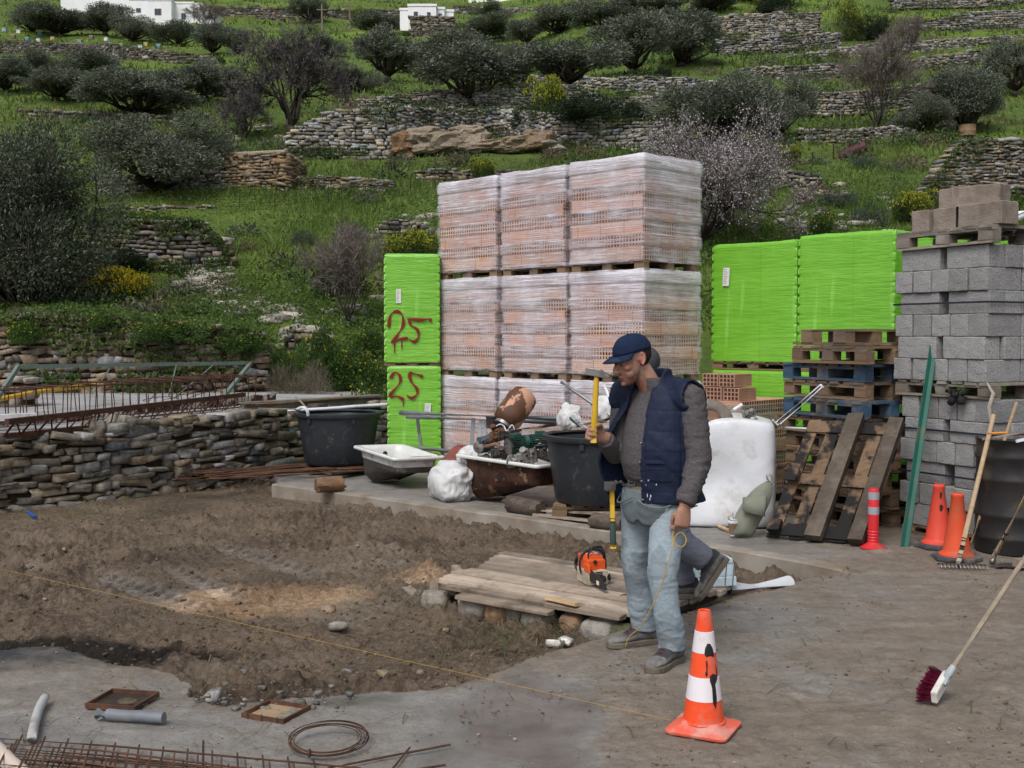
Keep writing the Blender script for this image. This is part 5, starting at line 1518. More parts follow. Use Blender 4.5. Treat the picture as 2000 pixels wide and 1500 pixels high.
for i,(nm,mt)in enumerate(zip(names,mats)):
 j=0.05*math.sin(i*2.3);jj=0.04*math.cos(i*1.7)
 p=EP+UK*(j+(0.12 if i==9 else 0))+VK*jj
 pallet('wooden_pallet',nm,1.06 if i<9 else 0.98,0.78,h_-0.004,mt,(p.x,p.y,i*h_),RK+0.03*math.sin(i*4),'empty pallets stacked beside the blocks',60+i)
p=EP+UK*0.16-VK*0.02
o=thing('wooden_pallet',"topmost brown pallet turned upside down with its blocks pointing up",'pallet',(p.x,p.y,10*h_+0.001),RK,'empty pallets stacked beside the blocks')
for i in range(5):k=random.uniform(0.8,1.2);mb=MB().col(k,k,k);mb.box((0.46,0.07+0.16*i,0.011),(0.92,0.12,0.022),None,0.003);mb.build('deck_board',PALW,o)
for x in(0.20,0.62):
 mb=MB();mb.box((x,0.39,0.134),(0.16,0.78,0.02),None,0.003);mb.build('runner_board',PALW,o)
 for y in(0.06,0.39,0.72):mb=MB();mb.box((x,y,0.073),(0.15,0.12,0.10),None,0.002);mb.build('block',PALW,o)
def leaning():
 bl=G(1497,1050,0.0);br=G(1690,1066,0.0)
 ux=(br-bl);W=ux.length;ux.normalize()
 tl=Vector((2.66,10.03,0.95));uy=(tl-bl);uy=(uy-ux*uy.dot(ux)*0.0).normalized();H=1.19
 n=ux.cross(uy).normalized()
 if n.y>0:n=-n
 shear=Matrix((ux,uy,n)).transposed()
 o=thing('scorched_pallet',"scorched and muddy pallet leaning upright against the pallet stack",'pallet',tuple(bl))
 def bd(name,x0,x1,y0,y1,z0,z1,mat,k=1.0):
  mb=MB().col(k,k,k);mb.box(((x0+x1)/2,(y0+y1)/2,(z0+z1)/2),(x1-x0,y1-y0,z1-z0),None,0.005)
  me=mb.mesh(name)
  V=getv(me);V=np.array([shear@Vector(v)for v in V]);setv(me,V)
  b=bmesh.new();b.from_mesh(me);bmesh.ops.recalc_face_normals(b,faces=b.faces);b.to_mesh(me);b.free()
  me.materials.append(mat);part(name,me,o)
 for i,x in enumerate((0.0,0.18,0.36,0.54,0.70)):
  bd('deck_board',x*W/0.8,(x+0.10)*W/0.8,0.0,H,-0.0,0.02,CHARW,(1.0,0.8,1.1,0.9,1.0)[i])
 for y in(0.02,0.52,1.06):
  bd('cross_board',0,W,y,y+0.11,0.021,0.043,CHARW,0.85)
 for x in(0.02,0.36,0.70):
  for y in(0.02,0.52,1.06):
   if x==0.02 and y>1.0:continue
   bd('block',x*W/0.8,(x+0.09)*W/0.8,y+0.002,y+0.108,0.044,0.125,CHARW,0.7)
 bd('runner_board',0.34*W/0.8,0.47*W/0.8,-0.015,H+0.01,0.05,0.152,MUDW,1.0)
 bd('runner_board',0.685*W/0.8,0.80*W/0.8,-0.02,H-0.02,0.05,0.150,MUDW,0.9)
 bd('runner_stub',0.01*W/0.8,0.11*W/0.8,0.50,0.66,0.126,0.150,CHARW,0.8)
leaning()
# TUBS, BATHS, SCRAP AND TOOLS
def tub(name,label,loc,rz,rr=0.52,rb=0.42,h=0.64):
 o=thing(name,label,'tub',loc,rz,'big black mortar tubs')
 mb=MB();mb.lathe([(0.001,0.0),(rb-0.03,0.0),(rb,0.03),(rb+(rr-rb)*0.5-0.008,h*0.5),(rr-0.012,h-0.05),(rr-0.03,h-0.05),(rr-0.035,h-0.06),(rb+(rr-rb)*0.5-0.03,h*0.5),(rb-0.02,0.045),(0.001,0.03)],64)
 mb.build('tub_body',BLACKPL,o,auto=40)
 mb=MB();mb.lathe([(rr-0.03,h-0.056),(rr+0.012,h-0.056),(rr+0.024,h-0.035),(rr+0.022,h-0.008),(rr+0.006,h),(rr-0.012,h-0.002),(rr-0.03,h-0.02)],64,None,False)
 mb.build('rim',BLACKPL,o,auto=40)
 for a in(-0.6,0.5,-1.9,-2.9,1.9,2.9):
  m=MB();c,s=math.cos(a-math.pi/2),math.sin(a-math.pi/2)
  m.box((c*(rr-0.004),s*(rr-0.004),h-0.085),(0.012,0.045,0.07),Matrix.Rotation(a-math.pi/2,3,'Z'))
  m.build('rib',BLACKPL,o,bevel=0.004)
 return o
tub('mortar_tub',"big black plastic tub at the left standing on rusty bars, white pipe over its rim",(-2.17,14.05,0.13),0)
tub('mortar_tub',"big black plastic tub behind the man, white bags sticking out of it",(0.83,10.62,0.155),0.2)
p=Vector((0.30,10.72,0));pallet('wooden_pallet',"rough splintered pallet under the black tub behind the man",1.1,0.95,0.15,PALW,(0.37,10.42,0),math.atan2(-0.2,1),None,51)
def rrect(hx,hy,r,z_,n=6,cx=0,cy=0):
 pts=[]
 for q,(sx,sy)in enumerate(((1,1),(-1,1),(-1,-1),(1,-1))):
  for i in range(n):
   a=math.pi/2*(q+i/(n-1));pts.append(Vector((cx+sx*(hx-r)+r*math.cos(a),cy+sy*(hy-r)+r*math.sin(a),z_)))
 return pts
def bath(label,mtx,L,W,D,shell,basin,chips=0,rustband=False):
 o=thing('bathtub',label,'bathtub');o.matrix_world=mtx
 def sh(pts,z_b,k):
  out=[]
  for p in pts:
   s=float(sstep(0.02,0.22,p.x/L));out.append(Vector((p.x,p.y,max(p.z,-D*(1-0.52*s)*k))))
  return out
 mb=MB();rg=[rrect(L/2-0.005,W/2-0.005,0.05,-0.035),rrect(L/2-0.06,W/2-0.06,0.08,-0.04)]
 for t in np.linspace(0.1,1,12):
  z_=-0.04-(D-0.04)*t;e=0.065+0.035*t+0.07*max(0,t-0.72)**1.5*6
  rg.append(sh(rrect(L/2-e,W/2-e,0.10,z_,cx=-0.01*t),D,1.0))
 mb.rings(rg,end=True);mb.build('outer_shell',shell,o,smooth=True)
 mb=MB();rg=[rrect(L/2-0.006,W/2-0.006,0.05,-0.036),rrect(L/2,W/2,0.055,-0.034),rrect(L/2+0.002,W/2+0.002,0.055,-0.008),rrect(L/2-0.008,W/2-0.008,0.055,0.0),rrect(L/2-0.055,W/2-0.055,0.07,-0.004),rrect(L/2-0.066,W/2-0.066,0.07,-0.018)]
 for t in np.linspace(0.1,1,10):
  z_=-0.02-(D-0.05)*t;e=0.075+0.035*t+0.07*max(0,t-0.72)**1.5*6
  rg.append(sh(rrect(L/2-e,W/2-e,0.10,z_,cx=-0.01*t),D,0.93))
 mb.rings(rg,end=True);mb.build('basin',basin,o,smooth=True)
 return o
def frame_mtx(org,dx,dy):
 dx=Vector(dx).normalized();dz=dx.cross(Vector(dy)).normalized();dy=dz.cross(dx)
 m=Matrix((dx,dy,dz)).transposed().to_4x4();m.translation=org;return m
DSHELL=simple('dark_bath_underside',(0.075,0.065,0.06),(0.05,0.044,0.042),6,0.6,0.3,30,dirt=(0.30,0.29,0.27),dscale=5,damt=0.2)
RSHELL=m_rust('rusty_bath_underside',(0.085,0.035,0.02),(0.022,0.013,0.011),(0.20,0.12,0.07),0.12,6)
b1=bath("chipped white enamel sit bath with a dark underside on the concrete ledge",frame_mtx(Vector((-1.31,12.93,0.395)),(0.54,-0.84,-0.05),(0.80,0.60,-0.02)),1.08,0.66,0.40,DSHELL,ENAMEL)
BAND=simple('white_overspray',(0.62,0.62,0.61),(0.50,0.50,0.49),8,0.4,dirt=(0.10,0.09,0.085),dscale=6,damt=0.35)
mb=MB();rg=[rrect(0.54-e,0.33-e,0.09,z_)for e,z_ in((0.058,-0.04),(0.066,-0.09),(0.070,-0.125))]
mb.rings(rg,False);mb.build('enamel_band',BAND,b1,smooth=True)
def disc(parent,name,c,nrm,r,mat,th=0.006):
 n_=Vector(nrm).normalized();mb=MB();mb.tube([Vector(c)-n_*th/2,Vector(c)+n_*th/2],r,16);return mb.build(name,mat,parent)
disc(b1,'overflow_hole',(-0.452,0.06,-0.10),(1,0,0.15),0.028,BLACKP)
disc(b1,'drain_cap',(-0.26,0.1,-0.36),(0,0.2,1),0.04,STEEL)
for i,(x,y,sx,sy)in enumerate(((0.05,0.306,0.07,0.014),(0.20,0.302,0.09,0.02),(0.34,0.306,0.10,0.018),(0.43,0.29,0.05,0.012),(0.505,0.12,0.012,0.06),(0.51,-0.04,0.012,0.10))):
 r=random.Random(i);pts=[(x+sx*math.cos(a)*r.uniform(.6,1.1),y+sy*math.sin(a)*r.uniform(.6,1.1))for a in np.linspace(0,6.28,11)[:-1]]
 mb=MB();mb.poly_prism(pts,0.0005,0.003);mb.build('rust_chip',RUSTB,b1)
b2=bath("rust brown sit bath with a white rim heaped with old engine parts",frame_mtx(Vector((0.055,11.52,0.475)),(0.70,-0.714,-0.02),(0.714,0.70,0)),1.22,0.66,0.47,RSHELL,ENAMEL)
def heap_motor(label,loc,axis,mat,L=0.24,r=0.075,up=(0,0,1)):
 x,y,d=frame_from(Vector(axis),Vector(up));m=Matrix((d,-x,y)).transposed().to_4x4();m.translation=Vector(loc)
 o=thing('electric_motor',label,'motor',group='old motors in the rusty bath');o.matrix_world=m
 mb=MB();mb.tube([(-L/2,0,0),(L/2,0,0)],r*0.9,20)
 for k in range(22):
  a=2*math.pi*k/22;mb.box((0,math.cos(a)*r*0.95,math.sin(a)*r*0.95),(L*0.86,0.006,r*0.16),Matrix.Rotation(a,3,'X')@Matrix.Rotation(math.pi/2,3,'X')if False else Matrix.Rotation(a-math.pi/2,3,'X'))
 mb.build('finned_housing',mat,o,auto=35)
 m2=MB();m2.tube([(-L*0.72,0,0),(-L*0.68,0,0),(-L*0.5,0,0)],[r*0.75,r*0.98,r*1.02],20);m2.build('fan_cover',mat,o,auto=35)
 m3=MB();m3.tube([(L/2,0,0),(L*0.56,0,0),(L*0.62,0,0)],[r,r*0.95,r*0.4],20);m3.tube([(L*0.6,0,0),(L*0.85,0,0)],0.014,10);m3.build('end_shield',STEEL,o,auto=35)
 m4=MB();m4.box((0.02,0,r*1.15),(0.09,0.085,0.05));m4.build('terminal_box',mat,o,bevel=0.006)
 return o
TEAL=simple('dark_teal_motor_paint',(0.022,0.075,0.062),(0.03,0.09,0.075),7,0.5,0.15,40,dirt=(0.10,0.07,0.05),dscale=8,damt=0.35)
DKB=simple('oily_black_iron',(0.03,0.03,0.033),(0.05,0.048,0.046),8,0.5,0.3,40,metal=0.3,dirt=(0.12,0.085,0.06),dscale=8,damt=0.35)
ALU=simple('dull_cast_aluminium',(0.25,0.245,0.235),(0.17,0.165,0.155),9,0.5,0.3,40,metal=0.4,dirt=(0.09,0.075,0.06),dscale=8,damt=0.4)
heap_motor("green finned electric motor at the front of the scrap bath",P(1012,869,11.35),(-0.8,-0.5,-0.1),TEAL,0.22,0.085)
heap_motor("dark green motor lying behind at the right of the scrap bath",P(1052,862,11.3),(1,0.25,0.05),TEAL,0.22,0.075)
heap_motor("teal motor end facing us at the left of the scrap bath",P(944,872,11.7),(-0.5,-0.85,0),TEAL,0.18,0.065)
def casting(label,loc,seed,size,mat,cat='engine part',holes=3,rot=0.0):
 r=random.Random(seed);mb=MB()
 mb.box((0,0,0),(size,size*0.6,size*0.55));mb.ell((size*0.3,0,size*0.1),(size*0.33,size*0.36,size*0.33))
 for k in range(6):
  d=Vector((r.uniform(-1,1),r.uniform(-1,0.3),r.uniform(-0.4,1))).normalized();a=Vector((r.uniform(-.4,.4),r.uniform(-.2,.2),r.uniform(-.2,.2)))*size
  mb.tube([a,a+d*size*r.uniform(0.35,0.6)],size*r.uniform(0.10,0.2),12)
 for k in range(5):mb.box((r.uniform(-.5,.5)*size,-0.3*size,r.uniform(-.3,.3)*size),(size*0.08,size*0.15,size*r.uniform(0.3,0.6)))
 me=remesh(mb,size*0.028,2);me.materials.append(mat)
 o=bpy.data.objects.new('engine_casting',me);COL.objects.link(o);o.location=loc;o.rotation_euler=(r.uniform(-.4,.4),r.uniform(-.4,.4),rot)
 tag(o,label,cat,'engine scrap in the rusty bath')
 hm=MB()
 for k in range(holes):
  c=Vector((size*(-0.32+0.32*k),-0.315*size,size*r.uniform(-.1,.18)));hm2=MB();hm2.tube([c,c+Vector((0,-0.02*size-0.004,0))],size*0.11,14);q=hm2.build('bolt_flange',STEEL,o);h3=MB();h3.tube([c+Vector((0,-0.022*size-0.004,0)),c+Vector((0,-0.022*size-0.006,0))],size*0.075,14);h3.build('bore',BLACKP,q)
 return o
casting("grey cast gearbox housing with round bores, front right of the scrap bath",P(1030,893,11.15),3,0.20,ALU)
casting("grey cast engine cover beside the gearbox housing in the scrap bath",P(1005,903,11.2),5,0.15,ALU)
casting("dark oily engine block in the middle of the scrap bath",P(975,885,11.5),7,0.17,DKB)
casting("small dark carburettor at the left end of the scrap bath",P(945,898,11.7),9,0.12,ALU)
casting("rusty brown engine bracket under the rusty cylinder",P(975,850,11.6),11,0.18,RUSTB)
casting("blue grey pump body left of the rusty cylinder",P(955,858,11.65),13,0.15,simple('blue_grey_iron',(0.07,0.08,0.10),(0.05,0.055,0.07),8,0.5,0.3,40,dirt=(0.12,0.08,0.06),dscale=8,damt=0.35))
casting("black engine lump at the far right of the scrap bath against the tub",P(1064,890,11.15),15,0.15,DKB)
casting("dark finned cylinder head behind the green motor",P(1000,855,11.5),17,0.16,DKB)
def hose(label,pts,r,mat,name='hose'):
 pts=[Vector(p)for p in pts];q=[]
 for i in range(len(pts)-1):
  p0=pts[max(i-1,0)];p1=pts[i];p2=pts[i+1];p3=pts[min(i+2,len(pts)-1)]
  for t in np.linspace(0,1,7)[:-1]:
   q.append(0.5*(2*p1+(p2-p0)*t+(2*p0-5*p1+4*p2-p3)*t*t+(3*p1-p0-3*p2+p3)*t**3))
 q.append(pts[-1]);mb=MB();mb.tube(q,r,10);return tag(mb.build(name,mat,smooth=True),label,name.replace('_',' '))
hose("rusty bent exhaust pipe lying over the scrap bath",[P(930,870,11.75),P(950,872,11.6),P(970,868,11.5),P(978,880,11.45)],0.022,m_rust('tan_rust',(0.22,0.13,0.085),(0.11,0.06,0.04)),'exhaust_pipe')
hose("thin white cable looping under the rusty cylinder",[P(962,838,11.6),P(975,829,11.55),P(984,832,11.55),P(990,842,11.5),P(1000,830,11.5),P(1006,842,11.5)],0.006,WHITEPL,'cable')
hose("dark hose lying along the front of the scrap bath",[P(930,893,11.8),P(960,900,11.5),P(985,908,11.3),P(1000,905,11.2)],0.012,BLACKPL,'hose')
o=thing('junction_box',"small black box standing left of the rusty cylinder",'box',tuple(P(962,826,11.7)),0.6)
mb=MB();mb.box((0,0,0),(0.10,0.10,0.11));mb.build('housing',DKB,o,bevel=0.006);mb=MB();mb.box((0,0,0.06),(0.108,0.108,0.014));mb.build('lid',DKB,o,bevel=0.004)
cy=thing('gas_cylinder',"rusty steel cylinder with peeling salmon paint leaning on the scrap heap",'cylinder')
a0,a1=P(986,826,11.65),P(1022,776,11.8)
cy.matrix_world=frame_mtx(a0,(a1-a0).cross(Vector((0,1,0))),(0,1,0));L_=(a1-a0).length
x_,y_,d_=frame_from(a1-a0);mm=Matrix((x_,y_,d_)).transposed().to_4x4();mm.translation=a0;cy.matrix_world=mm
PEEL=m_rust('peeling_salmon_paint',(0.12,0.055,0.03),(0.06,0.03,0.02),(0.50,0.27,0.18),0.40,2.2,0.6)
mb=MB();mb.lathe([(0.001,-0.02),(0.09,-0.02),(0.14,0.02),(0.155,0.07),(0.157,L_-0.03),(0.145,L_+0.03),(0.10,L_+0.06),(0.001,L_+0.068)],40);mb.build('cylinder_body',PEEL,cy,auto=45)
mb=MB();mb.lathe([(0.07,-0.05),(0.10,-0.05),(0.10,-0.018),(0.07,-0.018)],30);mb.build('foot_ring',STEEL,cy,auto=30)
mb=MB();mb.lathe([(0.001,-0.05),(0.035,-0.05),(0.035,-0.02),(0.001,-0.02)],16);mb.build('valve_boss',DARKST,cy,auto=30)
tk=thing('red_tank',"faded red pressure tank lying between the baths with its open end forward",'tank')
tc_=Vector((-0.62,12.75,0.24));x_,y_,d_=frame_from(Vector((-0.25,-0.9,-0.35)));mm=Matrix((x_,y_,d_)).transposed().to_4x4();mm.translation=tc_;tk.matrix_world=mm
REDP=simple('faded_red_tank_paint',(0.26,0.065,0.06),(0.20,0.05,0.05),5,0.55,0.1,30,dirt=(0.12,0.07,0.05),dscale=5,damt=0.3)
mb=MB();mb.lathe([(0.001,-0.30),(0.10,-0.28),(0.165,-0.2),(0.175,-0.1),(0.175,0.12),(0.15,0.21),(0.09,0.27),(0.055,0.285)],36);mb.build('tank_body',REDP,tk,auto=50)
mb=MB();mb.lathe([(0.036,0.27),(0.058,0.27),(0.058,0.34),(0.036,0.34)],24);mb.build('neck',REDP,tk,auto=30)
mb=MB();mb.lathe([(0.001,0.325),(0.036,0.325)],24);mb.build('neck_opening',BLACKP,tk)
def sack(label,loc,sx,sy,sz,seed,fold=0.10,name='sack',mat=None,tie=False):
 bv,bf=ico(5)
 v=bv.copy();w1=fbm(v[:,0]*1.5,v[:,1]*1.5,v[:,2]*1.5,seed+3,3);n1=fbm(v[:,0]*1.3,v[:,1]*1.3,v[:,2]*1.3+seed,seed,2);n2=1-2*np.abs(fbm(v[:,0]*1.3+w1*1.8,v[:,1]*1.3+w1*1.5,v[:,2]*0.8+w1,seed+9,3))
 v=np.sign(v)*np.abs(v)**0.8
 v=v*(1+0.35*n1+0.45*fold*(n2-0.5))[:,None]*np.array([sx,sy,sz])*0.5
 v[:,2]=np.maximum(v[:,2],-sz*0.36+0.02*n1);v[:,2]+=sz*0.36
 o=thing(name,label,'sack',loc);o.rotation_euler=(0,0,seed)
 me=fast_mesh('sack_cloth',v,bf,None,True);me.materials.append(mat or SACK);part('sack_cloth',me,o)
 if tie:
  mb=MB();q=[]
  for t in np.linspace(0,1,14):q.append((-0.5*sx*0.55+0.02*math.sin(t*9),-sy*0.52+0.05*t,sz*(0.05+0.55*t)))
  mb.tube(q,0.006,6);mb.build('drawstring',BLACKP,o)
 return o
sack("crumpled white woven sack on the ledge between the two baths",(-0.62,11.80,0.0),0.66,0.42,0.44,2,0.3)
sack("upper white sack slumped against the rusty bath",(-0.42,11.95,0.20),0.40,0.30,0.36,4,0.3)
sack("white plastic bag on the rim of the tub behind the man",tuple(P(1112,838,10.5)),0.26,0.2,0.26,5,0.4,'plastic_bag')
sack("second white plastic bag in the tub, right of the raised hammer",tuple(P(1185,825,10.7)),0.26,0.26,0.30,7,0.3,'plastic_bag')
def brush():
 o=thing('scrubbing_brush',"green backed scrubbing brush stuck in the white bag",'brush',tuple(P(1124,826,10.38)),0,rot=(0.3,0.75,0.2))
 mb=MB();mb.box((0,0,0),(0.17,0.04,0.02));mb.build('brush_back',TEAL,o,bevel=0.006)
 mb=MB();rr=random.Random(1)
 for i in range(90):x,y=rr.uniform(-.08,.08),rr.uniform(-.017,.017);mb.tube([(x,y,0.01),(x*1.05,y*1.2,0.045)],0.0015,3,False)
 mb.build('bristles',WHITEPL,o)
brush()
def stick(name,label,a,b,r,mat,cat=None,seg=10,taper=1.0,group=None,box=None,jit=0.003):
 mb=MB()
 if box:mb.beam(a,b,box[0],box[1],jit=jit)
 else:
  a,b=Vector(a),Vector(b);pts=[a.lerp(b,t)for t in np.linspace(0,1,7)]
  for i in range(1,6):pts[i]+=Vector((random.uniform(-1,1),random.uniform(-1,1),random.uniform(-1,1)))*r*0.12
  mb.tube(pts,[r*(1+(taper-1)*t)for t in np.linspace(0,1,7)],seg)
 return tag(mb.build(name,mat,auto=40),label,cat or name.replace('_',' '),group)
stick('wooden_batten',"brown batten lying from the scrap heap to the tub behind the man",P(978,846,11.25),P(1092,828,10.75),0.02,CHARW,'batten',box=(0.045,0.025))
stick('wooden_batten',"pale batten lying across the tub rim below the white bags",P(1000,841,11.2),P(1140,837,10.25),0.02,PLANK,'batten',box=(0.03,0.02))
stick('wooden_batten',"short brown batten across the tub behind the raised hand",P(1140,830,10.5),P(1200,815,10.4),0.02,CHARW,'batten',box=(0.04,0.02))
stick('steel_pole',"long grey steel pole slanting up out of the tub towards the upper left",P(1096,746,10.9),P(1225,834,10.45),0.017,GALV,'pole')
stick('steel_tube',"thin white tube standing in the tub right of the hammer head",P(1180,752,10.8),P(1200,800,10.6),0.014,WHITEPL,'tube')
stick('steel_tube',"thin dark tube standing beside the white one in the tub",P(1193,758,10.75),P(1212,800,10.55),0.012,TEAL,'tube')
stick('steel_pipe',"thin grey pipe lying low behind the white bath",P(805,873,13.6),P(886,882,13.1),0.022,GALV,'pipe')
sf=thing('scaffold_frame',"grey tubular scaffold frame lying against the lowest brick loads",'scaffold frame',(0,0,0))
for a,b,r in((P(782,806,13.0),P(1100,818,11.75),0.030),(P(795,814,13.1),P(1095,826,11.85),0.028)):
 mb=MB();mb.tube([a,b],r,14);mb.build('long_tube',GALV,sf,auto=40)
for a,b in((P(925,816,12.5),P(916,885,12.4)),(P(939,820,12.45),P(930,888,12.3)),(P(948,822,12.45),P(940,888,12.3)),(P(815,815,13.0),P(822,870,13.05))):
 mb=MB();mb.tube([a,b+Vector((0,0,-0.3 if a.x>-0.9 else 0))],0.022,12);mb.build('rung_tube',GALV,sf,auto=40)
def log(label,a,b,r,mat,seed,name='log',cat='log'):
 rr=np.random.default_rng(seed);a,b=Vector(a),Vector(b);n=26;mb=MB();x,y,d=frame_from(b-a);rg=[]
 for i in range(n):
  t=i/(n-1);c=a.lerp(b,t);ring=[]
  for k in range(18):
   an=2*math.pi*k/18;q=r*(1+0.22*float(fbm(math.cos(an)*2.5,math.sin(an)*2.5,t*2.2+seed,seed,4)))*(0.9 if i in(0,n-1)else 1)
   ring.append(c+x*math.cos(an)*q+y*math.sin(an)*q+d*(0.02*rr.normal()if i in(0,n-1)else 0))
  rg.append(ring)
 mb.rings(rg);return tag(mb.build(name,mat,auto=50),label,cat)
LOGM=m_wood('rotten_grey_log',(0.13,0.10,0.08),(0.055,0.042,0.034),(0.03,0.025,0.022),None,axis=0)
log("grey rotten log wedged under the right end of the rusty bath",(-0.02,10.92,0.085),(0.27,10.62,0.075),0.085,LOGM,3)
log("short dark log end at the foot of the tub behind the man",(0.72,9.95,0.07),(0.98,9.80,0.07),0.075,LOGM,5)
log("orange brown block of split wood lying by the left black tub",G(618,948,0.10),G(668,944,0.10),0.085,m_wood('orange_split_wood',(0.23,0.145,0.085),(0.14,0.09,0.06),(0.21,0.09,0.035),None),8,'wood_block','wood block')
for i,(a,b,lab)in enumerate([((0.30,10.65,0.06),(0.98,10.20,0.10),"splintered board sticking out below the tub behind the man, upper one"),((0.22,10.60,0.03),(0.85,10.12,0.03),"splintered board on the ground below the tub behind the man, lower one")]):
 stick('broken_board',lab,a,b,0.02,PLANK,'board',box=(0.09,0.02),jit=0.01)
BARS='rusty bars under the left black tub'
rr=random.Random(4)
for i in range(26):
 dy=rr.uniform(-0.25,0.25);a=G(330+rr.uniform(0,120),925+rr.uniform(-6,14),0.07+rr.uniform(-.03,.06));b=G(700+rr.uniform(-20,40),905+rr.uniform(-10,16),0.05+rr.uniform(0,.07))
 stick('reinforcing_bar',"rusty reinforcing bar in the bundle under the left black tub",a,b,rr.choice((0.008,0.012,0.016)),RUSTB if i%3 else RUST,'steel bar',6,group=BARS)
for a,b,lab in(((600,916),(730,905),"flat rotten board under the left black tub, front one"),((640,925),(735,912),"rotten board under the right side of the left tub")):
 stick('rotten_board',lab,G(*a,0.075),G(*b,0.075),0.02,MUDW,'board',box=(0.14,0.035),jit=0.01)
def tank():
 c=Vector((1.87,10.36,0));o=thing('water_tank',"dented white plastic tank with rounded corners behind the man",'tank',tuple(c),-0.18)
 nu,nv=120,60;V=[];hx,hy,H=0.54,0.40,0.97
 rg=[]
 for j in range(nv):
  t=j/(nv-1);z_=H*(0.5-0.5*math.cos(math.pi*t))if False else H*t
  e=(1-abs(2*t-1)**9)**(1/3.2)if 0<t<1 else 0.0
  e=0.82+0.18*e if 0<t<1 else 0.80
  ring=[]
  for k in range(nu):
   a=2*math.pi*k/nu;ca,sa=math.cos(a),math.sin(a);q=(abs(ca)**6+abs(sa)**6)**(-1/6)
   x,y=ca*q*hx*e,sa*q*hy*e
   f=1+0.025*float(fbm(x*3,y*3,z_*3,3,3))
   dent=-0.085*math.exp(-((x-0.02)**2/0.05+(z_-0.42)**2/0.06))if y<0 else 0
   dent+=-0.035*math.exp(-((x+0.12)**2/0.004+(z_-0.97)**2/0.06))if y<0 else 0
   zt=z_+(0.018*math.sin(x*9)-0.05*math.exp(-((x+0.14)**2)/0.006))*t**4
   ring.append((x*f,y*f-dent,zt))
  rg.append(ring)
 rg.append([(p[0]*0.6,p[1]*0.6,p[2]-0.03)for p in rg[-1]])
 mb=MB();mb.rings(rg);mb.build('tank_body',TANKPL,o,auto=60)
 mb=MB();mb.tube([(-0.52,-0.34,0.13),(-0.52,-0.43,0.13)],[0.10,0.09],24);mb.build('outlet_bulge',WHITEPL,o,smooth=True)
 mb=MB();mb.tube([(-0.52,-0.40,0.13),(-0.52,-0.45,0.13)],0.055,20);mb.build('outlet_cap',DARKST,o,auto=40)
tank()
TYREM=simple('dusty_rubber',(0.10,0.09,0.08),(0.16,0.14,0.12),6,0.9,0.4,30,dirt=(0.26,0.21,0.16),dscale=4,damt=0.45)
wh=thing('barrow_wheel',"dusty wheel rim half sunk behind the tank top",'wheel');wc=P(1388,824,10.5);x_,y_,d_=frame_from(Vector((0.15,-0.85,0.42)));mm=Matrix((x_,y_,d_)).transposed().to_4x4();mm.translation=wc;wh.matrix_world=mm
mb=MB();mb.lathe([(0.17+0.06*math.cos(t),0.05*math.sin(t))for t in np.linspace(-math.pi,math.pi,14)],48,None,False);mb.build('tyre',TYREM,wh,smooth=True)
mb=MB();mb.lathe([(0.17,-0.02),(0.15,0.01),(0.08,0.015),(0.05,0.03),(0.001,0.03)],40,None,False);mb.build('rim',m_rust('tan_rust'),wh,smooth=True)
casting("grey latch mechanism lying in the dusty wheel",P(1378,838,10.28),23,0.13,ALU,'scrap part')
casting("grey hinge bracket on the tank's right half",P(1462,808,10.35),25,0.11,ALU,'scrap part')
hose("bent white tube hooping over behind the man's shoulder",[P(1322,768,10.6),P(1336,748,10.6),P(1352,746,10.6),P(1364,762,10.6),P(1376,800,10.6),P(1382,826,10.6)],0.019,WHITEPL,'bent_tube')
stick('white_tube',"short white tube end poking up behind the tank at the man's shoulder",P(1345,790,10.5),P(1364,768,10.5),0.016,WHITEPL,'tube')
stick('white_bracket',"small white bracket lying above the tank",P(1430,802,10.4),P(1450,790,10.4),0.016,WHITEPL,'bracket')
ch=thing('folding_frame',"white tubular folding frame leaning right over the tank corner",'metal frame',(0,0,0))
for a,b,r,nm in((P(1513,828,10.25),P(1603,752,10.2),0.011,'frame_tube'),(P(1524,829,10.18),P(1607,756,10.13),0.011,'frame_tube'),(P(1603,752,10.2),P(1607,756,10.13),0.011,'end_bend'),(P(1508,820,10.25),P(1520,831,10.22),0.014,'foot_bar')):
 mb=MB();mb.tube([a,b],r,10);mb.build(nm,WHITEPL,ch,auto=40)
mb=MB();mb.beam(P(1520,822,10.22),P(1598,758,10.17),0.03,0.006);mb.build('slider_rail',DARKST,ch)
stick('steel_bar',"thin white bar lying from the tank corner towards the pallets",P(1525,835,10.3),P(1590,838,10.25),0.012,WHITEPL,'bar')
def cup():
 g=G(1432,1046,0.012);o=thing('coffee_cup',"takeaway iced coffee cup with a clear lid on the ledge by the tank",'cup',tuple(g))
 KR=simple('brown_paper_cup',(0.24,0.145,0.095),(0.20,0.12,0.08),12,0.6)
 mb=MB();mb.lathe([(0.001,0.0),(0.030,0.0),(0.031,0.008)],24,None,False);mb.build('cup_bottom',WHITEPL,o)
 mb=MB();mb.lathe([(0.031,0.008),(0.042,0.105)],28,None,False);mb.build('cup_sleeve',KR,o,smooth=True)
 mb=MB();mb.lathe([(0.042,0.105),(0.045,0.108),(0.045,0.114),(0.040,0.128),(0.028,0.140),(0.001,0.143)],28,None,False);mb.build('dome_lid',simple('clear_grey_lid',(0.62,0.64,0.66),None,5,0.2,spec=0.6),o,smooth=True)
 mb=MB();mb.tube([(0,0,0.14),(-0.005,0,0.195)],0.003,6);mb.build('straw',BLACKP,o)
 mb=MB();mb.lathe([(0.0318,0.012),(0.033,0.026)],6,None,False)
 return o
cup()
stick('wooden_peg',"short round wooden offcut lying beside the coffee cup",G(1403,1028,0.02),G(1424,1036,0.02),0.018,HANDLE,'offcut')
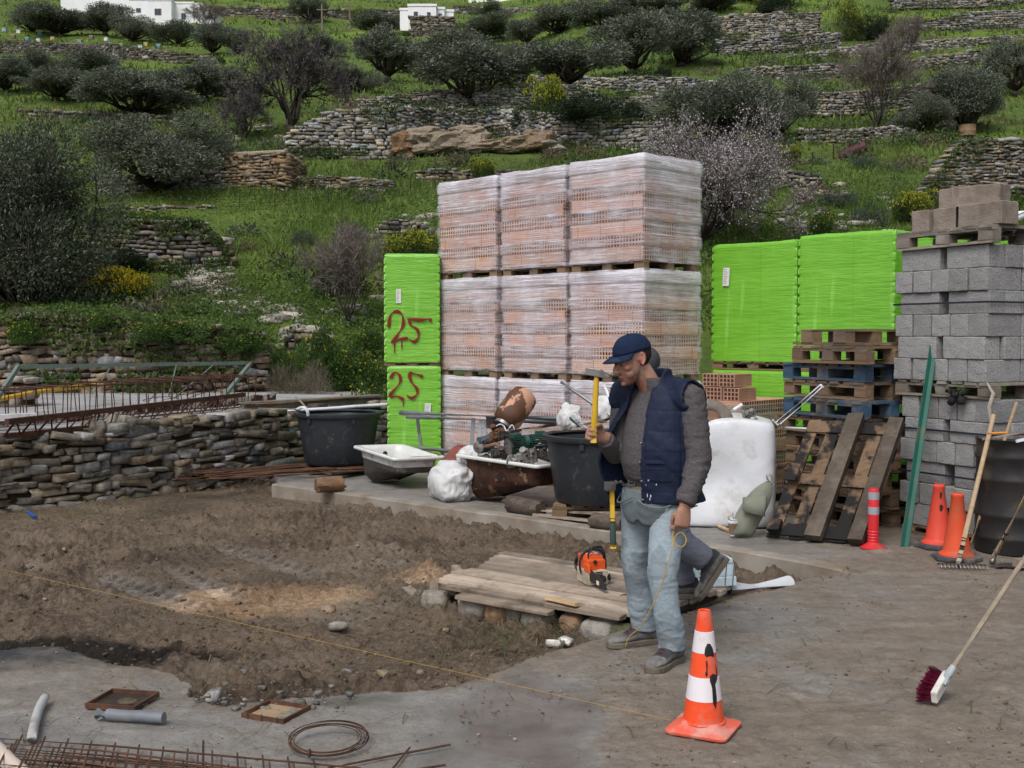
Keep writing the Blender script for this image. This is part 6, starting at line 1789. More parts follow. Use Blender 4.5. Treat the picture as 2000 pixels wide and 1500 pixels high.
def canvas():
 CAN=simple('olive_grey_canvas',(0.20,0.21,0.165),(0.155,0.165,0.13),6,0.9,0.4,120,0.003,dirt=(0.10,0.10,0.08),dscale=5,damt=0.3)
 g=G(1480,1052,0.0);o=thing('canvas_bag',"olive grey canvas tool bag slumped against the tank",'bag',tuple(g))
 prof=[((-0.12,0.10,0.0),0.10),((-0.11,0.10,0.08),0.095),((-0.05,0.11,0.18),0.105),((0.0,0.12,0.28),0.10),((0.05,0.13,0.36),0.085),((0.10,0.14,0.43),0.05),((0.13,0.14,0.47),0.018)]
 rg=[]
 for(c,r)in prof:
  ring=[]
  for k in range(30):
   a=2*math.pi*k/30;q=1+0.22*float(fbm(math.cos(a)*1.4,math.sin(a)*1.4,c[2]*5,7,3));ring.append((c[0]+r*1.15*q*math.cos(a),c[1]+r*0.8*q*math.sin(a),c[2]+0.012*math.sin(3*a)))
  rg.append(ring)
 mb=MB();mb.rings(rg);mb.build('bag_body',CAN,o,smooth=True,sub=1)
 rg=[]
 for i in range(8):
  t=i/7;rg.append([Vector((-0.12+0.20*t,0.05-0.02*math.sin(t*3),0.345+0.02*t)),Vector((-0.135+0.19*t,-0.005-0.03*math.sin(t*3),0.24-0.05*t)),Vector((-0.13+0.19*t,0.005-0.03*math.sin(t*3),0.237-0.05*t)),Vector((-0.115+0.20*t,0.062-0.02*math.sin(t*3),0.342+0.02*t))])
 mb=MB();mb.rings(rg);mb.build('flap',CAN,o,smooth=True)
 for pts in([(0.13,0.13,0.45),(0.08,0.10,0.52),(0.11,0.09,0.55),(0.16,0.12,0.50),(0.13,0.13,0.44)],[(-0.17,0.0,0.20),(-0.24,-0.03,0.21),(-0.27,-0.03,0.18),(-0.23,-0.03,0.15),(-0.16,-0.02,0.17)]):
  mb=MB();mb.tube(pts,0.013,8,flat=0.5);mb.build('strap_handle',BEIGE,o,smooth=True,sub=1)
canvas()
def bollard():
 REDB=simple('red_bollard_plastic',(0.62,0.03,0.04),(0.52,0.03,0.035),4,0.4,0.05,20,dirt=(0.35,0.12,0.09),dscale=7,damt=0.2)
 SILV=simple('silver_reflective_band',(0.42,0.45,0.50),(0.36,0.38,0.43),12,0.35,metal=0.3)
 g=G(1705,1070,0.0);o=thing('flexible_bollard',"short red bollard with two silver bands before the scorched pallet",'bollard',tuple(g))
 mb=MB();mb.lathe([(0.001,0.0),(0.105,0.0),(0.105,0.008),(0.085,0.018),(0.055,0.035),(0.042,0.05)],36,None,False);mb.build('base',REDB,o,auto=40)
 pr=[(0.042,0.05)]
 for k in range(4):pr+=[(0.046,0.058+k*0.024),(0.046,0.066+k*0.024),(0.041,0.072+k*0.024)]
 pr+=[(0.0435,0.16),(0.0435,0.47),(0.038,0.482),(0.020,0.488),(0.001,0.488)]
 mb=MB();mb.lathe(pr,36,None,False);mb.build('post',REDB,o,auto=40)
 for z0,z1 in((0.275,0.335),(0.395,0.455)):
  mb=MB();mb.lathe([(0.0436,z0),(0.0448,z0+0.001),(0.0448,z1-0.001),(0.0436,z1)],36,None,False);mb.build('reflective_band',SILV,o,auto=40)
bollard()
GRP=simple('dark_green_paint',(0.012,0.085,0.062),(0.016,0.105,0.078),5,0.4,0.1,30,dirt=(0.14,0.07,0.04),dscale=5,damt=0.22)
def post():
 a,b=G(1766,1068,0.0),P(1827,648,9.62);x,y,d=frame_from(b-a,Vector((0,1,0)));mb=MB()
 n_=10
 for i in range(n_):pass
 pr=[(-0.035,-0.012),(-0.030,-0.016),(0.0,-0.002),(0.030,-0.016),(0.035,-0.012),(0.004,0.004),(0.004,0.028),(-0.004,0.028),(-0.004,0.004)]
 sdv=Vector((1,-0.1,0));up=(b-a).normalized().cross(sdv).normalized()
 rg=[[a.lerp(b,t)+sdv*u+up*v for u,v in pr]for t in np.linspace(0,1,12)]
 mb.rings(rg);tag(mb.build('fence_post',GRP,bevel=0.0),"dark green steel angle post leaning on the block stack",'post')
post()
def tall_cone(label,px,py,mat,rz,smear):
 g=G(px,py,0.0);o=thing('traffic_cone',label,'traffic cone',tuple(g),rz,'plain orange cones before the block stack')
 mb=MB();mb.poly_prism([(0.19*math.cos(a)*(1.0),0.19*math.sin(a))for a in np.linspace(math.pi/8,2*math.pi+math.pi/8,9)[:-1]],0.0,0.035);mb.build('base',simple('black_rubber_base',(0.05,0.055,0.065),(0.08,0.085,0.095),6,0.7,dirt=(0.20,0.18,0.15),dscale=5,damt=0.35),o,bevel=0.008)
 mb=MB();mb.lathe([(0.135,0.035),(0.132,0.045),(0.108,0.06),(0.100,0.075),(0.045,0.47),(0.048,0.475),(0.048,0.50),(0.036,0.512),(0.026,0.512),(0.026,0.46)],36,None,False);mb.build('cone_body',mat,o,auto=40)
 if smear:
  for z0,z1,w_ in((0.30,0.36,0.5),(0.40,0.46,0.45)):smear_patch(o,lambda z_:0.100+(0.045-0.100)*(z_-0.075)/0.395,-math.pi/2-0.35,z0,z1,w_,5)
 return o
def smear_patch(parent,rad,az,z0,z1,wid,seed,pts=None):
 """paint blot lying on the cone's skin"""
 r=random.Random(seed);n=26;mb=MB()
 if pts is None:pts=[(math.cos(a)*wid*0.5*r.uniform(0.7,1.15),(z0+z1)/2+math.sin(a)*(z1-z0)/2*r.uniform(0.7,1.15))for a in np.linspace(0,2*math.pi,n)[:-1]]
 cx=sum(p[0]for p in pts)/len(pts);cz=sum(p[1]for p in pts)/len(pts)
 def at(u,z_,e):R_=rad(z_)+e;a=az+u;return(R_*math.cos(a),R_*math.sin(a),z_)
 rings=[]
 for s in(1.0,0.7,0.4,0.08):rings.append([at(cx+(u-cx)*s,cz+(z_-cz)*s,0.0016 if s<1 else 0.0004)for u,z_ in pts])
 mb.rings(rings,True);return mb.build('paint_smear',BLACKP,parent,smooth=False)
tall_cone("orange cone with black smears at the left of the pair by the blocks",1832,1068,simple('coral_cone_plastic',(0.68,0.075,0.045),(0.60,0.065,0.04),4,0.5,dirt=(0.40,0.12,0.09),dscale=6,damt=0.25),0.3,True)
tall_cone("dirty plain orange cone at the right of the pair by the blocks",1868,1092,ORANGE2,0.0,False)
def drum():
 DR=simple('black_drum_steel',(0.018,0.018,0.02),(0.03,0.028,0.028),4,0.42,0.08,20,dirt=(0.09,0.065,0.03),dscale=5,damt=0.22)
 o=thing('oil_drum',"black steel oil drum at the right edge in front of the blocks",'drum',(4.03,8.98,0.0))
 R_=0.295;pr=[(0.001,0.012),(R_-0.02,0.012),(R_,0.0),(R_+0.004,0.012)]
 for z_ in(0.12,0.30,0.58,0.76):pr+=[(R_,z_-0.03),(R_+0.010,z_-0.012),(R_+0.010,z_+0.012),(R_,z_+0.03)]
 pr+=[(R_,0.88),(R_+0.007,0.89),(R_+0.007,0.90),(R_-0.01,0.90),(R_-0.02,0.88),(0.001,0.88)]
 mb=MB();mb.lathe(pr,56,None,False);mb.build('drum_body',DR,o,auto=40)
drum()
stick('wooden_lath',"grey wooden lath lying across the drum top",P(1918,858,8.75),P(2030,840,8.6),0.02,GREYH,'lath',box=(0.05,0.012))
stick('orange_stick',"thin orange stick lying on the tool handles by the drum",P(1930,847,8.58),P(1966,845,8.56),0.009,simple('orange_plastic',(0.72,0.25,0.03),None,5,0.4),'stick')
stick('white_lath',"white board end on the drum at the right edge",P(1984,862,8.55),P(2030,852,8.5),0.02,WHITEPL,'lath',box=(0.05,0.02))
def rake():
 a,b=G(1872,1099,0.03),P(1941,810,8.72)
 o=thing('garden_rake',"rake with a pale wooden handle leaning on the drum, teeth on the ground",'rake',tuple(a))
 mb=MB();pts=[Vector((0,0,0)).lerp(b-a,t)for t in np.linspace(0,1,6)];mb.tube(pts,0.0175,12);mb.build('handle',HANDLE,o,auto=50)
 for t0,t1 in((0.03,0.055),(0.085,0.11),(0.14,0.16)):
  mb=MB();mb.tube([(b-a)*t0,(b-a)*t1],0.0182,12);mb.build('paint_ring',BLACKP,o)
 mb=MB();mb.tube([(b-a)*0.05,(b-a)*0.0,Vector((-0.02,-0.05,-0.012))],[0.021,0.019,0.012],10);mb.build('socket',STEEL,o,smooth=True)
 mb=MB();mb.beam((-0.17,-0.04,0.0),(0.17,-0.09,0.0),0.022,0.012);mb.build('rake_bar',DARKST,o)
 for k in range(13):
  t=k/12;c=Vector((-0.16,-0.042,0)).lerp(Vector((0.16,-0.088,0)),t);mb=MB();mb.tube([c,c+Vector((0.0,-0.035,0.002)),c+Vector((0.004,-0.055,-0.032))],[0.007,0.006,0.003],6);mb.build('tooth',STEEL,o,smooth=True)
rake()
stick('tool_handle',"thin wooden tool handle crossing the rake, leaning on the drum",G(1898,1060,0.06),P(1986,785,8.85),0.014,HANDLE,'handle')
def hoe():
 a,b=G(1938,1094,0.05),P(2030,915,8.2)
 o=thing('hoe',"hoe with a worn handle and dark blade lying against the drum",'hoe',tuple(a))
 mb=MB();mb.tube([Vector((0,0,0)),(b-a)],0.02,12);mb.build('handle',HANDLE,o,auto=50)
 mb=MB();mb.tube([(b-a)*0.22,(b-a)*0.30],0.0208,12);mb.build('paint_ring',BLACKP,o)
 mb=MB();mb.tube([(b-a)*0.10,(b-a)*0.0,Vector((-0.01,-0.02,-0.02))],[0.026,0.03,0.02],12);mb.build('socket',STEEL,o,smooth=True)
 mb=MB();rg=[]
 for t in np.linspace(0,1,7):rg.append([Vector((0.20*t,-0.05-0.02*t+0.02*math.sin(t*3),-0.035-0.002*t))+Vector((0,s*(0.012+0.06*t**0.6),q))for s,q in((-1,0),(1,0.01),(1,0.014),(-1,0.004))])
 mb.rings(rg);mb.build('blade',DARKST,o,auto=40)
hoe()
stick('shovel_blade',"dark worn spade blade on the ground left of the rake",G(1845,1090,0.01),G(1882,1096,0.02),0.02,DARKST,'spade',box=(0.13,0.01),jit=0.006)
stick('wooden_offcut',"pale square timber offcut at the right edge by the hoe",G(1984,1100,0.05),G(2035,1096,0.05),0.03,PLANK,'offcut',box=(0.07,0.06))
sc_=thing('security_camera',"white bullet security camera at the right edge above the blocks",'camera');c0=P(1977,428,10.4);c1=P(2004,417,10.5);x_,y_,d_=frame_from(c1-c0);mm=Matrix((x_,y_,d_)).transposed().to_4x4();mm.translation=c0;sc_.matrix_world=mm
mb=MB();mb.lathe([(0.034,0.0),(0.036,0.005),(0.036,0.16),(0.028,0.17),(0.001,0.17)],24,None,False);mb.build('housing',WHITEPAINT,sc_,auto=40)
mb=MB();mb.lathe([(0.033,0.004),(0.001,0.006)],24,None,False);mb.build('lens_glass',BLACKP,sc_)
mb=MB();mb.box((0,0.034,0.07),(0.08,0.006,0.19));mb.build('sun_hood',WHITEPAINT,sc_,bevel=0.002)
mb=MB();mb.tube([(0,0,0.15),(0.01,0.03,0.22),(0.02,-0.05,0.30)],0.014,10);mb.build('bracket',WHITEPAINT,sc_,smooth=True)
stick('camera_post',"pole carrying the white security camera just outside the right edge",P(2024,430,10.55),Vector((P(2024,430,10.55).x,10.55,0.0)),0.03,GALV,'pole')
# LEFT YARD STEEL
def YG(px,py,z_=0.72):return G(px,py,z_)
def truss():
 a0,a1=G(8,852,0.69),G(452,808,0.72);t0,t1=G(-10,826,0.86),G(464,772,0.93)
 o=thing('steel_truss',"dark rusty lattice truss lying along the top of the dry stone wall",'truss')
 w_=Vector((0.10,0.30,0))
 for a,b,nm in((a0,a1,'chord'),(a0+w_,a1+w_,'chord'),(t0+w_*0.5,t1+w_*0.5,'chord')):
  mb=MB();mb.beam(a,b,0.055,0.055);mb.build(nm,RUST,o)
 n=17
 for i in range(n):
  s,e=i/n,(i+1)/n;lo,hi=a0.lerp(a1,s),t0.lerp(t1,(s+e)/2)+w_*0.5
  mb=MB();mb.tube([lo,hi],0.013,6);mb.build('brace',RUST,o)
  mb=MB();mb.tube([a0.lerp(a1,e),hi],0.009,6);mb.build('brace',RUST,o)
 mb=MB();m=90
 for i in range(m):q=a0.lerp(a1,(i+.5)/m);mb.tube([q,q+w_],0.005,4,False)
 for j in range(1,6):mb.tube([a0+w_*(j/6),a1+w_*(j/6)],0.005,4,False)
 mb.build('wire_mesh',RUST,o)
truss()
def cage():
 o=thing('rebar_cage',"row of bent rusty stirrups forming a rebar cage on the yard at the left",'rebar cage')
 A0,A1=G(0,893,0.72),G(400,805,0.78)
 A0=Vector((-5.55,12.35,0.72));A1=Vector((-3.45,15.1,0.78));side=Vector((-0.55,0.42,0));n=30
 for i in range(n):
  c=A0.lerp(A1,i/(n-1))+Vector((random.uniform(-.02,.02),random.uniform(-.02,.02),0));h=0.40+random.uniform(-.02,.02);k=Vector((random.uniform(-.04,.04),random.uniform(-.04,.04),0))
  mb=MB();mb.tube([c+Vector((0,0,0.06))+side*0.15,c+Vector((0,0,0.0)),c+Vector((0,0,h))+k,c+side+Vector((0,0,h))+k,c+side,c+side*0.1+Vector((0,0,0.01)),c+side*0.1+Vector((0,0,0.10))],0.007,5);mb.build('stirrup',RUST,o)
 for off in(Vector((0,0,0.0)),Vector((0,0,0.40)),side,side+Vector((0,0,0.40)),side*0.5+Vector((0,0,0.4)),side*0.5):
  mb=MB();mb.tube([A0+off-(A1-A0)*0.06,A0.lerp(A1,0.5)+off+Vector((0,0,random.uniform(-.03,.02))),A1+off+(A1-A0)*0.05],0.009,6);mb.build('long_bar',RUST,o)
cage()
def tangle():
 r=random.Random(3)
 for k in range(7):
  c=P(r.uniform(300,420),r.uniform(745,790),14.6+r.uniform(-.4,.6));ra=r.uniform(0.12,0.34);pts=[]
  tilt=r.uniform(0.1,0.9);a0=r.uniform(0,6.28)
  for t in np.linspace(0,r.uniform(3.5,7),22):pts.append((c.x+ra*math.cos(t+a0),c.y+ra*0.8*math.sin(t+a0),max(c.z+ra*tilt*math.sin(t+a0+0.7),0.74)))
  mb=MB();mb.tube(pts,0.005,5);tag(mb.build('bent_rod',RUST,smooth=True),"loop of bent rusty rod in the tangle at the right end of the rebar cage",'steel rod','tangled rods beside the rebar cage')
tangle()
GFR=simple('flaking_green_frame_paint',(0.10,0.15,0.13),(0.15,0.20,0.175),6,0.6,0.1,30,dirt=(0.12,0.08,0.055),dscale=6,damt=0.35)
fr=thing('steel_trestle',"flaking pale green square tube frame standing over the rebar cage",'trestle')
q=[P(-40,830,13.6),P(36,716,14.2),P(490,709,17.0),P(436,776,16.0)]
for a,b,nm in((q[0],q[1],'leg'),(q[1],q[2],'top_rail'),(q[2],q[3],'leg')):
 mb=MB();mb.beam(a,b,0.05,0.05);mb.build(nm,GFR,fr)
for s,e,dr in((0.10,(60,775,14.6),0),(0.36,(180,770,14.8),0),(0.64,(330,772,15.2),0),(0.82,(340,778,15.4),0)):
 mb=MB();mb.tube([q[1].lerp(q[2],s),P(*e)],0.010,6);mb.build('brace_rod',GFR,fr)
hose("yellow hose running across the yard behind the rebar cage",[P(-60,792,13.6),P(60,768,14.8),P(140,757,15.8),P(222,750,16.8)],0.032,simple('orange_yellow_hose',(0.62,0.36,0.03),(0.55,0.30,0.03),6,0.45),'yellow_hose')
stick('channel_beam',"long rusty steel channel with flaking white paint behind the truss",P(-30,832,12.6),P(535,774,15.6),0.03,m_rust('rust_with_white_paint',(0.075,0.035,0.024),(0.035,0.02,0.016),(0.42,0.38,0.35),0.35,3),'steel beam',box=(0.10,0.085))
stick('white_plank',"white painted plank end lying on the truss at the left edge",P(-40,818,11.9),P(70,812,12.2),0.03,simple('greyish_white_paint',(0.58,0.57,0.60),(0.48,0.47,0.49),6,0.7,0.2,30,dirt=(0.30,0.26,0.22),dscale=7,damt=0.3),'plank',box=(0.17,0.065))
o=thing('steel_beam',"grey green concrete crusted beam lying on the wall towards the left tub",'beam')
a,b=P(474,798,14.7),P(742,782,16.3);BM=simple('grey_green_crust',(0.20,0.19,0.15),(0.13,0.12,0.10),6,0.9,0.4,30,dirt=(0.16,0.09,0.05),dscale=4,damt=0.4)
for dz,w_,h_,nm in((0.0,0.10,0.10,'web'),(0.07,0.16,0.025,'top_flange'),(-0.065,0.16,0.025,'bottom_flange')):
 mb=MB();mb.beam(a+Vector((0,0,dz)),b+Vector((0,0,dz)),w_ if nm!='web' else 0.05,h_,jit=0.004);mb.build(nm,BM,o)
stick('white_pipe',"white plastic pipe lying over the rim of the left tub",P(562,803,14.05),P(755,790,14.6),0.022,WHITEPL,'pipe')
stick('rusty_rod',"thin rusty rod lying on the concrete crusted beam",P(500,792,14.6),P(700,776,15.6),0.010,RUSTB,'rod')
hose("short white hose end hooked over the left tub rim",[P(580,800,13.72),P(592,796,13.6),P(600,803,13.58),P(602,812,13.6)],0.02,WHITEPL,'white_hose')
stick('grey_stick',"short grey stick poking up behind the left tub",P(578,775,14.5),P(602,800,14.3),0.012,GREYH,'stick')
stick('blue_pipe',"short piece of blue pipe at the foot of the dry stone wall",G(54,1000,-0.06),G(70,1010,-0.08),0.016,simple('blue_pipe_plastic',(0.02,0.10,0.36),None,5,0.4),'pipe')
o_=WL[0]
rubL=np.array([(P(-60+130*t,800,16.2).x,16.2,0.70,1.33-0.25*t)for t in np.linspace(0,1,30)])
s_=laid_wall("short stack of pale stones behind the rebar cage at the left edge",rubL,0.30,(0.27,0.235,0.20),seed=7,thick=0.5,crs=0.12)
# TIMBER DECK OVER THE HOLE
def deck():
 o=thing('timber_deck',"muddy plank deck laid over the hole behind the man's legs",'deck')
 A_=Vector((-0.54,7.62,0.055));u=Vector((0.79,-0.613,0)).normalized();v=Vector((0.613,0.79,0)).normalized();r=random.Random(12)
 sp=[(0.05,1.60),(0.0,1.62),(-0.02,1.60),(0.0,1.66),(0.02,1.68),(-0.03,1.70),(-0.06,1.68),(-0.10,1.72),(-0.14,1.74),(-0.18,1.72)]
 for i,(s,e)in enumerate(sp):
  k=(1.25,1.35,0.95,1.1,0.9,0.8,0.95,0.85,1.25,1.05)[i];mb=MB().col(k,k*0.98,k*0.95)
  c=A_+u*(s+e)/2+v*(0.05+0.104*i)+Vector((0,0,r.uniform(-.005,.006)))
  rot=Matrix((u,v,Vector((0,0,1)))).transposed()@Matrix.Rotation(r.uniform(-.006,.006),3,'Z')@Matrix.Rotation(r.uniform(-.004,.004),3,'X')
  mb.box(c,(e-s,0.094*r.uniform(0.93,1.0),0.034),rot,0.003);mb.build('plank',PLANK,o,bevel=0.003)
 for(s,e,off,zz_,k,w_)in((0.16,1.56,-0.055,-0.010,1.25,0.085),(0.36,1.10,-0.145,-0.035,1.05,0.085)):
  mb=MB().col(k,k*0.97,k*0.92);c=A_+u*(s+e)/2+v*off+Vector((0,0,zz_));mb.box(c,(e-s,w_,0.030),Matrix((u,v,Vector((0,0,1)))).transposed(),0.006);mb.build('plank',PLANK,o,bevel=0.003)
 for t in(0.12,0.85,1.55):
  mb=MB().col(0.8,0.8,0.8);c=A_+u*t+v*(0.60 if t>0.2 else 0.40)+Vector((0,0,-0.062));mb.box(c,(0.09,0.95 if t>0.2 else 0.7,0.085),Matrix((u,v,Vector((0,0,1)))).transposed(),0.004);mb.build('bearer',MUDW,o)
 M_=Matrix.Translation(A_)@Matrix.Rotation(math.atan2(u.y,u.x),4,'Z');o.matrix_world=M_;Mi=M_.inverted()
 for c_ in o.children:c_.data.transform(Mi)
 GS='stones propping the plank deck'
 tones=[(0.24,0.22,0.195),(0.27,0.17,0.11),(0.20,0.185,0.165),(0.23,0.15,0.10),(0.26,0.25,0.235)]
 labs=["grey stone under the left corner of the plank deck","grey stone under the broken front planks, left one","orange brown stone under the broken front planks","small grey stone under the deck front beside the orange one","broad grey stone under the middle of the deck front",
 "orange brown split log end under the deck front","pale grey stone under the right part of the deck front","mossy block under the right front corner of the deck"]
 for i,(s,sz)in enumerate(((0.08,0.10),(0.42,0.11),(0.62,0.085),(0.76,0.06),(0.95,0.115),(1.17,0.075),(1.38,0.12),(1.54,0.075))):
  c=A_+u*s+v*(-0.06 if i<5 else-0.03)+Vector((0,0,-0.125))
  bv,bf=ICO2;rr_=np.random.default_rng(i);w3=np.sign(bv)*np.abs(bv)**0.55*np.array([sz,sz*0.8,0.075]);w3=w3*(1+rr_.normal(0,0.06,bv.shape))*(1+0.15*fbm(bv[:,0]*2+i,bv[:,1]*2,bv[:,2]*2,i,3))[:,None]
  tn=(tones[0],tones[0],tones[1],tones[2],tones[2],tones[3],tones[4],(0.10,0.105,0.06))[i]
  me=fast_mesh('prop_stone',w3,bf,np.tile(tn,(len(w3),1)),False);q=link('prop_stone',me,STONE,None,c);q.rotation_euler=(0,0,-0.66)
  tag(q,labs[i],'stone',GS)
 for(a,b,lab)in(((848,1140),(850,1160),"short pale post stub standing at the left corner of the deck"),):
  stick('post_stub',lab,A_+u*-0.005+v*0.02+Vector((0,0,-0.20)),A_+u*-0.005+v*0.02+Vector((0,0,-0.022)),0.03,PLANK,'post',box=(0.06,0.05))
 stick('timber_offcut',"square timber offcut lying in the soil left of the deck",G(792,1150,-0.08),G(815,1168,-0.09),0.03,PLANK,'offcut',box=(0.07,0.05))
 stick('timber_offcut',"small wood offcut at the back left of the deck",G(888,1108,-0.05),G(896,1116,-0.05),0.02,PLANK,'offcut',box=(0.05,0.04))
 stick('wood_splinter',"pale splinter of wood on the front edge of the deck",A_+u*1.0+v*-0.05+Vector((0,0,0.03)),A_+u*1.25+v*-0.08+Vector((0,0,0.025)),0.01,simple('fresh_split_wood',(0.52,0.37,0.20),(0.44,0.30,0.16),20,0.8),'splinter',box=(0.04,0.012),jit=0.008)
 stick('nail_rod',"thin dark rod lying on the deck right of the chainsaw",P(1210,1165,7.5)*0+G(1212,1163,0.08),G(1234,1158,0.08),0.004,DARKST,'rod')
deck()
def chainsaw():
 g=G(1155,1136,0.073);o=thing('chainsaw',"orange and beige chainsaw with a black handle on the plank deck",'chainsaw',tuple(g),0.0)
 o.rotation_euler=(0,0,-1.22);o.scale=(0.82,0.82,0.86)
 ORP=simple('chainsaw_orange',(0.72,0.10,0.02),(0.64,0.085,0.02),4,0.35,dirt=(0.30,0.12,0.06),dscale=14,damt=0.15)
 BEI=simple('chainsaw_beige',(0.50,0.43,0.34),(0.42,0.36,0.28),6,0.5,dirt=(0.20,0.15,0.11),dscale=12,damt=0.3)
 BLK=simple('black_grip_plastic',(0.016,0.016,0.018),(0.022,0.022,0.024),5,0.45,dirt=(0.10,0.08,0.06),dscale=12,damt=0.15)
 mb=MB();mb.box((0.02,0,0.055),(0.24,0.17,0.11));mb.ell((0.04,0.03,0.075),(0.10,0.085,0.06));me=remesh(mb,0.005,6);me.materials.append(BEI);part('crankcase',me,o)
 mb=MB();mb.box((-0.02,0.0,0.16),(0.20,0.135,0.10));mb.box((0.05,0,0.145),(0.12,0.15,0.085));mb.ell((-0.03,0,0.195),(0.11,0.075,0.035));me=remesh(mb,0.005,6);me.materials.append(ORP);part('top_cover',me,o)
 mb=MB();mb.box((0.10,-0.08,0.13),(0.11,0.02,0.07));mb.build('side_cover',ORP,o,bevel=0.012)
 mb=MB();mb.tube([(0.03,-0.10,0.06),(-0.01,-0.115,0.17),(-0.02,-0.06,0.245),(-0.03,0.06,0.255),(-0.02,0.125,0.22),(-0.01,0.135,0.10),(0.0,0.11,0.02),(0.03,0.075,0.005)],0.0135,10);mb.build('front_handle',BLK,o,smooth=True,sub=1)
 mb=MB();mb.tube([(-0.12,0,0.14),(-0.20,0,0.155),(-0.30,0,0.14),(-0.33,0,0.08),(-0.29,0,0.03),(-0.14,0,0.02)],0.017,10);mb.build('rear_handle',BLK,o,smooth=True,sub=1)
 mb=MB();mb.tube([(0.085,-0.07,0.10),(0.07,-0.06,0.23),(0.07,-0.02,0.285),(0.07,0.05,0.285),(0.07,0.08,0.24),(0.08,0.085,0.20)],0.009,8);mb.build('hand_guard',BLK,o,smooth=True)
 mb=MB();mb.tube([(0.06,-0.045,0.275),(0.06,0.06,0.275)],0.008,8);mb.build('guard_bar',BLK,o)
 mb=MB();rg=[]
 for x,h,z_ in((0.11,0.085,0.075),(0.20,0.08,0.065),(0.30,0.07,0.05),(0.38,0.05,0.035),(0.42,0.02,0.022)):rg.append([(x,-0.078,z_-h/2+0.01),(x,-0.05,z_-h/2+0.01),(x,-0.05,z_+h/2),(x,-0.078,z_+h/2)])
 mb.rings(rg);q=mb.build('bar_cover',BLK,o,bevel=0.006)
 mb=MB();mb.box((0.30,-0.08,0.055),(0.045,0.003,0.03));mb.build('warning_label',simple('yellow_white_label',(0.70,0.62,0.25),(0.75,0.75,0.70),60,0.5),q)
 mb=MB();mb.box((-0.02,-0.0,0.222),(0.10,0.10,0.006));mb.build('model_plate',simple('white_plate',(0.72,0.72,0.74),(0.30,0.30,0.32),70,0.5),o,bevel=0.002)
 for x,y,z_,r in((0.12,0.087,0.05,0.028),(-0.06,0.088,0.06,0.028)):
  mb=MB();mb.tube([(x,y-0.01,z_),(x,y+0.02,z_)],r,16);mb.build('tank_cap',BLK,o,auto=40)
 mb=MB();mb.tube([(0.145,0.03,0.05),(0.17,0.03,0.05)],0.028,16);mb.build('tank_cap',BLK,o,auto=40)
 mb=MB();mb.tube([(0.105,-0.02,0.175),(0.125,-0.02,0.175)],0.016,14);mb.build('cover_knob',BLK,o,auto=40)
 mb=MB()
 for k in range(6):mb.box((0.142,0.005+0*k,0.04+0.012*k),(0.004,0.06,0.005))
 mb.build('cooling_grille',BLK,o)
 for k in range(5):
  pass
chainsaw()
def foam():
 g=G(1384,1140,0.075);o=thing('foam_block',"bluish white polystyrene block tied with dark wire on the deck's far corner",'foam block',tuple(g),-0.62+0.9)
 FO=simple('bluish_polystyrene',(0.62,0.73,0.80),(0.55,0.67,0.76),6,0.7,0.3,40,dirt=(0.42,0.45,0.45),dscale=6,damt=0.2)
 mb=MB();mb.box((0,0,0.03),(0.31,0.19,0.06),None,0.003);mb.build('lower_slab',FO,o,bevel=0.006)
 mb=MB();mb.box((0.0,0.005,0.105),(0.29,0.18,0.085),None,0.005);mb.build('middle_slab',FO,o,bevel=0.008)
 mb=MB();mb.box((-0.005,0,0.168),(0.27,0.18,0.035),None,0.005);mb.build('upper_slab',FO,o,bevel=0.006)
 for x in(-0.11,-0.02,0.07,0.125):
  mb=MB();mb.tube([(x,-0.098,0.0),(x+0.004,-0.1,0.075),(x+0.012,-0.096,0.15),(x+0.012,-0.02,0.192)],0.0028,5);mb.build('tie_wire',TEAL if x>0 else DARKST,o)
foam()
stick('steel_flat',"rusty dark flat steel bar lying over the foam block",P(1342,1112,7.45),P(1412,1090,7.75),0.02,m_rust('dark_rust',(0.05,0.032,0.024),(0.025,0.018,0.015)),'steel bar',box=(0.012,0.045))
pv=thing('drain_pipe',"white plastic drain pipe entering the ground right of the deck",'pipe')
a,b=G(1418,1150,0.035),G(1540,1140,-0.01);mb=MB();mb.tube([a,b],0.056,28,False);mb.tube([b,a],0.051,28,False);mb.build('pipe_wall',WHITEPL,pv,auto=60)
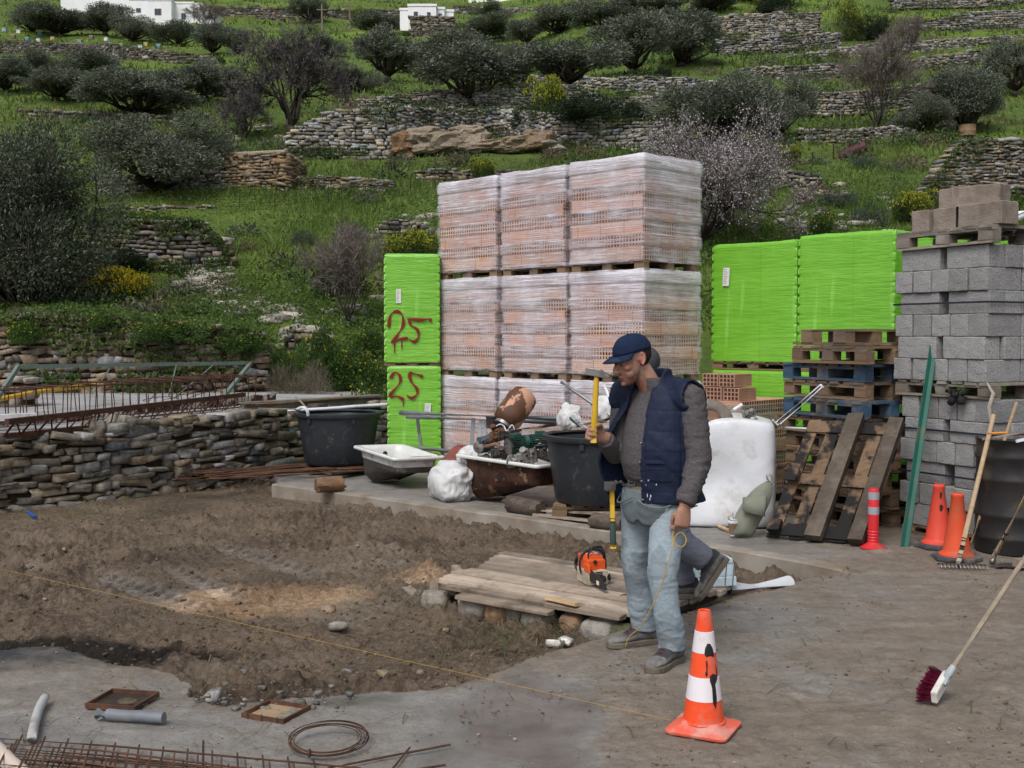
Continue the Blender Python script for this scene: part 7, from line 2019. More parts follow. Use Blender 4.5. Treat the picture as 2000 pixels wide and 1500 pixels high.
def cone():
 g=G(1374,1424,0.0);o=thing('traffic_cone',"orange and white striped traffic cone smeared with black paint in the foreground",'traffic cone',(g.x,g.y,pave_z(g.x,g.y)+0.002),R(-27))
 BASE=simple('scuffed_cone_base',(0.72,0.13,0.075),(0.62,0.10,0.06),5,0.5,0.1,30,dirt=(0.56,0.36,0.31),dscale=6,damt=0.4)
 def rad(z_):return 0.0885+(0.0285-0.0885)*(z_-0.045)/(0.525-0.045)
 h=0.138;mb=MB();rg=[rrect(h-0.004,h-0.004,0.03,0.0),rrect(h,h,0.03,0.006),rrect(h,h,0.03,0.014),rrect(h-0.008,h-0.008,0.03,0.02)]
 n=len(rg[0]);base=rrect(h-0.008,h-0.008,0.03,0.02)
 for t in np.linspace(0.15,1,7):
  q=[]
  for p in base:
   a=math.atan2(p.y,p.x);c=Vector((0.094*math.cos(a),0.094*math.sin(a),0.0));e=p.lerp(c,t);q.append(Vector((e.x,e.y,0.02+0.028*t**1.6)))
  rg.append(q)
 mb.rings(rg);mb.build('base',BASE,o,auto=35)
 mb=MB();pr=[(0.096,0.04),(0.0915,0.047)]+[(rad(z_),z_)for z_ in np.linspace(0.048,0.517,12)]+[(rad(0.525)-0.002,0.525),(rad(0.525)-0.008,0.522),(0.020,0.44)]
 mb.lathe(pr,64,None,False);mb.build('cone_body',ORANGE,o,auto=40)
 for z0,z1 in((0.345,0.437),(0.140,0.242)):
  mb=MB();mb.lathe([(rad(z0),z0),(rad(z0)+0.0016,z0+0.001),(rad(z1)+0.0016,z1-0.001),(rad(z1),z1)],64,None,False);mb.build('reflective_band',REFLW,o,auto=40)
 az=-math.pi/2+R(27)+0.05+0.22;r2=lambda z_:rad(z_)+0.0016
 smear_patch(o,r2,az,0,0,0,1,[(-0.42,0.345),(-0.36,0.370),(-0.14,0.390),(0.14,0.388),(0.36,0.370),(0.48,0.345),(0.44,0.330),(0.05,0.337),(-0.25,0.332)])
 smear_patch(o,r2,az,0,0,0,2,[(-0.30,0.315),(-0.22,0.322),(-0.16,0.300),(-0.20,0.27),(-0.18,0.256),(-0.28,0.250),(-0.36,0.262),(-0.26,0.275)])
 smear_patch(o,r2,az,0,0,0,3,[(-0.02,0.252),(0.2,0.262),(0.45,0.255),(0.62,0.250),(0.60,0.238),(0.30,0.240),(0.36,0.20),(0.38,0.15),(0.24,0.110),(0.08,0.14),(0.08,0.20),(-0.06,0.235)])
 smear_patch(o,r2,az,0,0,0,4,[(0.52,0.275),(0.56,0.30),(0.60,0.285),(0.62,0.25),(0.55,0.25)])
cone()
def broom():
 a=G(1836,1372,0.0)+Vector((0,0,0.075));b=Vector((2.86,5.56,1.10))
 o=thing('broom',"broom with pink bristles and a white head lying at the right foreground",'broom',tuple(a));d=(b-a)
 mb=MB();pts=[d*t for t in np.linspace(0.06,1,6)];mb.tube(pts,[0.0125]*6,12);mb.build('handle',GREYH,o,auto=50)
 mb=MB();mb.tube([d*0.012,d*0.05,d*0.085],[0.022,0.019,0.016],14);mb.build('socket',simple('grey_socket_plastic',(0.38,0.42,0.45),None,5,0.5,dirt=(0.2,0.17,0.14),dscale=9,damt=0.2),o,auto=50)
 ax=Vector((0.32,0.42,0.16)).normalized();nrm=Vector((-0.95,-0.12,-0.20)).normalized();bx=ax.cross(nrm).normalized();nrm=bx.cross(ax).normalized()
 if nrm.x>0:nrm=-nrm
 rot=Matrix((ax,bx,nrm)).transposed();mb=MB();mb.box(nrm*0.0,(0.20,0.060,0.030),rot);mb.build('head_block',simple('dirty_white_head',(0.66,0.65,0.62),(0.58,0.56,0.52),6,0.6,dirt=(0.36,0.30,0.24),dscale=10,damt=0.3),o,bevel=0.006)
 mb=MB();rr=random.Random(2)
 for i in range(420):
  u,v=rr.uniform(-.095,.095),rr.uniform(-.027,.027);k=rr.uniform(0.6,1.15);mb.col(0.21*k,0.012*k,0.055*k)
  s=ax*u+bx*v+nrm*0.015;e=s+nrm*rr.uniform(0.05,0.07)+ax*(u*0.22+rr.uniform(-.008,.008))+bx*(v*0.3+rr.uniform(-.006,.006));mb.tube([s,e],0.0022,3,False)
 mb.build('bristles',GLEAF,o)
broom()
a,b=G(-120,1084,0.06),Vector((0.70,4.935,0.02));mb=MB();pts=[]
for t in np.linspace(0,1,40):q=a.lerp(b,t);q.z=0.012+(0.06-0.012)*(1-t)+0.012*math.sin(t*40)*0.1;pts.append(q)
YS=simple('mustard_builders_line',(0.46,0.29,0.045),(0.40,0.25,0.04),30,0.8)
mb.tube(pts,0.0012,5,False);tag(mb.build('string_line',YS),"yellow builder's line stretched low across the soil to the striped cone",'string')
lid=thing('manhole_cover',"rusty square tray lid lying on the concrete at the left",'manhole cover',tuple(G(240,1372,0.004)),-0.20);lid.scale=(0.80,0.80,0.62)
mb=MB();mb.box((0,0,0.006),(0.30,0.27,0.012));mb.build('plate',m_rust('dark_rust'),lid)
for c,s in(((0,0.135,0.02),(0.30,0.012,0.04)),((0,-0.135,0.02),(0.30,0.012,0.04)),((0.15,0,0.02),(0.012,0.282,0.04)),((-0.15,0,0.02),(0.012,0.282,0.04))):
 mb=MB();mb.box(c,s,None,0.002);mb.build('rim_bar',RUSTB,lid)
mb=MB();mb.ell((0.03,0.0,0.012),(0.06,0.05,0.02));me=mb.mesh('mud',True);me.materials.append(DIRT);part('mud_clump',me,lid)
mf=thing('shaft_surround',"rusty square frame around an open shaft in the front concrete",'manhole',tuple(G(540,1394,-0.004)),-0.42);mf.scale=(0.76,0.76,0.55)
for c,s in(((0,0.135,0.015),(0.29,0.014,0.05)),((0,-0.135,0.015),(0.29,0.014,0.05)),((0.145,0,0.015),(0.014,0.284,0.05)),((-0.145,0,0.015),(0.014,0.284,0.05))):
 mb=MB();mb.box(c,s,None,0.002);mb.build('frame_bar',RUSTB,mf)
mb=MB();mb.box((0,0,0.004),(0.27,0.26,0.006));mb.build('shaft_board',m_wood('shaft_plywood',(0.36,0.26,0.16),(0.26,0.18,0.11)),mf)
for x in(-0.10,0.0,0.11):
 mb=MB();mb.tube([(x,-0.146,0.06),(x,-0.15,0.0)],0.003,5);mb.build('wire_tie',DARKST,mf)
stick('pipe_offcut',"grey plastic pipe offcut beside the rusty tray lid",G(190,1394,0.03),G(320,1402,0.03),0.026,simple('grey_blue_pipe',(0.20,0.22,0.25),(0.14,0.15,0.17),6,0.5,dirt=(0.28,0.26,0.23),dscale=9,damt=0.35),'pipe')
hose("short pale grey corrugated hose at the left front",[G(62,1442,0.03),G(68,1412,0.03),G(76,1385,0.03),G(88,1362,0.03)],0.021,simple('pale_grey_hose',(0.42,0.43,0.43),(0.36,0.36,0.36),6,0.5,dirt=(0.26,0.23,0.2),dscale=9,damt=0.3),'conduit_hose')
stick('wooden_pole',"pale wooden pole cutting the bottom left corner",G(-60,1415,0.12),G(62,1530,0.10),0.033,simple('pale_peach_pole',(0.55,0.46,0.40),(0.48,0.40,0.34),6,0.7),'pole')
co=thing('wire_coil',"coil of rusty tie wire lying in the front middle",'wire coil',tuple(G(641,1452,0.012)))
mb=MB();r=random.Random(8);pts=[]
for t in np.linspace(0,2*math.pi*8,420):ra=0.155+0.014*math.sin(t*0.37)+0.006*math.sin(t*1.3+1);pts.append((ra*math.cos(t),ra*0.98*math.sin(t)+0.004*math.sin(t*0.21),0.012+0.022*(0.5+0.5*math.sin(t*0.23+2))+0.012*math.sin(t)))
mb.tube(pts,0.0017,5,False);mb.build('wire',RUST,co)
mb=MB();mb.lathe([(0.012+0.006*math.cos(t),0.006*math.sin(t))for t in np.linspace(0,6.28,8)],12,Matrix.Translation((-0.05,-0.16,0.02))@Matrix.Rotation(1.57,4,'Y'),False);mb.build('binding',RUST,co)
def mat_mesh():
 o=thing('rebar_mesh',"rusty welded rebar mesh sheets stacked in the bottom left corner",'rebar mesh')
 r=random.Random(6)
 for sh in range(4):
  z0=0.02+sh*0.035
  A_=G(-160,1432+sh*9,z0);B_=G(640-sh*40,1500+sh*10,z0);D_=Vector((0.25,-0.95,0))
  mb=MB()
  for k in range(9):off=D_*(0.10*k);mb.tube([A_+off,(A_+B_)/2+off+Vector((0,0,r.uniform(0,.02))),B_+off+Vector((r.uniform(-.2,.2),0,0))],0.0042,5)
  n=17
  for k in range(n):c=A_.lerp(B_,(k+.5)/n)+Vector((0,0,0.008));mb.tube([c-D_*0.06,c+D_*0.9],0.0042,5)
  mb.build('mesh_sheet',RUSTB if sh%2 else RUST,o)
mat_mesh()
for a,b,lab in(((400,1452),(396,1520),"upright rusty rod at the bottom left of the wire coil"),((640,1500),(880,1454),"thin rusty rod lying right of the wire coil, longer one"),((760,1510),(800,1460),"thin rusty rod crossing below the wire coil, short one"),((700,1520),(870,1494),"thin rusty rod along the bottom edge in the middle")):
 hz=0.18 if a[0]==400 else 0.012
 stick('rusty_rod',lab,G(a[0],a[1],0.012)if hz<0.1 else G(398,1510,0.0)+Vector((0,0,0.13)),G(b[0],b[1],0.012),0.0045,RUST,'rod',6)
def scatter(n,r,px0,px1,py0,py1,s0,s1,tone,zf,name,label,flat=0.6,squash=0.7,dens=None,mat=None):
 bv,bf=(CUBE_V,CUBE_F)if squash<0.5 else ICO1;VV,FF,CC=[],[],[];o=0
 for i in range(n):
  for _ in range(6):
   px,py=r.uniform(px0,px1),r.uniform(py0,py1)
   if dens is None or dens(px,py)>r.random():break
  else:continue
  z0,ok=zf(px,py)
  if not ok:continue
  g=G(px,py,z0);s=s0+(s1-s0)*r.random()**5
  v=np.sign(bv)*np.abs(bv)**squash*np.array([1.2,0.9,flat])*s*(1+r.normal(0,0.26,bv.shape));an=r.uniform(0,6.28)
  v=np.stack([v[:,0]*math.cos(an)-v[:,1]*math.sin(an),v[:,0]*math.sin(an)+v[:,1]*math.cos(an),v[:,2]],1)
  zz_=soil_z(g.x,g.y)if z0<-0.05 else float(pave_z(g.x,g.y))
  VV.append(v+[g.x,g.y,zz_+s*flat*0.3]);FF.append(bf+o);o+=len(v);CC.append(np.repeat(np.array([tone])*r.uniform(0.6,1.35),len(v),0))
 tag(link(name,fast_mesh(name,np.concatenate(VV),np.concatenate(FF),np.concatenate(CC),mat is None),mat or STONE),label,name.replace('_',' '),kind='stuff')
def soil_only(px,py):
 g=G(px,py,-0.12);return-0.12,bool(inside(PITA,np.array([g.x]),np.array([g.y]))[0])
def pave_only(px,py):
 g=G(px,py,0.0);return 0.0,not bool(inside(PITA,np.array([g.x]),np.array([g.y]))[0])
rq=np.random.default_rng(5)
CLOD=simple('soil_clod',(0.115,0.078,0.05),(0.175,0.125,0.085),14,0.95,0.9,60,0.01,attr=True)
scatter(9000,rq,-60,1250,985,1345,0.002,0.017,(0.75,0.75,0.75),soil_only,'soil_clods','crumbled brown soil clods over the dug bed',0.75,0.8,lambda px,py:float(np.clip(0.45+0.9*fbm(px*0.012,py*0.03,0,9,3),0.05,1)),CLOD)
scatter(110,rq,-60,1250,985,1345,0.005,0.028,(0.25,0.20,0.15),soil_only,'soil_stones','small brown stones lying in the dug soil',0.6,0.6)
scatter(520,rq,0,2000,1090,1500,0.003,0.010,(0.26,0.22,0.18),pave_only,'grit','small grit and gravel scattered on the dirty concrete',0.6,0.7)
scatter(1500,rq,900,2000,1100,1500,0.0015,0.010,(0.95,0.95,0.95),pave_only,'mud_crumbs','crumbs of mud scattered on the dirty concrete',0.5,0.8,lambda px,py:float(np.clip(2.6*fbm(px*0.008,py*0.016,0,12,4),0.0,1)),CLOD)
scatter(95,rq,375,690,1338,1396,0.003,0.026,(0.20,0.195,0.185),lambda a,b:(-0.02,True),'concrete_rubble','broken grey concrete pieces around the manhole frame',0.6,0.4)
scatter(16,rq,395,900,1310,1352,0.006,0.024,(0.2,0.195,0.185),soil_only,'edge_rubble','broken concrete bits along the soil edge',0.7,0.4)
for i,(px,py,sx,lab,tn)in enumerate([(1085,1256,0.05,"broken white tile piece in the soil by the man's shoe, left one",(0.72,0.72,0.70)),(1105,1252,0.04,"broken white tile piece in the soil by the man's shoe, right one",(0.74,0.74,0.72)),(415,1360,0.055,"pale broken concrete lump at the corner of the soil bed",(0.36,0.36,0.36)),(750,1315,0.05,"round brown stone at the front edge of the soil bed",(0.25,0.19,0.13)),(640,1190,0.06,"brown stone in the sawdust patch of the soil bed",(0.26,0.20,0.14)),(660,1222,0.07,"flat grey stone in the soil below the sawdust patch",(0.26,0.25,0.23))]):
 g=G(px,py,-0.04 if py>1300 else-0.09);bv,bf=ICO1;r=np.random.default_rng(i+40);bv,bf=(CUBE_V*0.8,CUBE_F)if i<3 else(bv,bf);v=np.sign(bv)*np.abs(bv)**0.5*np.array([sx,sx*0.7,sx*0.45])*(1+r.normal(0,0.14,bv.shape))
 q=link('stone',fast_mesh('stone',v,bf,np.tile(tn,(len(v),1))),STONE,None,g);q.rotation_euler=(0.2,0.1,r.uniform(0,6));tag(q,lab,'stone','single stones in the soil bed')
def straw():
 r=np.random.default_rng(3);VV,FF,CC=[],[],[];o=0
 spots=[(100,1005,110,12,260),(250,990,90,12,220),(1010,1250,80,22,240),(1120,1235,60,14,120),(820,1180,60,20,60),(500,1010,260,30,90),(600,1180,400,90,160),(1000,1200,60,30,80),(1500,1300,330,110,150),(300,1400,220,40,70)]
 for px,py,sx,sy,k in spots:
  for i in range(k):
   a,b=px+r.normal(0,sx),py+r.normal(0,sy);z0,ok=soil_only(a,b)
   if not ok and b<1130:continue
   g=G(a,b,z0 if ok else 0.0);zz_=soil_z(g.x,g.y)if ok else float(pave_z(g.x,g.y))-0.002;an=r.uniform(0,6.28);L_=r.uniform(0.06,0.24);up=r.uniform(0.0,0.5)*L_*(0.1 if not ok else 1)
   p0=np.array([g.x,g.y,zz_+0.005]);p2=p0+[L_*math.cos(an),L_*math.sin(an),up];p1=(p0+p2)/2+[0,0,0.02];sdv=np.array([-math.sin(an),math.cos(an),0])*0.0022
   VV+=[p0-sdv,p0+sdv,p1+sdv,p1-sdv,p1-sdv,p1+sdv,p2+sdv*0.3,p2-sdv*0.3];FF+=[[o,o+1,o+2,o+3],[o+4,o+5,o+6,o+7]];o+=8
   c=np.array((0.22,0.18,0.10))if r.random()<0.6 else np.array((0.09,0.13,0.04));CC+=[c*r.uniform(0.7,1.3)]*8
 tag(link('straw',fast_mesh('straw',np.array(VV),np.array(FF),np.array(CC)),GLEAF),'dry grass stalks and weeds strewn over the soil','straw',kind='stuff')
straw()
# PEOPLE
def loft(mb,secs,seg=24):
 """secs: (centre, rx, ry, optional axis frame) closed tube of elliptical sections"""
 rg=[]
 for i,sc in enumerate(secs):
  c,rx,ry=Vector(sc[0]),sc[1],sc[2]
  if len(sc)>3:ax,ay=sc[3]
  else:ax,ay=Vector((1,0,0)),Vector((0,1,0))
  rg.append([c+ax*(rx*math.cos(2*math.pi*k/seg))+ay*(ry*math.sin(2*math.pi*k/seg))for k in range(seg)])
 mb.rings(rg)
def limb(mb,pts,rs,flat=1.0,seg=18):
 """tapering limb through joints, densely sampled so joints stay rounded"""
 pts=[Vector(p)for p in pts];P_,R_=[],[]
 for i in range(len(pts)-1):
  p0=pts[max(i-1,0)];p1=pts[i];p2=pts[i+1];p3=pts[min(i+2,len(pts)-1)]
  for t in np.linspace(0,1,9)[:-1]:
   t2=0.35
   h=0.5*(2*p1+(p2-p0)*t+(2*p0-5*p1+4*p2-p3)*t*t+(3*p1-p0-3*p2+p3)*t**3)
   P_.append(p1.lerp(p2,t)*(1-t2)+h*t2);R_.append(rs[i]+(rs[i+1]-rs[i])*t)
 P_.append(pts[-1]);R_.append(rs[-1]);mb.tube(P_,R_,seg,True,flat)
def hand(mb,wrist,zf,xt,yp,curl,thumb,sc=1.0,spread=0.0):
 """palm, four unequal fingers with three phalanges, thumb from the side of the palm"""
 zf,xt,yp=Vector(zf).normalized(),Vector(xt).normalized(),Vector(yp).normalized()
 xt=(xt-zf*xt.dot(zf)).normalized();yp=(yp-zf*yp.dot(zf)-xt*yp.dot(xt)).normalized()
 W=lambda x,y,z_:Vector(wrist)+xt*(x*sc)+yp*(y*sc)+zf*(z_*sc)
 loft(mb,[(W(0,0,-0.03),.029*sc,.022*sc,(xt,yp)),(W(0,0,0.005),.030*sc,.021*sc,(xt,yp)),(W(0.002,0,0.03),.038*sc,.0195*sc,(xt,yp)),(W(0,0,0.065),.042*sc,.0165*sc,(xt,yp)),(W(0,0,0.092),.040*sc,.0125*sc,(xt,yp)),(W(0,0,0.10),.034*sc,.009*sc,(xt,yp))],18)
 for k,(x,L_,r)in enumerate(((0.0315,.074,.0094),(0.0105,.083,.0096),(-0.0105,.076,.0092),(-0.031,.060,.0082))):
  a=0;p=W(x,0.0,0.088);pts=[p];rs=[r*1.05]
  for j,(fr_,an)in enumerate(zip((0.46,0.30,0.24),curl[k]if isinstance(curl[0],tuple)else curl)):
   a+=R(an);d=zf*math.cos(a)+yp*math.sin(a)+xt*(spread*x*6*math.cos(a));p=p+d.normalized()*(L_*fr_*sc);pts.append(p);rs.append(r*(1.0,0.93,0.78)[j])
  q,rr=[pts[0]],[rs[0]*sc]
  for i in range(3):
   for t in(0.5,1.0):q.append(pts[i].lerp(pts[i+1],t));rr.append((rs[i]*(1-t)+rs[i+1]*t)*sc*(1.06 if t==1.0 and i<2 else 0.97))
  mb.tube(q,rr,10);mb.ell(q[-1],(rr[-1]*.98,)*3,None,10,7)
 t=[W(0.022,0.006,0.018),W(*thumb[0]),W(*thumb[1]),W(*thumb[2])];mb.tube(t,[.0155*sc,.0128*sc,.0110*sc,.0085*sc],10);mb.ell(t[-1],(.0085*sc,)*3,None,10,7)
def wrinkle(me,amp,freq,seed,fn=None,dirn=(1,1,1)):
 V=getv(me);N=getn(me)
 f=fbm(V[:,0]*freq*dirn[0],V[:,1]*freq*dirn[1],V[:,2]*freq*dirn[2],seed,4);f=1-2*np.abs(f)
 k=amp if fn is None else amp*fn(V);setv(me,V+N*(f*k)[:,None]);return me
SKIN_N=NT('weathered_skin');_a=SKIN_N.attr();SKIN_N.p.inputs['Subsurface Weight'].default_value=0.12;SKIN_N.p.inputs['Subsurface Radius'].default_value=(0.02,0.008,0.005);SKIN_N.p.inputs['Subsurface Scale'].default_value=0.3
SKIN=SKIN_N.fin(SKIN_N.mix(1.0,_a,SKIN_N.mix(SKIN_N.ramp(SKIN_N.noise(55,6,0.6),[(0.35,0.0),(0.65,1.0)]),(0.9,0.86,0.84),(1.06,1.04,1.02)),'MULTIPLY'),0.5,SKIN_N.bump(SKIN_N.noise(160,4,0.6),0.2,0.002),spec=0.35)
def cloth(name,c1,c2,vec,scale=1.0,bump=0.4,bs=1.0,rough=0.9,dirt=None,damt=0.3,dscale=5):
 n=NT(name);v=n.map(vec);f=n.noise(scale,5,0.65,vec=v)
 c=n.mix(n.ramp(f,[(0.35,0.0),(0.65,1.0)]),c1,c2);c=n.mix(1.0,c,n.attr(),'MULTIPLY')
 if dirt:c=n.mix(n.ramp(n.noise(dscale,7,0.65),[(0.65-damt*0.3,0.0),(0.82-damt*0.2,1.0)]),c,dirt)
 return n.fin(c,rough,n.bump(f,bump,0.003),spec=0.15)
SWEAT=cloth('mottled_grey_knit',(0.062,0.056,0.060),(0.105,0.096,0.10),(60,60,160),1.0,0.5)
NAVY=cloth('navy_quilted_nylon',(0.010,0.015,0.036),(0.016,0.023,0.050),(30,30,30),1.0,0.3,rough=0.6,dirt=(0.035,0.042,0.07),damt=0.15)
CAPM=cloth('faded_navy_cotton',(0.008,0.017,0.044),(0.014,0.026,0.062),(70,70,70),1.0,0.4,dirt=(0.05,0.06,0.09),damt=0.25,dscale=14)
JEAN=cloth('washed_light_denim',(0.225,0.285,0.335),(0.315,0.375,0.415),(50,50,160),1.0,0.35,dirt=(0.20,0.215,0.22),damt=0.34,dscale=4.5)
CANV=cloth('grey_blue_apron_canvas',(0.115,0.14,0.155),(0.15,0.175,0.185),(60,60,60),1.0,0.5,dirt=(0.09,0.095,0.09),damt=0.3)
GREYT_=cloth('grey_blue_work_cloth',(0.115,0.125,0.16),(0.145,0.155,0.195),(50,50,90),1.0,0.4,dirt=(0.10,0.10,0.11),damt=0.2)
HAIRM=cloth('short_dark_hair',(0.018,0.013,0.011),(0.045,0.034,0.028),(140,140,40),1.0,0.9)
BOOT=cloth('dusty_boot_leather',(0.13,0.125,0.12),(0.20,0.195,0.185),(18,18,18),1.0,0.5,dirt=(0.045,0.042,0.045),damt=0.45,dscale=12)
SOLE=simple('muddy_boot_sole',(0.16,0.135,0.105),(0.11,0.095,0.08),14,0.9,0.4,40)
LACE=simple('dark_red_lace',(0.13,0.012,0.03),None,20,0.8)
BELT=simple('dark_brown_leather_belt',(0.035,0.022,0.017),(0.05,0.032,0.025),9,0.5)
def head_parts(mb):
 E=mb.ell
 E((0,0.014,0.034),(0.077,0.098,0.090))
 loft(mb,[((0,-0.012,0.05),.060,.074),((0,-0.016,0.03),.068,.079),((0,-0.020,0.0),.0665,.077),((0,-0.024,-0.03),.0635,.072),((0,-0.030,-0.06),.0575,.066),((0,-0.040,-0.085),.047,.054),((0,-0.050,-0.104),.035,.040),((0,-0.056,-0.116),.020,.024)],28)
 mb.tube([(0,-0.090,0.020),(0,-0.100,0.004),(0,-0.115,-0.018),(0,-0.120,-0.028),(0,-0.108,-0.036)],[0.008,0.0105,0.014,0.0155,0.010],12)
 for s in(-1,1):
  E((s*0.0125,-0.105,-0.031),(0.0095,0.012,0.009));mb.tube([(s*0.012,-0.089,0.026),(s*0.032,-0.087,0.032),(s*0.053,-0.070,0.025)],[0.010,0.0115,0.010],10)
  E((s*0.045,-0.064,-0.015),(0.024,0.024,0.021));E((s*0.031,-0.078,0.006),(0.0155,0.013,0.0115));E((s*0.035,-0.055,-0.055),(0.026,0.028,0.03))
  mb.tube([(s*0.072,0.004,-0.018),(s*0.079,0.010,-0.024),(s*0.082,0.022,-0.012),(s*0.085,0.031,0.010),(s*0.084,0.030,0.030),(s*0.080,0.018,0.038),(s*0.075,0.006,0.026)],[0.006,0.008,0.0065,0.006,0.006,0.006,0.005],8)
  E((s*0.076,0.016,0.006),(0.0055,0.017,0.026))
 mb.tube([(-0.024,-0.086,-0.067),(-0.010,-0.0975,-0.0635),(0,-0.0985,-0.065),(0.010,-0.0975,-0.0635),(0.024,-0.086,-0.067)],[0.004,0.0066,0.0062,0.0066,0.004],8)
 mb.tube([(-0.021,-0.085,-0.075),(0,-0.0955,-0.0785),(0.021,-0.085,-0.075)],[0.004,0.0078,0.004],8);E((0,-0.087,-0.103),(0.019,0.016,0.013))
def xf(mb0,M):
 for i,v in enumerate(mb0.v):mb0.v[i]=tuple(M@Vector(v))
 return mb0
def merge(a,b):n=len(a.v);a.v+=b.v;a.c+=b.c;a.f+=[tuple(i+n for i in f)for f in b.f]
def shoe(parent,ank,d,up_tilt=0.0,sc=1.0):
 """low work shoe: upper, sole, laces; d = toe direction, ank = point on the ground below the ankle"""
 d=Vector(d).normalized();up=Vector((0,0,1))if abs(d.z)<0.3 else d.cross(Vector((0,1,0)).cross(d)).normalized()
 if abs(d.z)>=0.3:
  up=parent.get('_up',None)or up
 sx=d.cross(up).normalized();up=sx.cross(d).normalized()
 M_=Matrix((sx,d,up)).transposed().to_4x4();M_.translation=Vector(ank)
 m=MB();pr=[(-0.088,.020,.030,.100),(-0.078,.034,.036,.122),(-0.03,.039,.046,.130),(0.015,.040,.046,.124),(0.05,.041,.040,.100),(0.10,.046,.032,.066),(0.14,.049,.029,.058),(0.175,.044,.027,.054),(0.198,.030,.020,.045),(0.206,.014,.010,.036)]
 rg=[]
 for y,w_,h,top in pr:
  ring=[]
  for k in range(20):
   a=2*math.pi*k/20;x=w_*sc*(abs(math.cos(a))**0.8)*(1 if math.cos(a)>0 else-1);z_=0.022+(top-0.022)*(0.5+0.5*math.sin(a));ring.append((x,y*sc,z_*sc))
  rg.append(ring)
 m.rings(rg);xf(m,M_);me=remesh(m,0.006,3);wrinkle(me,0.0025,26,3);L_=getv(me)@np.array(M_.inverted().to_3x3()).T+np.array(M_.inverted().translation);dk=sstep(0.066,0.078,L_[:,2]+0.25*np.maximum(L_[:,1]-0.05,0))*(L_[:,1]<0.12);setcol(me,1-0.72*dk[:,None]*np.array([1,0.97,0.9]));me.materials.append(BOOT);part('shoe_upper',me,parent)
 m=MB();rg=[]
 for y,w_ in((-0.092,.018),(-0.084,.034),(-0.04,.040),(0.0,.038),(0.05,.041),(0.10,.050),(0.15,.053),(0.185,.044),(0.205,.026),(0.214,.010)):rg.append([(-w_*sc,y*sc,0),(w_*sc,y*sc,0),(w_*1.03*sc,y*sc,0.024*sc),(w_*0.96*sc,y*sc,0.030*sc),(-w_*0.96*sc,y*sc,0.030*sc),(-w_*1.03*sc,y*sc,0.024*sc)])
 m.rings(rg);xf(m,M_);q=m.build('shoe_sole',SOLE,parent,bevel=0.004)
 m=MB()
 for k in range(4):
  y=0.030+0.022*k;z_=0.120-0.013*k;m.tube([(-0.022,y,z_-0.008),(0,y+0.006,z_+0.001),(0.022,y+0.002,z_-0.008)],0.0032,5)
 m.tube([(0.0,0.03,0.125),(0.028,0.02,0.125),(0.04,0.045,0.10)],0.003,5);m.tube([(0.0,0.03,0.125),(-0.03,0.03,0.12),(-0.038,0.05,0.095)],0.003,5)
 xf(m,M_);m.build('lace',LACE,parent)
def vest_mesh(secs,arms,cut,seed):
 mb=MB();loft(mb,secs,40)
 for a in arms:limb(mb,*a)
 me=remesh(mb,0.008,6);return me
def keep_faces(me,mask_fn):
 b=bmesh.new();b.from_mesh(me);V=getv(me);bad=mask_fn(V)
 b.verts.ensure_lookup_table();bmesh.ops.delete(b,geom=[v for v in b.verts if bad[v.index]],context='VERTS');b.to_mesh(me);b.free();setcol(me);return me
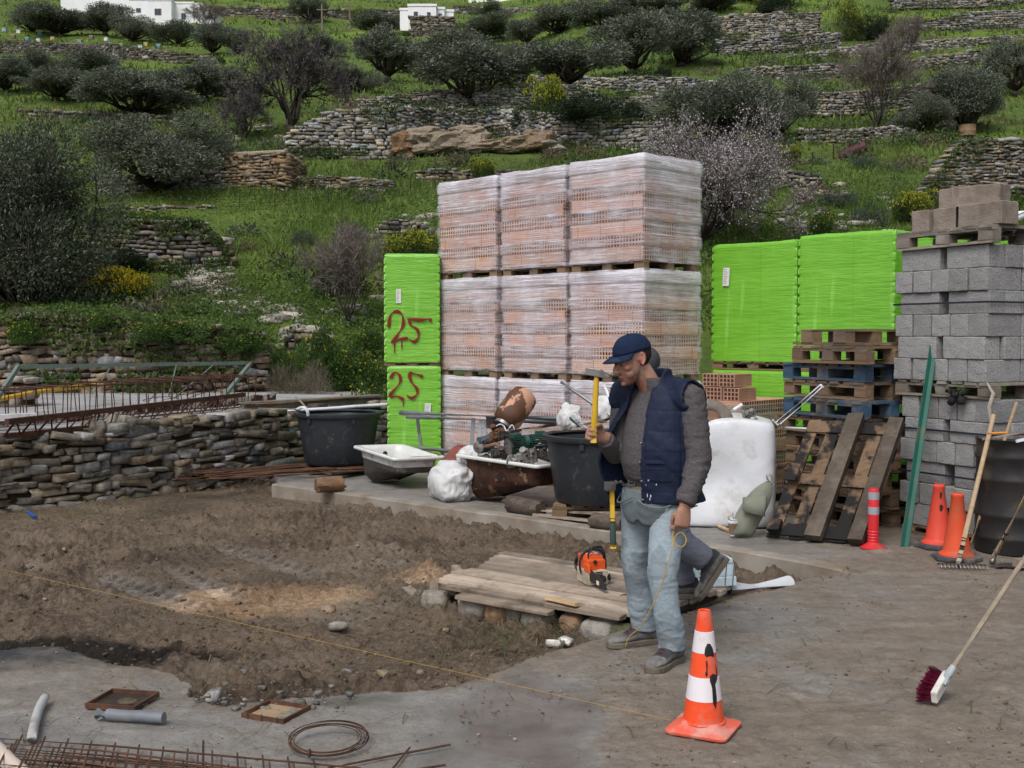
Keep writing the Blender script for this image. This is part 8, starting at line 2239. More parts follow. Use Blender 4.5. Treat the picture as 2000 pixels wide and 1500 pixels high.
def foreman():
 """man looking down at the line he holds, hammer raised in his right hand. Front = local -Y, his left = local +X"""
 ph=R(-48.6);B0=Vector((0.775,6.0,0.0))
 o=thing('person',"man in a navy cap and quilted vest holding up a yellow handled hammer",'person',tuple(B0),ph)
 inv=(Matrix.Translation(B0)@Matrix.Rotation(ph,4,'Z')).inverted()
 Wl=lambda v:inv@Vector(v);Dl=lambda v:(inv.to_3x3()@Vector(v)).normalized()
 gz=lambda x,y:float(pave_z(x,y))
 aL=Vector((0.835,5.84,gz(0.835,5.84)));aR=Vector((0.735,6.22,gz(0.735,6.22)))
 hipL,hipR=Wl((0.845,5.93,0.90)),Wl((0.70,6.09,0.90));kL,kR=Wl((0.785,5.83,0.475)),Wl((0.68,6.14,0.475));ankL,ankR=Wl(aL+Vector((0,0,0.10))),Wl(aR+Vector((0,0,0.10)))
 shL,shR=Vector((0.205,0.02,1.400)),Vector((-0.19,-0.03,1.400))
 elL,wrL=Wl((0.965,5.80,1.075)),Wl((0.885,5.735,0.845));elR,wrR=Wl((0.575,6.10,1.075)),Wl((0.482,5.93,1.185))
 HM=Matrix.Translation((-0.062,-0.132,1.588))@Matrix.Rotation(R(-15),4,'Z')@Matrix.Rotation(R(18),4,'X')
 mb=MB();hm=MB();head_parts(hm);xf(hm,HM);merge(mb,hm)
 limb(mb,[HM@Vector((0,0.03,-0.05)),Vector((-0.025,-0.045,1.47)),Vector((0,0.01,1.38))],[0.058,0.060,0.075])
 loft(mb,[((0,0.0,0.86),.14,.105),((0,-0.01,1.0),.145,.11),((0,0,1.2),.15,.105),((0,0,1.36),.16,.095),((0,0.005,1.43),.10,.07)])
 limb(mb,[(0.12,0,1.38),shL,elL,wrL],[0.06,0.055,0.042,0.029]);limb(mb,[(-0.12,0,1.38),shR,elR,wrR],[0.06,0.055,0.042,0.029])
 limb(mb,[hipL,kL,ankL],[0.085,0.055,0.042]);limb(mb,[hipR,kR,ankR],[0.085,0.055,0.042])
 hand(mb,wrL,Dl((-0.16,-0.10,-1)),Dl((-0.95,-0.25,0.1)),Dl((-0.25,0.95,0.0)),((38,45,25),(48,50,25),(55,50,25),(58,48,25)),((0.040,0.016,0.045),(0.040,0.032,0.075),(0.030,0.040,0.100)),1.06)
 hz,hx,hy=Dl((-0.86,-0.42,0.28)),Dl((0.06,0.05,1.0)),Dl((0.42,-0.90,0.0))
 hand(mb,wrR,hz,hx,hy,(78,92,58),((0.045,0.020,0.040),(0.047,0.044,0.062),(0.040,0.058,0.082)),1.06)
 me=remesh(mb,0.0048,1);V=getv(me);C=np.tile((0.40,0.225,0.165),(len(V),1)).astype(float)
 Hi=HM.inverted();A3=np.array(Hi.to_3x3());T3=np.array(Hi.translation);L=V@A3.T+T3
 def blot(c,r,col,k=1.0):
  d=np.linalg.norm((L-np.array(c))/np.array(r),axis=1);m=(sstep(1.0,0.55,d)*k)[:,None];return C*(1-m)+np.array(col)*m
 ish=(V[:,2]>1.42)
 stub=sstep(-0.035,-0.06,L[:,2])*ish*(L[:,1]<0.02);C=C*(1-0.34*stub[:,None]*np.array([1,0.85,0.75]))
 for s in(-1,1):
  C=blot((s*0.046,-0.075,-0.018),(0.03,0.03,0.028),(0.46,0.19,0.145),0.7);C=blot((s*0.031,-0.092,0.0005),(0.018,0.012,0.0035),(0.05,0.03,0.025),0.9);C=blot((s*0.031,-0.092,0.012),(0.02,0.015,0.006),(0.26,0.13,0.10),0.6);C=blot((s*0.034,-0.097,0.031),(0.027,0.02,0.006),(0.05,0.035,0.028),0.85)
  C=blot((s*0.080,0.015,0.006),(0.02,0.03,0.04),(0.45,0.18,0.135),0.7)
 C=blot((0,-0.115,-0.025),(0.018,0.018,0.016),(0.47,0.20,0.155),0.7);C=blot((0,-0.098,-0.066),(0.022,0.02,0.005),(0.33,0.135,0.115),0.8);C=blot((0,-0.100,-0.0715),(0.021,0.02,0.0022),(0.10,0.045,0.04),0.9);C=blot((0,-0.096,-0.0785),(0.02,0.02,0.006),(0.36,0.15,0.125),0.8)
 hd=V[:,2]<1.33;C[hd]*=np.array([0.88,0.86,0.84]);red=sstep(1.53,1.46,V[:,2])*(V[:,2]>1.40);C=C*(1+red[:,None]*np.array([0.05,-0.22,-0.25]))
 setcol(me,C);me.materials.append(SKIN);part('body',me,o)
 mb=MB();mb.ell((0,0.020,0.034),(0.0815,0.1015,0.094),None,32,24)
 me=mb.mesh('hair',True);V=getv(me);bad=(V[:,2]<-0.045)|((V[:,1]<0.005)&(V[:,2]<0.03))|(V[:,1]<-0.045)
 me=keep_faces(me,lambda V:(V[:,2]<-0.05)|((V[:,1]<0.032)&(V[:,2]<0.045))|(V[:,1]<-0.06))
 me.transform(HM);me.materials.append(HAIRM);h=part('hair',me,o);q=h.modifiers.new('s','SOLIDIFY');q.thickness=0.006
 cm=MB();rg=[]
 for i in range(14):
  t=i/13*math.pi/2;ring=[]
  for k in range(48):
   a=2*math.pi*k/48;pan=1-0.010*abs(math.cos(3*a))**12
   ring.append((0.0875*pan*math.cos(a)*math.cos(t)**0.75,0.016+0.111*pan*math.sin(a)*math.cos(t)**0.75,0.050+0.088*math.sin(t)+0.004*float(fbm(a*2,t*3,0,4,3))-0.010*(math.sin(a)>0)*math.sin(a)*math.cos(t)))
  rg.append(ring)
 cm.rings(rg,False);me=cm.mesh('cap_crown',True);me.transform(HM);me.materials.append(CAPM);c_=part('cap',me,o);q=c_.modifiers.new('s','SOLIDIFY');q.thickness=0.003
 pm_=MB();rg=[]
 for i in range(9):
  t=i/8;ring=[]
  for k in range(17):
   a=math.pi+math.pi*(0.10+0.80*k/16);x,y=0.086*math.cos(a),0.016+0.109*math.sin(a);e=t*0.075*max(0,-math.sin(a))**0.6
   ring.append((x*(1+0.10*t),y-e,0.052-0.010*t*t-0.004*t-1.9*x*x*t))
  rg.append(ring)
 Vv=[p for r_ in rg for p in r_];Fq=[(i*17+k,i*17+k+1,(i+1)*17+k+1,(i+1)*17+k)for i in range(8)for k in range(16)]
 pm_.add(Vv,Fq);me=pm_.mesh('cap_peak',True);me.transform(HM);me.materials.append(CAPM);pk=part('cap_peak',me,c_);q=pk.modifiers.new('s','SOLIDIFY');q.thickness=0.005
 bt=MB();bt.ell((0,0.016,0.139),(0.008,0.008,0.005));me=bt.mesh('cap_button',True);me.transform(HM);me.materials.append(CAPM);part('cap_button',me,c_)
 mb=MB()
 loft(mb,[((0,0.0,0.915),.155,.12),((0,-0.022,0.97),.172,.140),((0,-0.038,1.05),.178,.152),((0,-0.036,1.13),.178,.150),((0,-0.022,1.22),.180,.138),((0,-0.006,1.31),.185,.124),((0,0.004,1.38),.175,.105),((-0.002,0.0,1.43),.115,.085),((-0.012,-0.025,1.465),.074,.072),((-0.022,-0.042,1.495),.068,.066)],40)
 limb(mb,[(0.11,0.005,1.365),shL,elL,wrL+Vector((0,0,0.015))],[0.078,0.076,0.064,0.046]);limb(mb,[(-0.11,0.0,1.365),shR,elR,elR.lerp(wrR,0.86)],[0.078,0.074,0.060,0.047])
 me=remesh(mb,0.0065,5);wrinkle(me,0.0055,13,5,lambda V:0.35+0.9*sstep(0.19,0.24,np.abs(V[:,0]))+0.5*sstep(1.08,0.95,V[:,2]),(1,1,2.2));me.materials.append(SWEAT);part('sweater',me,o)
 mb=MB()
 loft(mb,[((0,0.005,0.965),.150,.118),((0,0.005,0.93),.158,.124),((0,0.008,0.88),.168,.130),((0,0.01,0.83),.165,.125),((0,0.01,0.78),.14,.10)],36)
 cufL,cufR=ankL+Vector((0,0,0.015)),ankR+Vector((0,0,0.015))
 limb(mb,[hipL+Vector((0,0,0.0)),hipL.lerp(kL,0.45),kL,kL.lerp(ankL,0.5),cufL,ankL+Vector((0,0,-0.02))],[0.103,0.096,0.074,0.068,0.070,0.069],1.0,24)
 limb(mb,[hipR,hipR.lerp(kR,0.45),kR,kR.lerp(ankR,0.5),cufR,ankR+Vector((0,0,-0.02))],[0.103,0.095,0.073,0.067,0.069,0.068],1.0,24)
 me=remesh(mb,0.0058,3)
 def wk(V):
  z_=V[:,2];return 0.25+1.3*np.exp(-((z_-0.19)/0.08)**2)+0.9*np.exp(-((z_-0.47)/0.09)**2)+0.55*np.exp(-((z_-0.80)/0.07)**2)
 V=getv(me);N=getn(me);k=wk(V);x_,y_,z_=V.T
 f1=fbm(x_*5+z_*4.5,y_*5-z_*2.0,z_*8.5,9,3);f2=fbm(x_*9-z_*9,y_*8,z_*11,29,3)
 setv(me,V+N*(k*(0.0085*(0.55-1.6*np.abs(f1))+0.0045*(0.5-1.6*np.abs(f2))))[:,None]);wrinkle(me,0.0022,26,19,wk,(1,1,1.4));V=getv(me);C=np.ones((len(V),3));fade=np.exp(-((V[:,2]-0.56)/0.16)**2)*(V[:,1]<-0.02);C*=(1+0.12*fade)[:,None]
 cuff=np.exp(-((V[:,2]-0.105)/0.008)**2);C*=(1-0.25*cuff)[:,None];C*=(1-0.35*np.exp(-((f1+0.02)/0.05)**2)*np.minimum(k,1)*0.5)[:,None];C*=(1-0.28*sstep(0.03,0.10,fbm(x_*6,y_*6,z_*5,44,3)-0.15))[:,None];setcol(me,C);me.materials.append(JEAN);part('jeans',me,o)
 mb=MB();rg=[]
 for k in range(48):
  a=2*math.pi*k/48;x,y=0.163*math.cos(a),0.003+0.130*math.sin(a);n_=Vector((math.cos(a),math.sin(a),0));rg.append([Vector((x,y,0.925)),Vector((x,y,0.925))+n_*0.004,Vector((x,y,0.962))+n_*0.004,Vector((x,y,0.962))])
 mb.rings(rg,False,True);bl_=mb.build('belt',BELT,o,auto=40)
 mb=MB()
 for c,s in(((-0.06,-0.132,0.963),(0.05,0.006,0.005)),((-0.06,-0.132,0.925),(0.05,0.006,0.005)),((-0.085,-0.129,0.944),(0.005,0.006,0.042)),((-0.035,-0.135,0.944),(0.005,0.006,0.042)),((-0.06,-0.135,0.944),(0.04,0.004,0.004))):mb.box(c,s)
 mb.build('buckle',STEEL,bl_)
 mb=MB();nu,nv=30,18;rg=[]
 for j in range(nv):
  t=j/(nv-1);ring=[]
  for k in range(nu):
   u=k/(nu-1);a=R(-172)+R(158)*u;bag=0.034*math.sin(math.pi*t)**0.7*(0.45+0.55*abs(math.sin(2*math.pi*u)));ex=0.010+bag+0.006*float(fbm(u*9,t*5,0,3,3));zb=0.715+0.055*(abs(u-0.5)*2)**2.5+0.030*math.exp(-((u-0.5)/0.05)**2)
   ring.append(((.166+ex)*math.cos(a),0.005+(.132+ex)*math.sin(a),0.905+(zb-0.905)*t))
  rg.append(ring)
 mb.add([p for r_ in rg for p in r_],[(i*nu+k,i*nu+k+1,(i+1)*nu+k+1,(i+1)*nu+k)for i in range(nv-1)for k in range(nu-1)]);ap=mb.build('tool_apron',CANV,o,smooth=True);q=ap.modifiers.new('s','SOLIDIFY');q.thickness=0.005
 for u0,u1 in((0.06,0.48),(0.52,0.97)):
  mb=MB();pts=[]
  for t in np.linspace(0,1,14):u=u0+(u1-u0)*t;a=R(-172)+R(158)*u;e=0.046+0.018*math.sin(math.pi*t);pts.append(((.166+e)*math.cos(a),0.005+(.132+e)*math.sin(a),0.868-0.042*math.sin(math.pi*t)))
  mb.tube(pts,0.0045,7);mb.build('pocket_hem',CANV,ap,smooth=True)
 mb=MB();rg=[]
 for k in range(40):
  a=2*math.pi*k/40;x,y=0.168*math.cos(a),0.004+0.134*math.sin(a);n_=Vector((math.cos(a),math.sin(a),0));dz=0.012*math.cos(a+0.6);rg.append([Vector((x,y,0.888+dz)),Vector((x,y,0.888+dz))+n_*0.005,Vector((x,y,0.915+dz))+n_*0.005,Vector((x,y,0.915+dz))])
 mb.rings(rg,False,True);mb.build('apron_band',simple('khaki_webbing',(0.20,0.18,0.105),(0.16,0.145,0.09),30,0.9),ap,auto=40)
 mb=MB()
 loft(mb,[((0.012,0.025,0.80),.240,.178),((0.012,0.020,0.86),.232,.172),((0.008,0.008,0.93),.220,.168),((0.005,-0.008,1.02),.218,.180),((0.003,-0.012,1.12),.220,.182),((0,-0.004,1.22),.222,.170),((0,0.004,1.31),.224,.155),((0,0.010,1.385),.218,.132),((0,0.008,1.435),.165,.108),((-0.006,-0.006,1.468),.112,.094),((-0.012,-0.018,1.50),.092,.088),((-0.018,-0.022,1.535),.096,.092),((-0.018,-0.022,1.56),.096,.092)],48)
 limb(mb,[(0.08,0.01,1.375),shL+Vector((0,0,-0.005)),shL+Vector((0.05,0,-0.02))],[0.096,0.093,0.09]);limb(mb,[(-0.08,0,1.375),shR+Vector((0,0,-0.005)),shR+Vector((-0.05,0,-0.02))],[0.096,0.092,0.09])
 me=remesh(mb,0.007,5)
 dL,dR=(elL-shL).normalized(),(elR-shR).normalized();eL,eR=shL.lerp(elL,0.085),shR.lerp(elR,0.085)
 def cut(V):
  x,y,z_=V[:,0],V[:,1],V[:,2]
  cx=np.interp(z_,[0.8,1.0,1.25,1.45,1.56],[-0.085,-0.065,-0.035,-0.015,-0.015]);hw=np.interp(z_,[0.8,0.95,1.1,1.3,1.42,1.5,1.56],[0.105,0.105,0.108,0.082,0.066,0.052,0.052])
  openf=(y<0.0)&(np.abs(x-cx)<hw)
  top=z_>1.545-0.10*sstep(-0.02,-0.10,y)*(np.abs(x)<0.12);bot=z_<0.822+0.020*np.sin(x*9)
  lim=0.238-0.5*np.maximum(z_-1.46,0)+0.02*np.sin(np.clip((1.42-z_)/0.3,0,1)*3.1);endL=(x>lim)&(z_>1.02);endR=(x<-lim+0.005)&(z_>1.02)
  return openf|top|bot|endL|endR
 V=getv(me);N=getn(me);z_=V[:,2]
 seam=np.abs(((z_-0.80)/0.105)%1-0.5)*2;az_=np.arctan2(V[:,1],V[:,0]);vs=np.abs((az_/R(52)+0.3)%1-0.5)*2
 puff=-0.0032*sstep(0.88,1.0,seam)-0.006*sstep(0.93,1.0,vs)*(z_<1.3)+0.009*(1-2*np.abs(fbm(V[:,0]*7+z_*3,V[:,1]*7,z_*6,6,4)));V=V+N*puff[:,None]
 fl=sstep(0.02,-0.22,V[:,0])*sstep(0.02,-0.12,V[:,1])*sstep(1.40,1.0,z_);V[:,0]-=0.055*fl;V[:,1]-=0.10*fl
 bk=sstep(0.02,0.16,V[:,1])*sstep(1.0,0.82,z_);V[:,1]+=0.045*bk
 V0=getv(me);bad=cut(V0);setv(me,V);b=bmesh.new();b.from_mesh(me);b.verts.ensure_lookup_table();bmesh.ops.delete(b,geom=[v for v in b.verts if bad[v.index]],context='VERTS');b.to_mesh(me);b.free();setcol(me)
 me.materials.append(NAVY);v_=part('vest',me,o);q=v_.modifiers.new('s','SOLIDIFY');q.thickness=0.016;q.offset=-0.4
 q=v_.modifiers.new('sm','SMOOTH');q.iterations=4;q.factor=0.5
 def onvest(a,z_,e):
  rx=np.interp(z_,[0.80,0.93,1.02,1.12,1.22,1.31],[.240,.220,.218,.220,.222,.224]);ry=np.interp(z_,[0.80,0.93,1.02,1.12,1.22,1.31],[.178,.168,.180,.182,.170,.155]);cy_=np.interp(z_,[0.80,0.93,1.02,1.12],[0.025,0.008,-0.008,-0.012])
  return Vector(((rx+e)*math.cos(a),cy_+(ry+e)*math.sin(a),z_))
 for z_,h,nm in((1.075,0.018,'pocket_welt'),(1.035,0.060,'pocket_flap')):
  mb=MB();rg=[];
  for t in np.linspace(0,1,9):a=R(-68)+R(44)*t;s_=0.012*math.sin(math.pi*t)if nm=='pocket_flap' else 0;rg.append([onvest(a,z_-h-s_,0.006),onvest(a,z_-h-s_,0.017),onvest(a,z_,0.014),onvest(a,z_,0.004)])
  mb.rings(rg);mb.build(nm,NAVY,v_,auto=50,bevel=0.002)
 for z_ in(0.86,0.96,1.06,1.16):
  mb=MB();p=onvest(R(-79+(z_-0.86)*12),z_,0.008);mb.ell(p,(0.007,0.007,0.007));mb.build('press_stud',STEEL,v_,smooth=True)
 PW=simple('dried_white_paint',(0.62,0.64,0.66),None,9,0.7);r=random.Random(5)
 for k in range(13):
  mb=MB();p=onvest(R(r.uniform(-72,-48)),r.uniform(0.86,0.98),0.009);mb.ell(p,(r.uniform(.002,.005),0.003,r.uniform(.003,.012)));mb.build('paint_spot',PW,v_,smooth=True)
 shoe(o,Wl(aL),Dl((-0.62,-0.78,0.0)),0,1.06);shoe(o,Wl(aR),Dl((-0.93,-0.36,0.0)),0,1.06)
 Wm=Matrix.Translation(B0)@Matrix.Rotation(ph,4,'Z')
 grip=Wm@(wrR+hz*0.082+hy*0.037);ax=Vector((0.045,0.0,1.0)).normalized()
 hmr=thing('hammer',"hammer with a yellow handle raised in the man's fist",'hammer',tuple(grip))
 mb=MB();mb.tube([ax*-0.048,ax*0.0,ax*0.12,ax*0.24,ax*0.305],[0.0165,0.0155,0.0165,0.0145,0.013],14,True,0.82);mb.build('handle',YELLOW,hmr,auto=50)
 hx_=Vector((0.93,-0.30,-0.16)).normalized();hc=ax*0.318;mb=MB();s2=hx_.cross(ax).normalized();up2=s2.cross(hx_).normalized();rg=[]
 for t,a_,b_ in((-0.058,.0185,.0185),(-0.052,.020,.020),(-0.02,.020,.020),(0.02,.018,.020),(0.05,.015,.012),(0.075,.014,.004)):rg.append([hc+hx_*t+s2*(sx*a_)+up2*(sy*b_-(0.010 if t>0.04 else 0))for sx,sy in((-1,-1),(1,-1),(1,1),(-1,1))])
 mb.rings(rg);mb.build('hammer_head',STEEL,hmr,bevel=0.003)
 tp,bt_=Vector((0.537,6.03,0.90)),Vector((0.545,6.02,0.575));h2=thing('hammer',"claw hammer with a yellow and green handle hanging from the man's apron",'hammer',tuple(tp));d=bt_-tp
 mb=MB();mb.tube([Vector((0,0,0)),d*0.55],0.0135,12);mb.build('handle',YELLOW,h2,auto=50)
 mb=MB();mb.tube([d*0.5,d*0.62,d*0.94],[0.0145,0.0165,0.0165],12);mb.build('rubber_grip',simple('dark_green_grip',(0.03,0.055,0.05),None,9,0.6),h2,auto=50)
 mb=MB();mb.tube([d*0.94,d*1.0],0.0168,12);mb.build('end_cap',YELLOW,h2,auto=50)
 mb=MB();mb.box((-0.012,-0.012,0.012),(0.05,0.045,0.045),Matrix.Rotation(0.3,3,'Z'),0.002);mb.tube([(0.02,0.0,0.03),(0.05,0.02,0.03),(0.075,0.03,0.012)],[0.014,0.010,0.004],8);mb.build('hammer_head',STEEL,h2,bevel=0.004)
 fing=Wm@(wrL+Dl((-0.16,-0.10,-1))*0.125+Dl((-0.95,-0.25,0.1))*0.03+Dl((-0.25,0.95,0.0))*0.03)
 pts=[fing,fing+Vector((-0.01,-0.06,-0.05)),fing+Vector((0.03,-0.09,-0.075)),fing+Vector((0.055,-0.07,-0.04)),fing+Vector((0.03,-0.06,-0.005)),fing+Vector((-0.005,-0.075,-0.03)),Vector((0.80,5.63,0.62)),Vector((0.735,5.66,0.40)),Vector((0.66,5.70,0.24)),Vector((0.605,5.74,0.17)),Vector((0.585,5.75,0.115))]
 hose("loose yellow line dangling from the man's left hand in front of his jeans",pts,0.0024,YS,'string')
 ty=fing+Vector((0.06,0.03,0.085));q=thing('tape_measure',"small yellow tape measure tucked behind the man's left hand",'tape measure',tuple(ty));mb=MB();mb.ell((0,0,0),(0.032,0.02,0.03));mb.build('case',YELLOW,q,smooth=True);mb=MB();mb.tube([(0.02,0,0.012),(0.065,-0.01,0.035)],0.005,6);mb.build('hook_tongue',STEEL,q)
foreman()
def helper():
 """second worker walking away to the left behind the first: one boot lifted behind him"""
 ph=R(-100);B0=Vector((0.99,7.0,0.0));o=thing('person',"second worker in grey blue trousers walking behind the man, one boot lifted",'person',tuple(B0),ph)
 inv=(Matrix.Translation(B0)@Matrix.Rotation(ph,4,'Z')).inverted();Wl=lambda v:inv@Vector(v);Dl=lambda v:(inv.to_3x3()@Vector(v)).normalized();gz=0.07
 hipS,hipF=Wl((1.00,7.09,0.90)),Wl((1.00,6.91,0.90));kS,aS=Wl((1.03,7.06,0.48)),Wl((1.08,7.02,gz+0.10));kF,aF=Wl((1.00,6.85,0.50)),Wl((1.20,6.84,0.33))
 HM=Matrix.Translation((0.0,-0.172,1.518))@Matrix.Rotation(R(26),4,'X');mb=MB();hm=MB();head_parts(hm);xf(hm,HM);merge(mb,hm)
 limb(mb,[HM@Vector((0,0.03,-0.05)),Vector((0,-0.05,1.43)),Vector((0,0,1.36))],[0.058,0.06,0.075]);loft(mb,[((0,0.0,0.86),.14,.105),((0,0,1.1),.14,.10),((0,0,1.34),.16,.095),((0,0.005,1.41),.10,.07)])
 elL,wrL,elR,wrR=Vector((0.23,-0.05,1.10)),Vector((0.17,-0.20,0.96)),Vector((-0.22,-0.02,1.08)),Vector((-0.16,-0.16,0.95))
 for s,e,w_ in((1,elL,wrL),(-1,elR,wrR)):
  limb(mb,[(s*0.12,0,1.35),(s*0.19,0,1.36),e,w_],[0.06,0.055,0.042,0.029]);hand(mb,w_,(w_-e),(0,-0.3,1),(-s,0,0),(40,45,30),((0.040,0.016,0.045),(0.042,0.03,0.075),(0.036,0.036,0.10)))
 limb(mb,[hipS,kS,aS],[0.085,0.055,0.042]);limb(mb,[hipF,kF,aF],[0.085,0.055,0.042]);me=remesh(mb,0.0055,1);setcol(me,np.tile((0.40,0.225,0.165),(len(me.vertices),1)));me.materials.append(SKIN);part('body',me,o)
 mb=MB();mb.ell((0,0.020,0.034),(0.083,0.103,0.096),None,32,24);me=keep_faces(mb.mesh('hair',True),lambda V:(V[:,2]<-0.05)|((V[:,1]<0.02)&(V[:,2]<0.045))|(V[:,1]<-0.07));me.transform(HM);me.materials.append(cloth('greying_dark_hair',(0.035,0.036,0.042),(0.075,0.077,0.085),(120,120,40),1.0,0.9));part('hair',me,o)
 mb=MB();loft(mb,[((0,0.0,0.90),.175,.135),((0,-0.01,1.0),.178,.145),((0,-0.01,1.15),.180,.145),((0,0,1.30),.185,.13),((0,0,1.37),.17,.105),((0,0,1.42),.11,.085),((0,-0.01,1.46),.072,.07)],36)
 for s,e,w_ in((1,elL,wrL),(-1,elR,wrR)):limb(mb,[(s*0.10,0,1.34),(s*0.19,0,1.355),e,e.lerp(w_,0.9)],[0.08,0.076,0.062,0.046])
 me=remesh(mb,0.008,5);wrinkle(me,0.006,12,5);me.materials.append(NAVY);part('jacket',me,o)
 mb=MB();loft(mb,[((0,0.005,0.965),.155,.12),((0,0.008,0.88),.168,.13),((0,0.01,0.78),.14,.10)],30);limb(mb,[hipS,kS,aS+Vector((0,0,-0.01))],[0.108,0.082,0.070],1.0,22);limb(mb,[hipF,kF,kF.lerp(aF,0.92)],[0.108,0.085,0.072],1.0,22)
 me=remesh(mb,0.0075,5);wrinkle(me,0.009,8,9,None,(0.8,0.8,2.0));me.materials.append(GREYT_);part('trousers',me,o)
 shoe(o,Wl((1.08,7.02,gz)),Dl((-0.98,-0.1,0.0)),0,1.06)
 o['_up']=Dl((-0.72,0.05,0.75));tgt=Wl((1.225,6.84,0.245));dd=Dl((0.02,0.0,-1));dd=Dl((-0.55,-0.02,-0.80));o['_up']=list(Dl((-0.80,0.0,0.55)))
 o['_up']=None if False else Vector(Dl((-0.78,0.0,0.54)));shoe(o,Wl((1.275,6.84,0.275)),dd,0,1.06);del o['_up']
helper()
# FAR THINGS ON THE HILL
GLASSD=simple('dark_window_glass',(0.05,0.06,0.075),None,5,0.2);SHUT=simple('blue_grey_shutter',(0.14,0.18,0.22),None,5,0.6)
def house(label,Yh,wings,wins,depth=7.0,extra=None):
 b=P(wings[0][0],wings[0][3],Yh);o=thing('white_house',label,'house',tuple(b));k=Yh/F
 for i,(x0,x1,y0,y1,dy)in enumerate(wings):
  a,c=P(x0,y0,Yh+dy),P(x1,y1,Yh+dy);mb=MB();mb.box(((a.x+c.x)/2-b.x,dy+depth/2,(a.z+c.z)/2-b.z-0.5),(abs(c.x-a.x),depth,abs(a.z-c.z)+1.0));mb.build('wall',WHITEPAINT,o)
  mb=MB();mb.box(((a.x+c.x)/2-b.x,dy+depth/2,a.z-b.z+0.12),(abs(c.x-a.x)+0.15,depth+0.15,0.25));mb.build('parapet',WHITEPAINT,o)
 for(x0,x1,y0,y1,dy)in wins:
  a,c=P(x0,y0,Yh+dy),P(x1,y1,Yh+dy);cx,cz,w_,h_=(a.x+c.x)/2-b.x,(a.z+c.z)/2-b.z,abs(c.x-a.x),abs(a.z-c.z)
  mb=MB();mb.box((cx,dy-0.02,cz),(w_,0.12,h_));f=mb.build('window',SHUT,o)
  for s in(-1,1):mb=MB();mb.box((cx+s*w_*0.22,dy-0.09,cz),(w_*0.34,0.03,h_*0.84));mb.build('pane',GLASSD,f)
 return o
house("long white house with a stepped roofline at the upper left corner",158,[(118,200,-14,16,2),(200,252,-8,24,1),(252,290,0,30,0.5),(288,335,1,38,-1.5),(333,378,7,43,0),(376,394,9,45,0.2),(393,417,21,46,1)],
[(208,222,11,17,1),(232,242,14,21,1),(266,275,16,24,0.5),(302,315,17,29,-1.5),(354,363,26,38,0),(372,379,29,41,0.2)])
h=house("small white cubic house on a stone tower at the top centre",127,[(781,798,20,42,2),(797,852,12,40,0),(850,868,18,38,1),(866,886,23,38,1.5)],[(808,816,23,33,0),(834,841,24,33,0),(856,863,27,36,1)])
a,c=P(803,33,125.8),P(886,74,125.8);L=np.array([(a.x+(c.x-a.x)*t,125.8,c.z,a.z)for t in np.linspace(0,1,20)]);q=laid_wall("brown stone tower wall carrying the small white house",L,0.8,(0.21,0.185,0.15),seed=61,thick=1.0)
house("white house corner cut by the top edge left of the sky gap",190,[(1172,1198,-6,9,0)],[(1180,1186,0,4,0)])
house("pale flat roofed house just visible at the top edge in the middle",206,[(915,1020,-14,4,0)],[(950,960,-6,1,0)])
PALEW=simple('weathered_pole_wood',(0.22,0.185,0.15),(0.16,0.13,0.11),4,0.9)
for px,y0,y1,lab in((629,8,76,"left wooden utility pole on the hill above the purple tree"),(683,2,58,"wooden utility pole left of the small white house"),(1064,-14,22,"wooden pole on the crest in the middle"),(1126,-14,12,"thicker wooden pole on the crest left of the sky gap")):
 b=on_hill(px,y1);t=P(px,y0,b.y);o=thing('utility_pole',lab,'pole',tuple(b),group='utility poles');mb=MB();mb.tube([(0,0,-0.3),(0,0,t.z-b.z)],[0.13,0.09],8);mb.build('shaft',PALEW,o);mb=MB();mb.box((0,0,t.z-b.z-0.6),(1.1,0.1,0.1));mb.build('crossarm',PALEW,o)
HV={'blue':(0.12,0.30,0.46),'pale blue':(0.30,0.42,0.50),'yellow':(0.62,0.40,0.08),'white':(0.66,0.68,0.70),'brown':(0.20,0.12,0.09),'green':(0.20,0.30,0.25)}
for px,py,c,lab in((9,62,'pale blue',"pale blue beehive at the left edge"),(37,65,'white',"white beehive second from the left edge"),(78,68,'blue',"blue beehive behind the round olive trunk"),(54,80,'blue',"blue beehive on the wall edge at the left"),(26,75,'brown',"brown beehive at the far left of the terrace"),(76,82,'white',"white beehive right of the blue one on the wall edge"),(104,80,'yellow',"yellow beehive on the wall edge"),(110,72,'blue',"blue beehive just above the yellow one"),
(179,77,'brown',"brown beehive in the shade of the olives"),(156,85,'green',"greenish beehive low in the grass"),(208,80,'white',"white beehive right of the brown one"),(217,89,'blue',"blue beehive in the middle of the terrace"),(238,92,'green',"grey green beehive right of the middle blue one"),(274,95,'white',"white beehive low in the grass on the right part"),(286,90,'yellow',"second yellow beehive, farther right"),(310,93,'blue',"blue beehive right of the second yellow one"),(362,112,'blue',"lone blue beehive at the right end of the dark wall"),(384,114,'pale blue',"pale blue beehive with a stone on its lid, last at the right")):
 b=on_hill(px,py);s=b.y/F*7.5;o=thing('beehive',lab,'beehive',(b.x,b.y,b.z-0.05),random.uniform(-.3,.3),'beehives on the upper terrace');m=simple('hive_'+c.replace(' ','_')+'_paint',HV[c],None,3,0.7)
 mb=MB();mb.box((0,0,s*0.42),(s,s*0.8,s*0.84));mb.build('hive_box',m,o);mb=MB();mb.box((0,0,s*0.88),(s*1.12,s*0.92,s*0.10));mb.build('lid',simple('hive_lid_metal',(0.50,0.52,0.55),None,3,0.5),o)
b=on_hill(1885,268);o=thing('barrel',"rusty tan barrel standing on the end of the big wall behind the blocks",'barrel',(b.x,b.y-0.2,P(1885,266,b.y-0.2).z));r=b.y/F*16
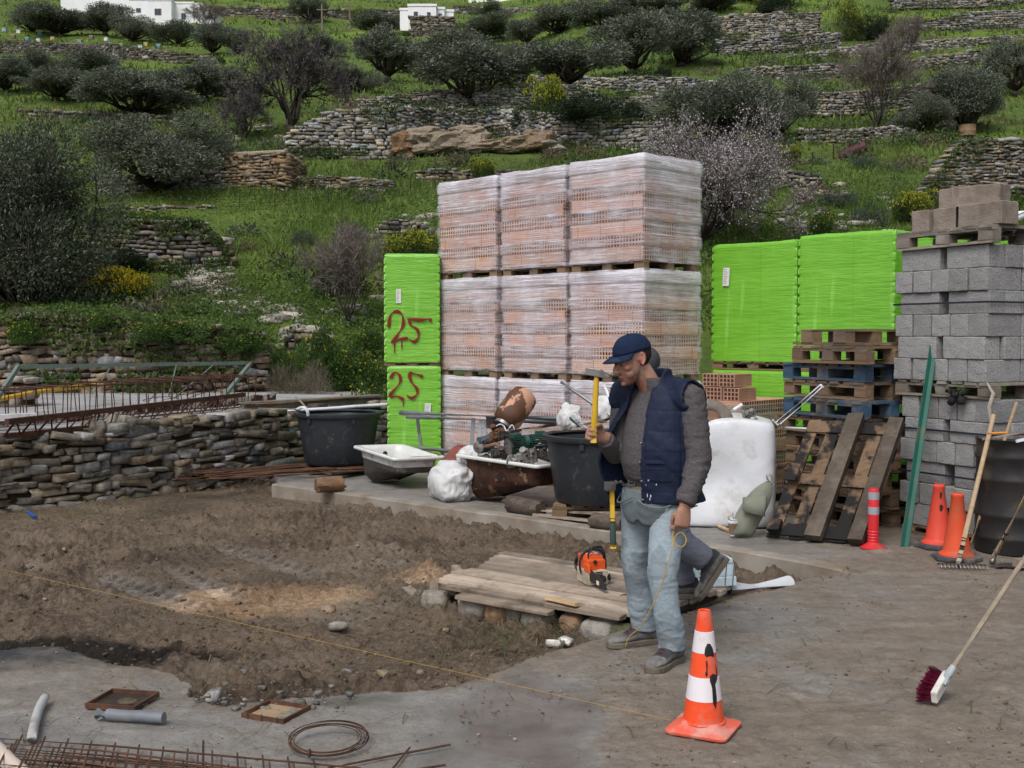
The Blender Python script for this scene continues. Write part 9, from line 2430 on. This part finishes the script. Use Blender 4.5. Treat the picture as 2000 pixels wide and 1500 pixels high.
mb=MB();mb.lathe([(0.001,0),(r,0),(r*1.02,r*0.5),(r*1.04,r*0.55),(r*1.02,r*0.6),(r,r*1.25),(r*1.04,r*1.32),(0.001,r*1.3)],24,None,False);mb.build('barrel_body',simple('tan_barrel',(0.25,0.165,0.10),(0.19,0.12,0.075),3,0.8),o,auto=40)
b=on_hill(1665,308);s=b.y/F;o=thing('fallen_drum',"dark red drum lying on its side on the grassy bank",'drum',(b.x,b.y,b.z+11*s));x_,y_,d_=frame_from(Vector((0.9,-0.25,0.38)));o.matrix_world=Matrix.Translation((b.x,b.y,b.z+11*s))@Matrix((x_,y_,d_)).transposed().to_4x4()
mb=MB();mb.lathe([(0.001,-26*s),(11*s,-26*s),(11.6*s,-24*s),(11*s,-8*s),(11.6*s,-7*s),(11*s,8*s),(11.6*s,9*s),(11*s,26*s),(0.001,26*s)],26,None,False);mb.build('drum_body',simple('dark_red_drum',(0.085,0.028,0.032),(0.06,0.022,0.025),3,0.6),o,auto=40)
IRON=simple('rusty_fence_iron',(0.05,0.033,0.026),None,5,0.85)
def wire_fence(label,pts,r=0.016,wires=5):
 o=thing('wire_fence',label,'fence',group='thin wire fences on the slope');tops,feet=[],[]
 for px,y0,y1 in pts:
  b=on_hill(px,y1);t=P(px,y0,b.y);mb=MB();mb.tube([b-Vector((0,0,0.2)),t],r*b.y/30,5);mb.build('post',IRON,o);tops.append(t);feet.append(b)
 for k in range(wires):
  mb=MB();mb.tube([f.lerp(t,0.08+0.84*k/(wires-1))for f,t in zip(feet,tops)],0.004*feet[0].y/30,3,False);mb.build('wire',IRON,o)
wire_fence("low wire fence in front of the yellow mustard above the brown rubble wall",[(20,548,590),(140,540,588),(226,533,582),(300,545,586),(369,552,590),(440,558,594),(510,562,604)],0.013)
wire_fence("wire fence across the green meadow from the hut to the brick stacks",[(335,384,410),(468,380,412),(537,376,414),(641,366,400),(714,362,398),(802,354,380),(850,346,372)],0.013)
wire_fence("wire fence with leaning posts beside the dark red drum",[(1587,297,325),(1628,281,312),(1660,275,300),(1691,272,300),(1745,258,294)],0.022)
for px,y0,y1,lab in((1642,216,250,"pale stake below the round silvery olive"),(1711,215,238,"pale stake in the bare twiggy shrub"),(1966,199,216,"pale stake at the right under the olive")):
 b=on_hill(px,y1);t=P(px,y0,b.y);stick('white_stake',lab,b,t,0.02*b.y/40,PALEW,'stake',6,group='pale stakes on the slope')
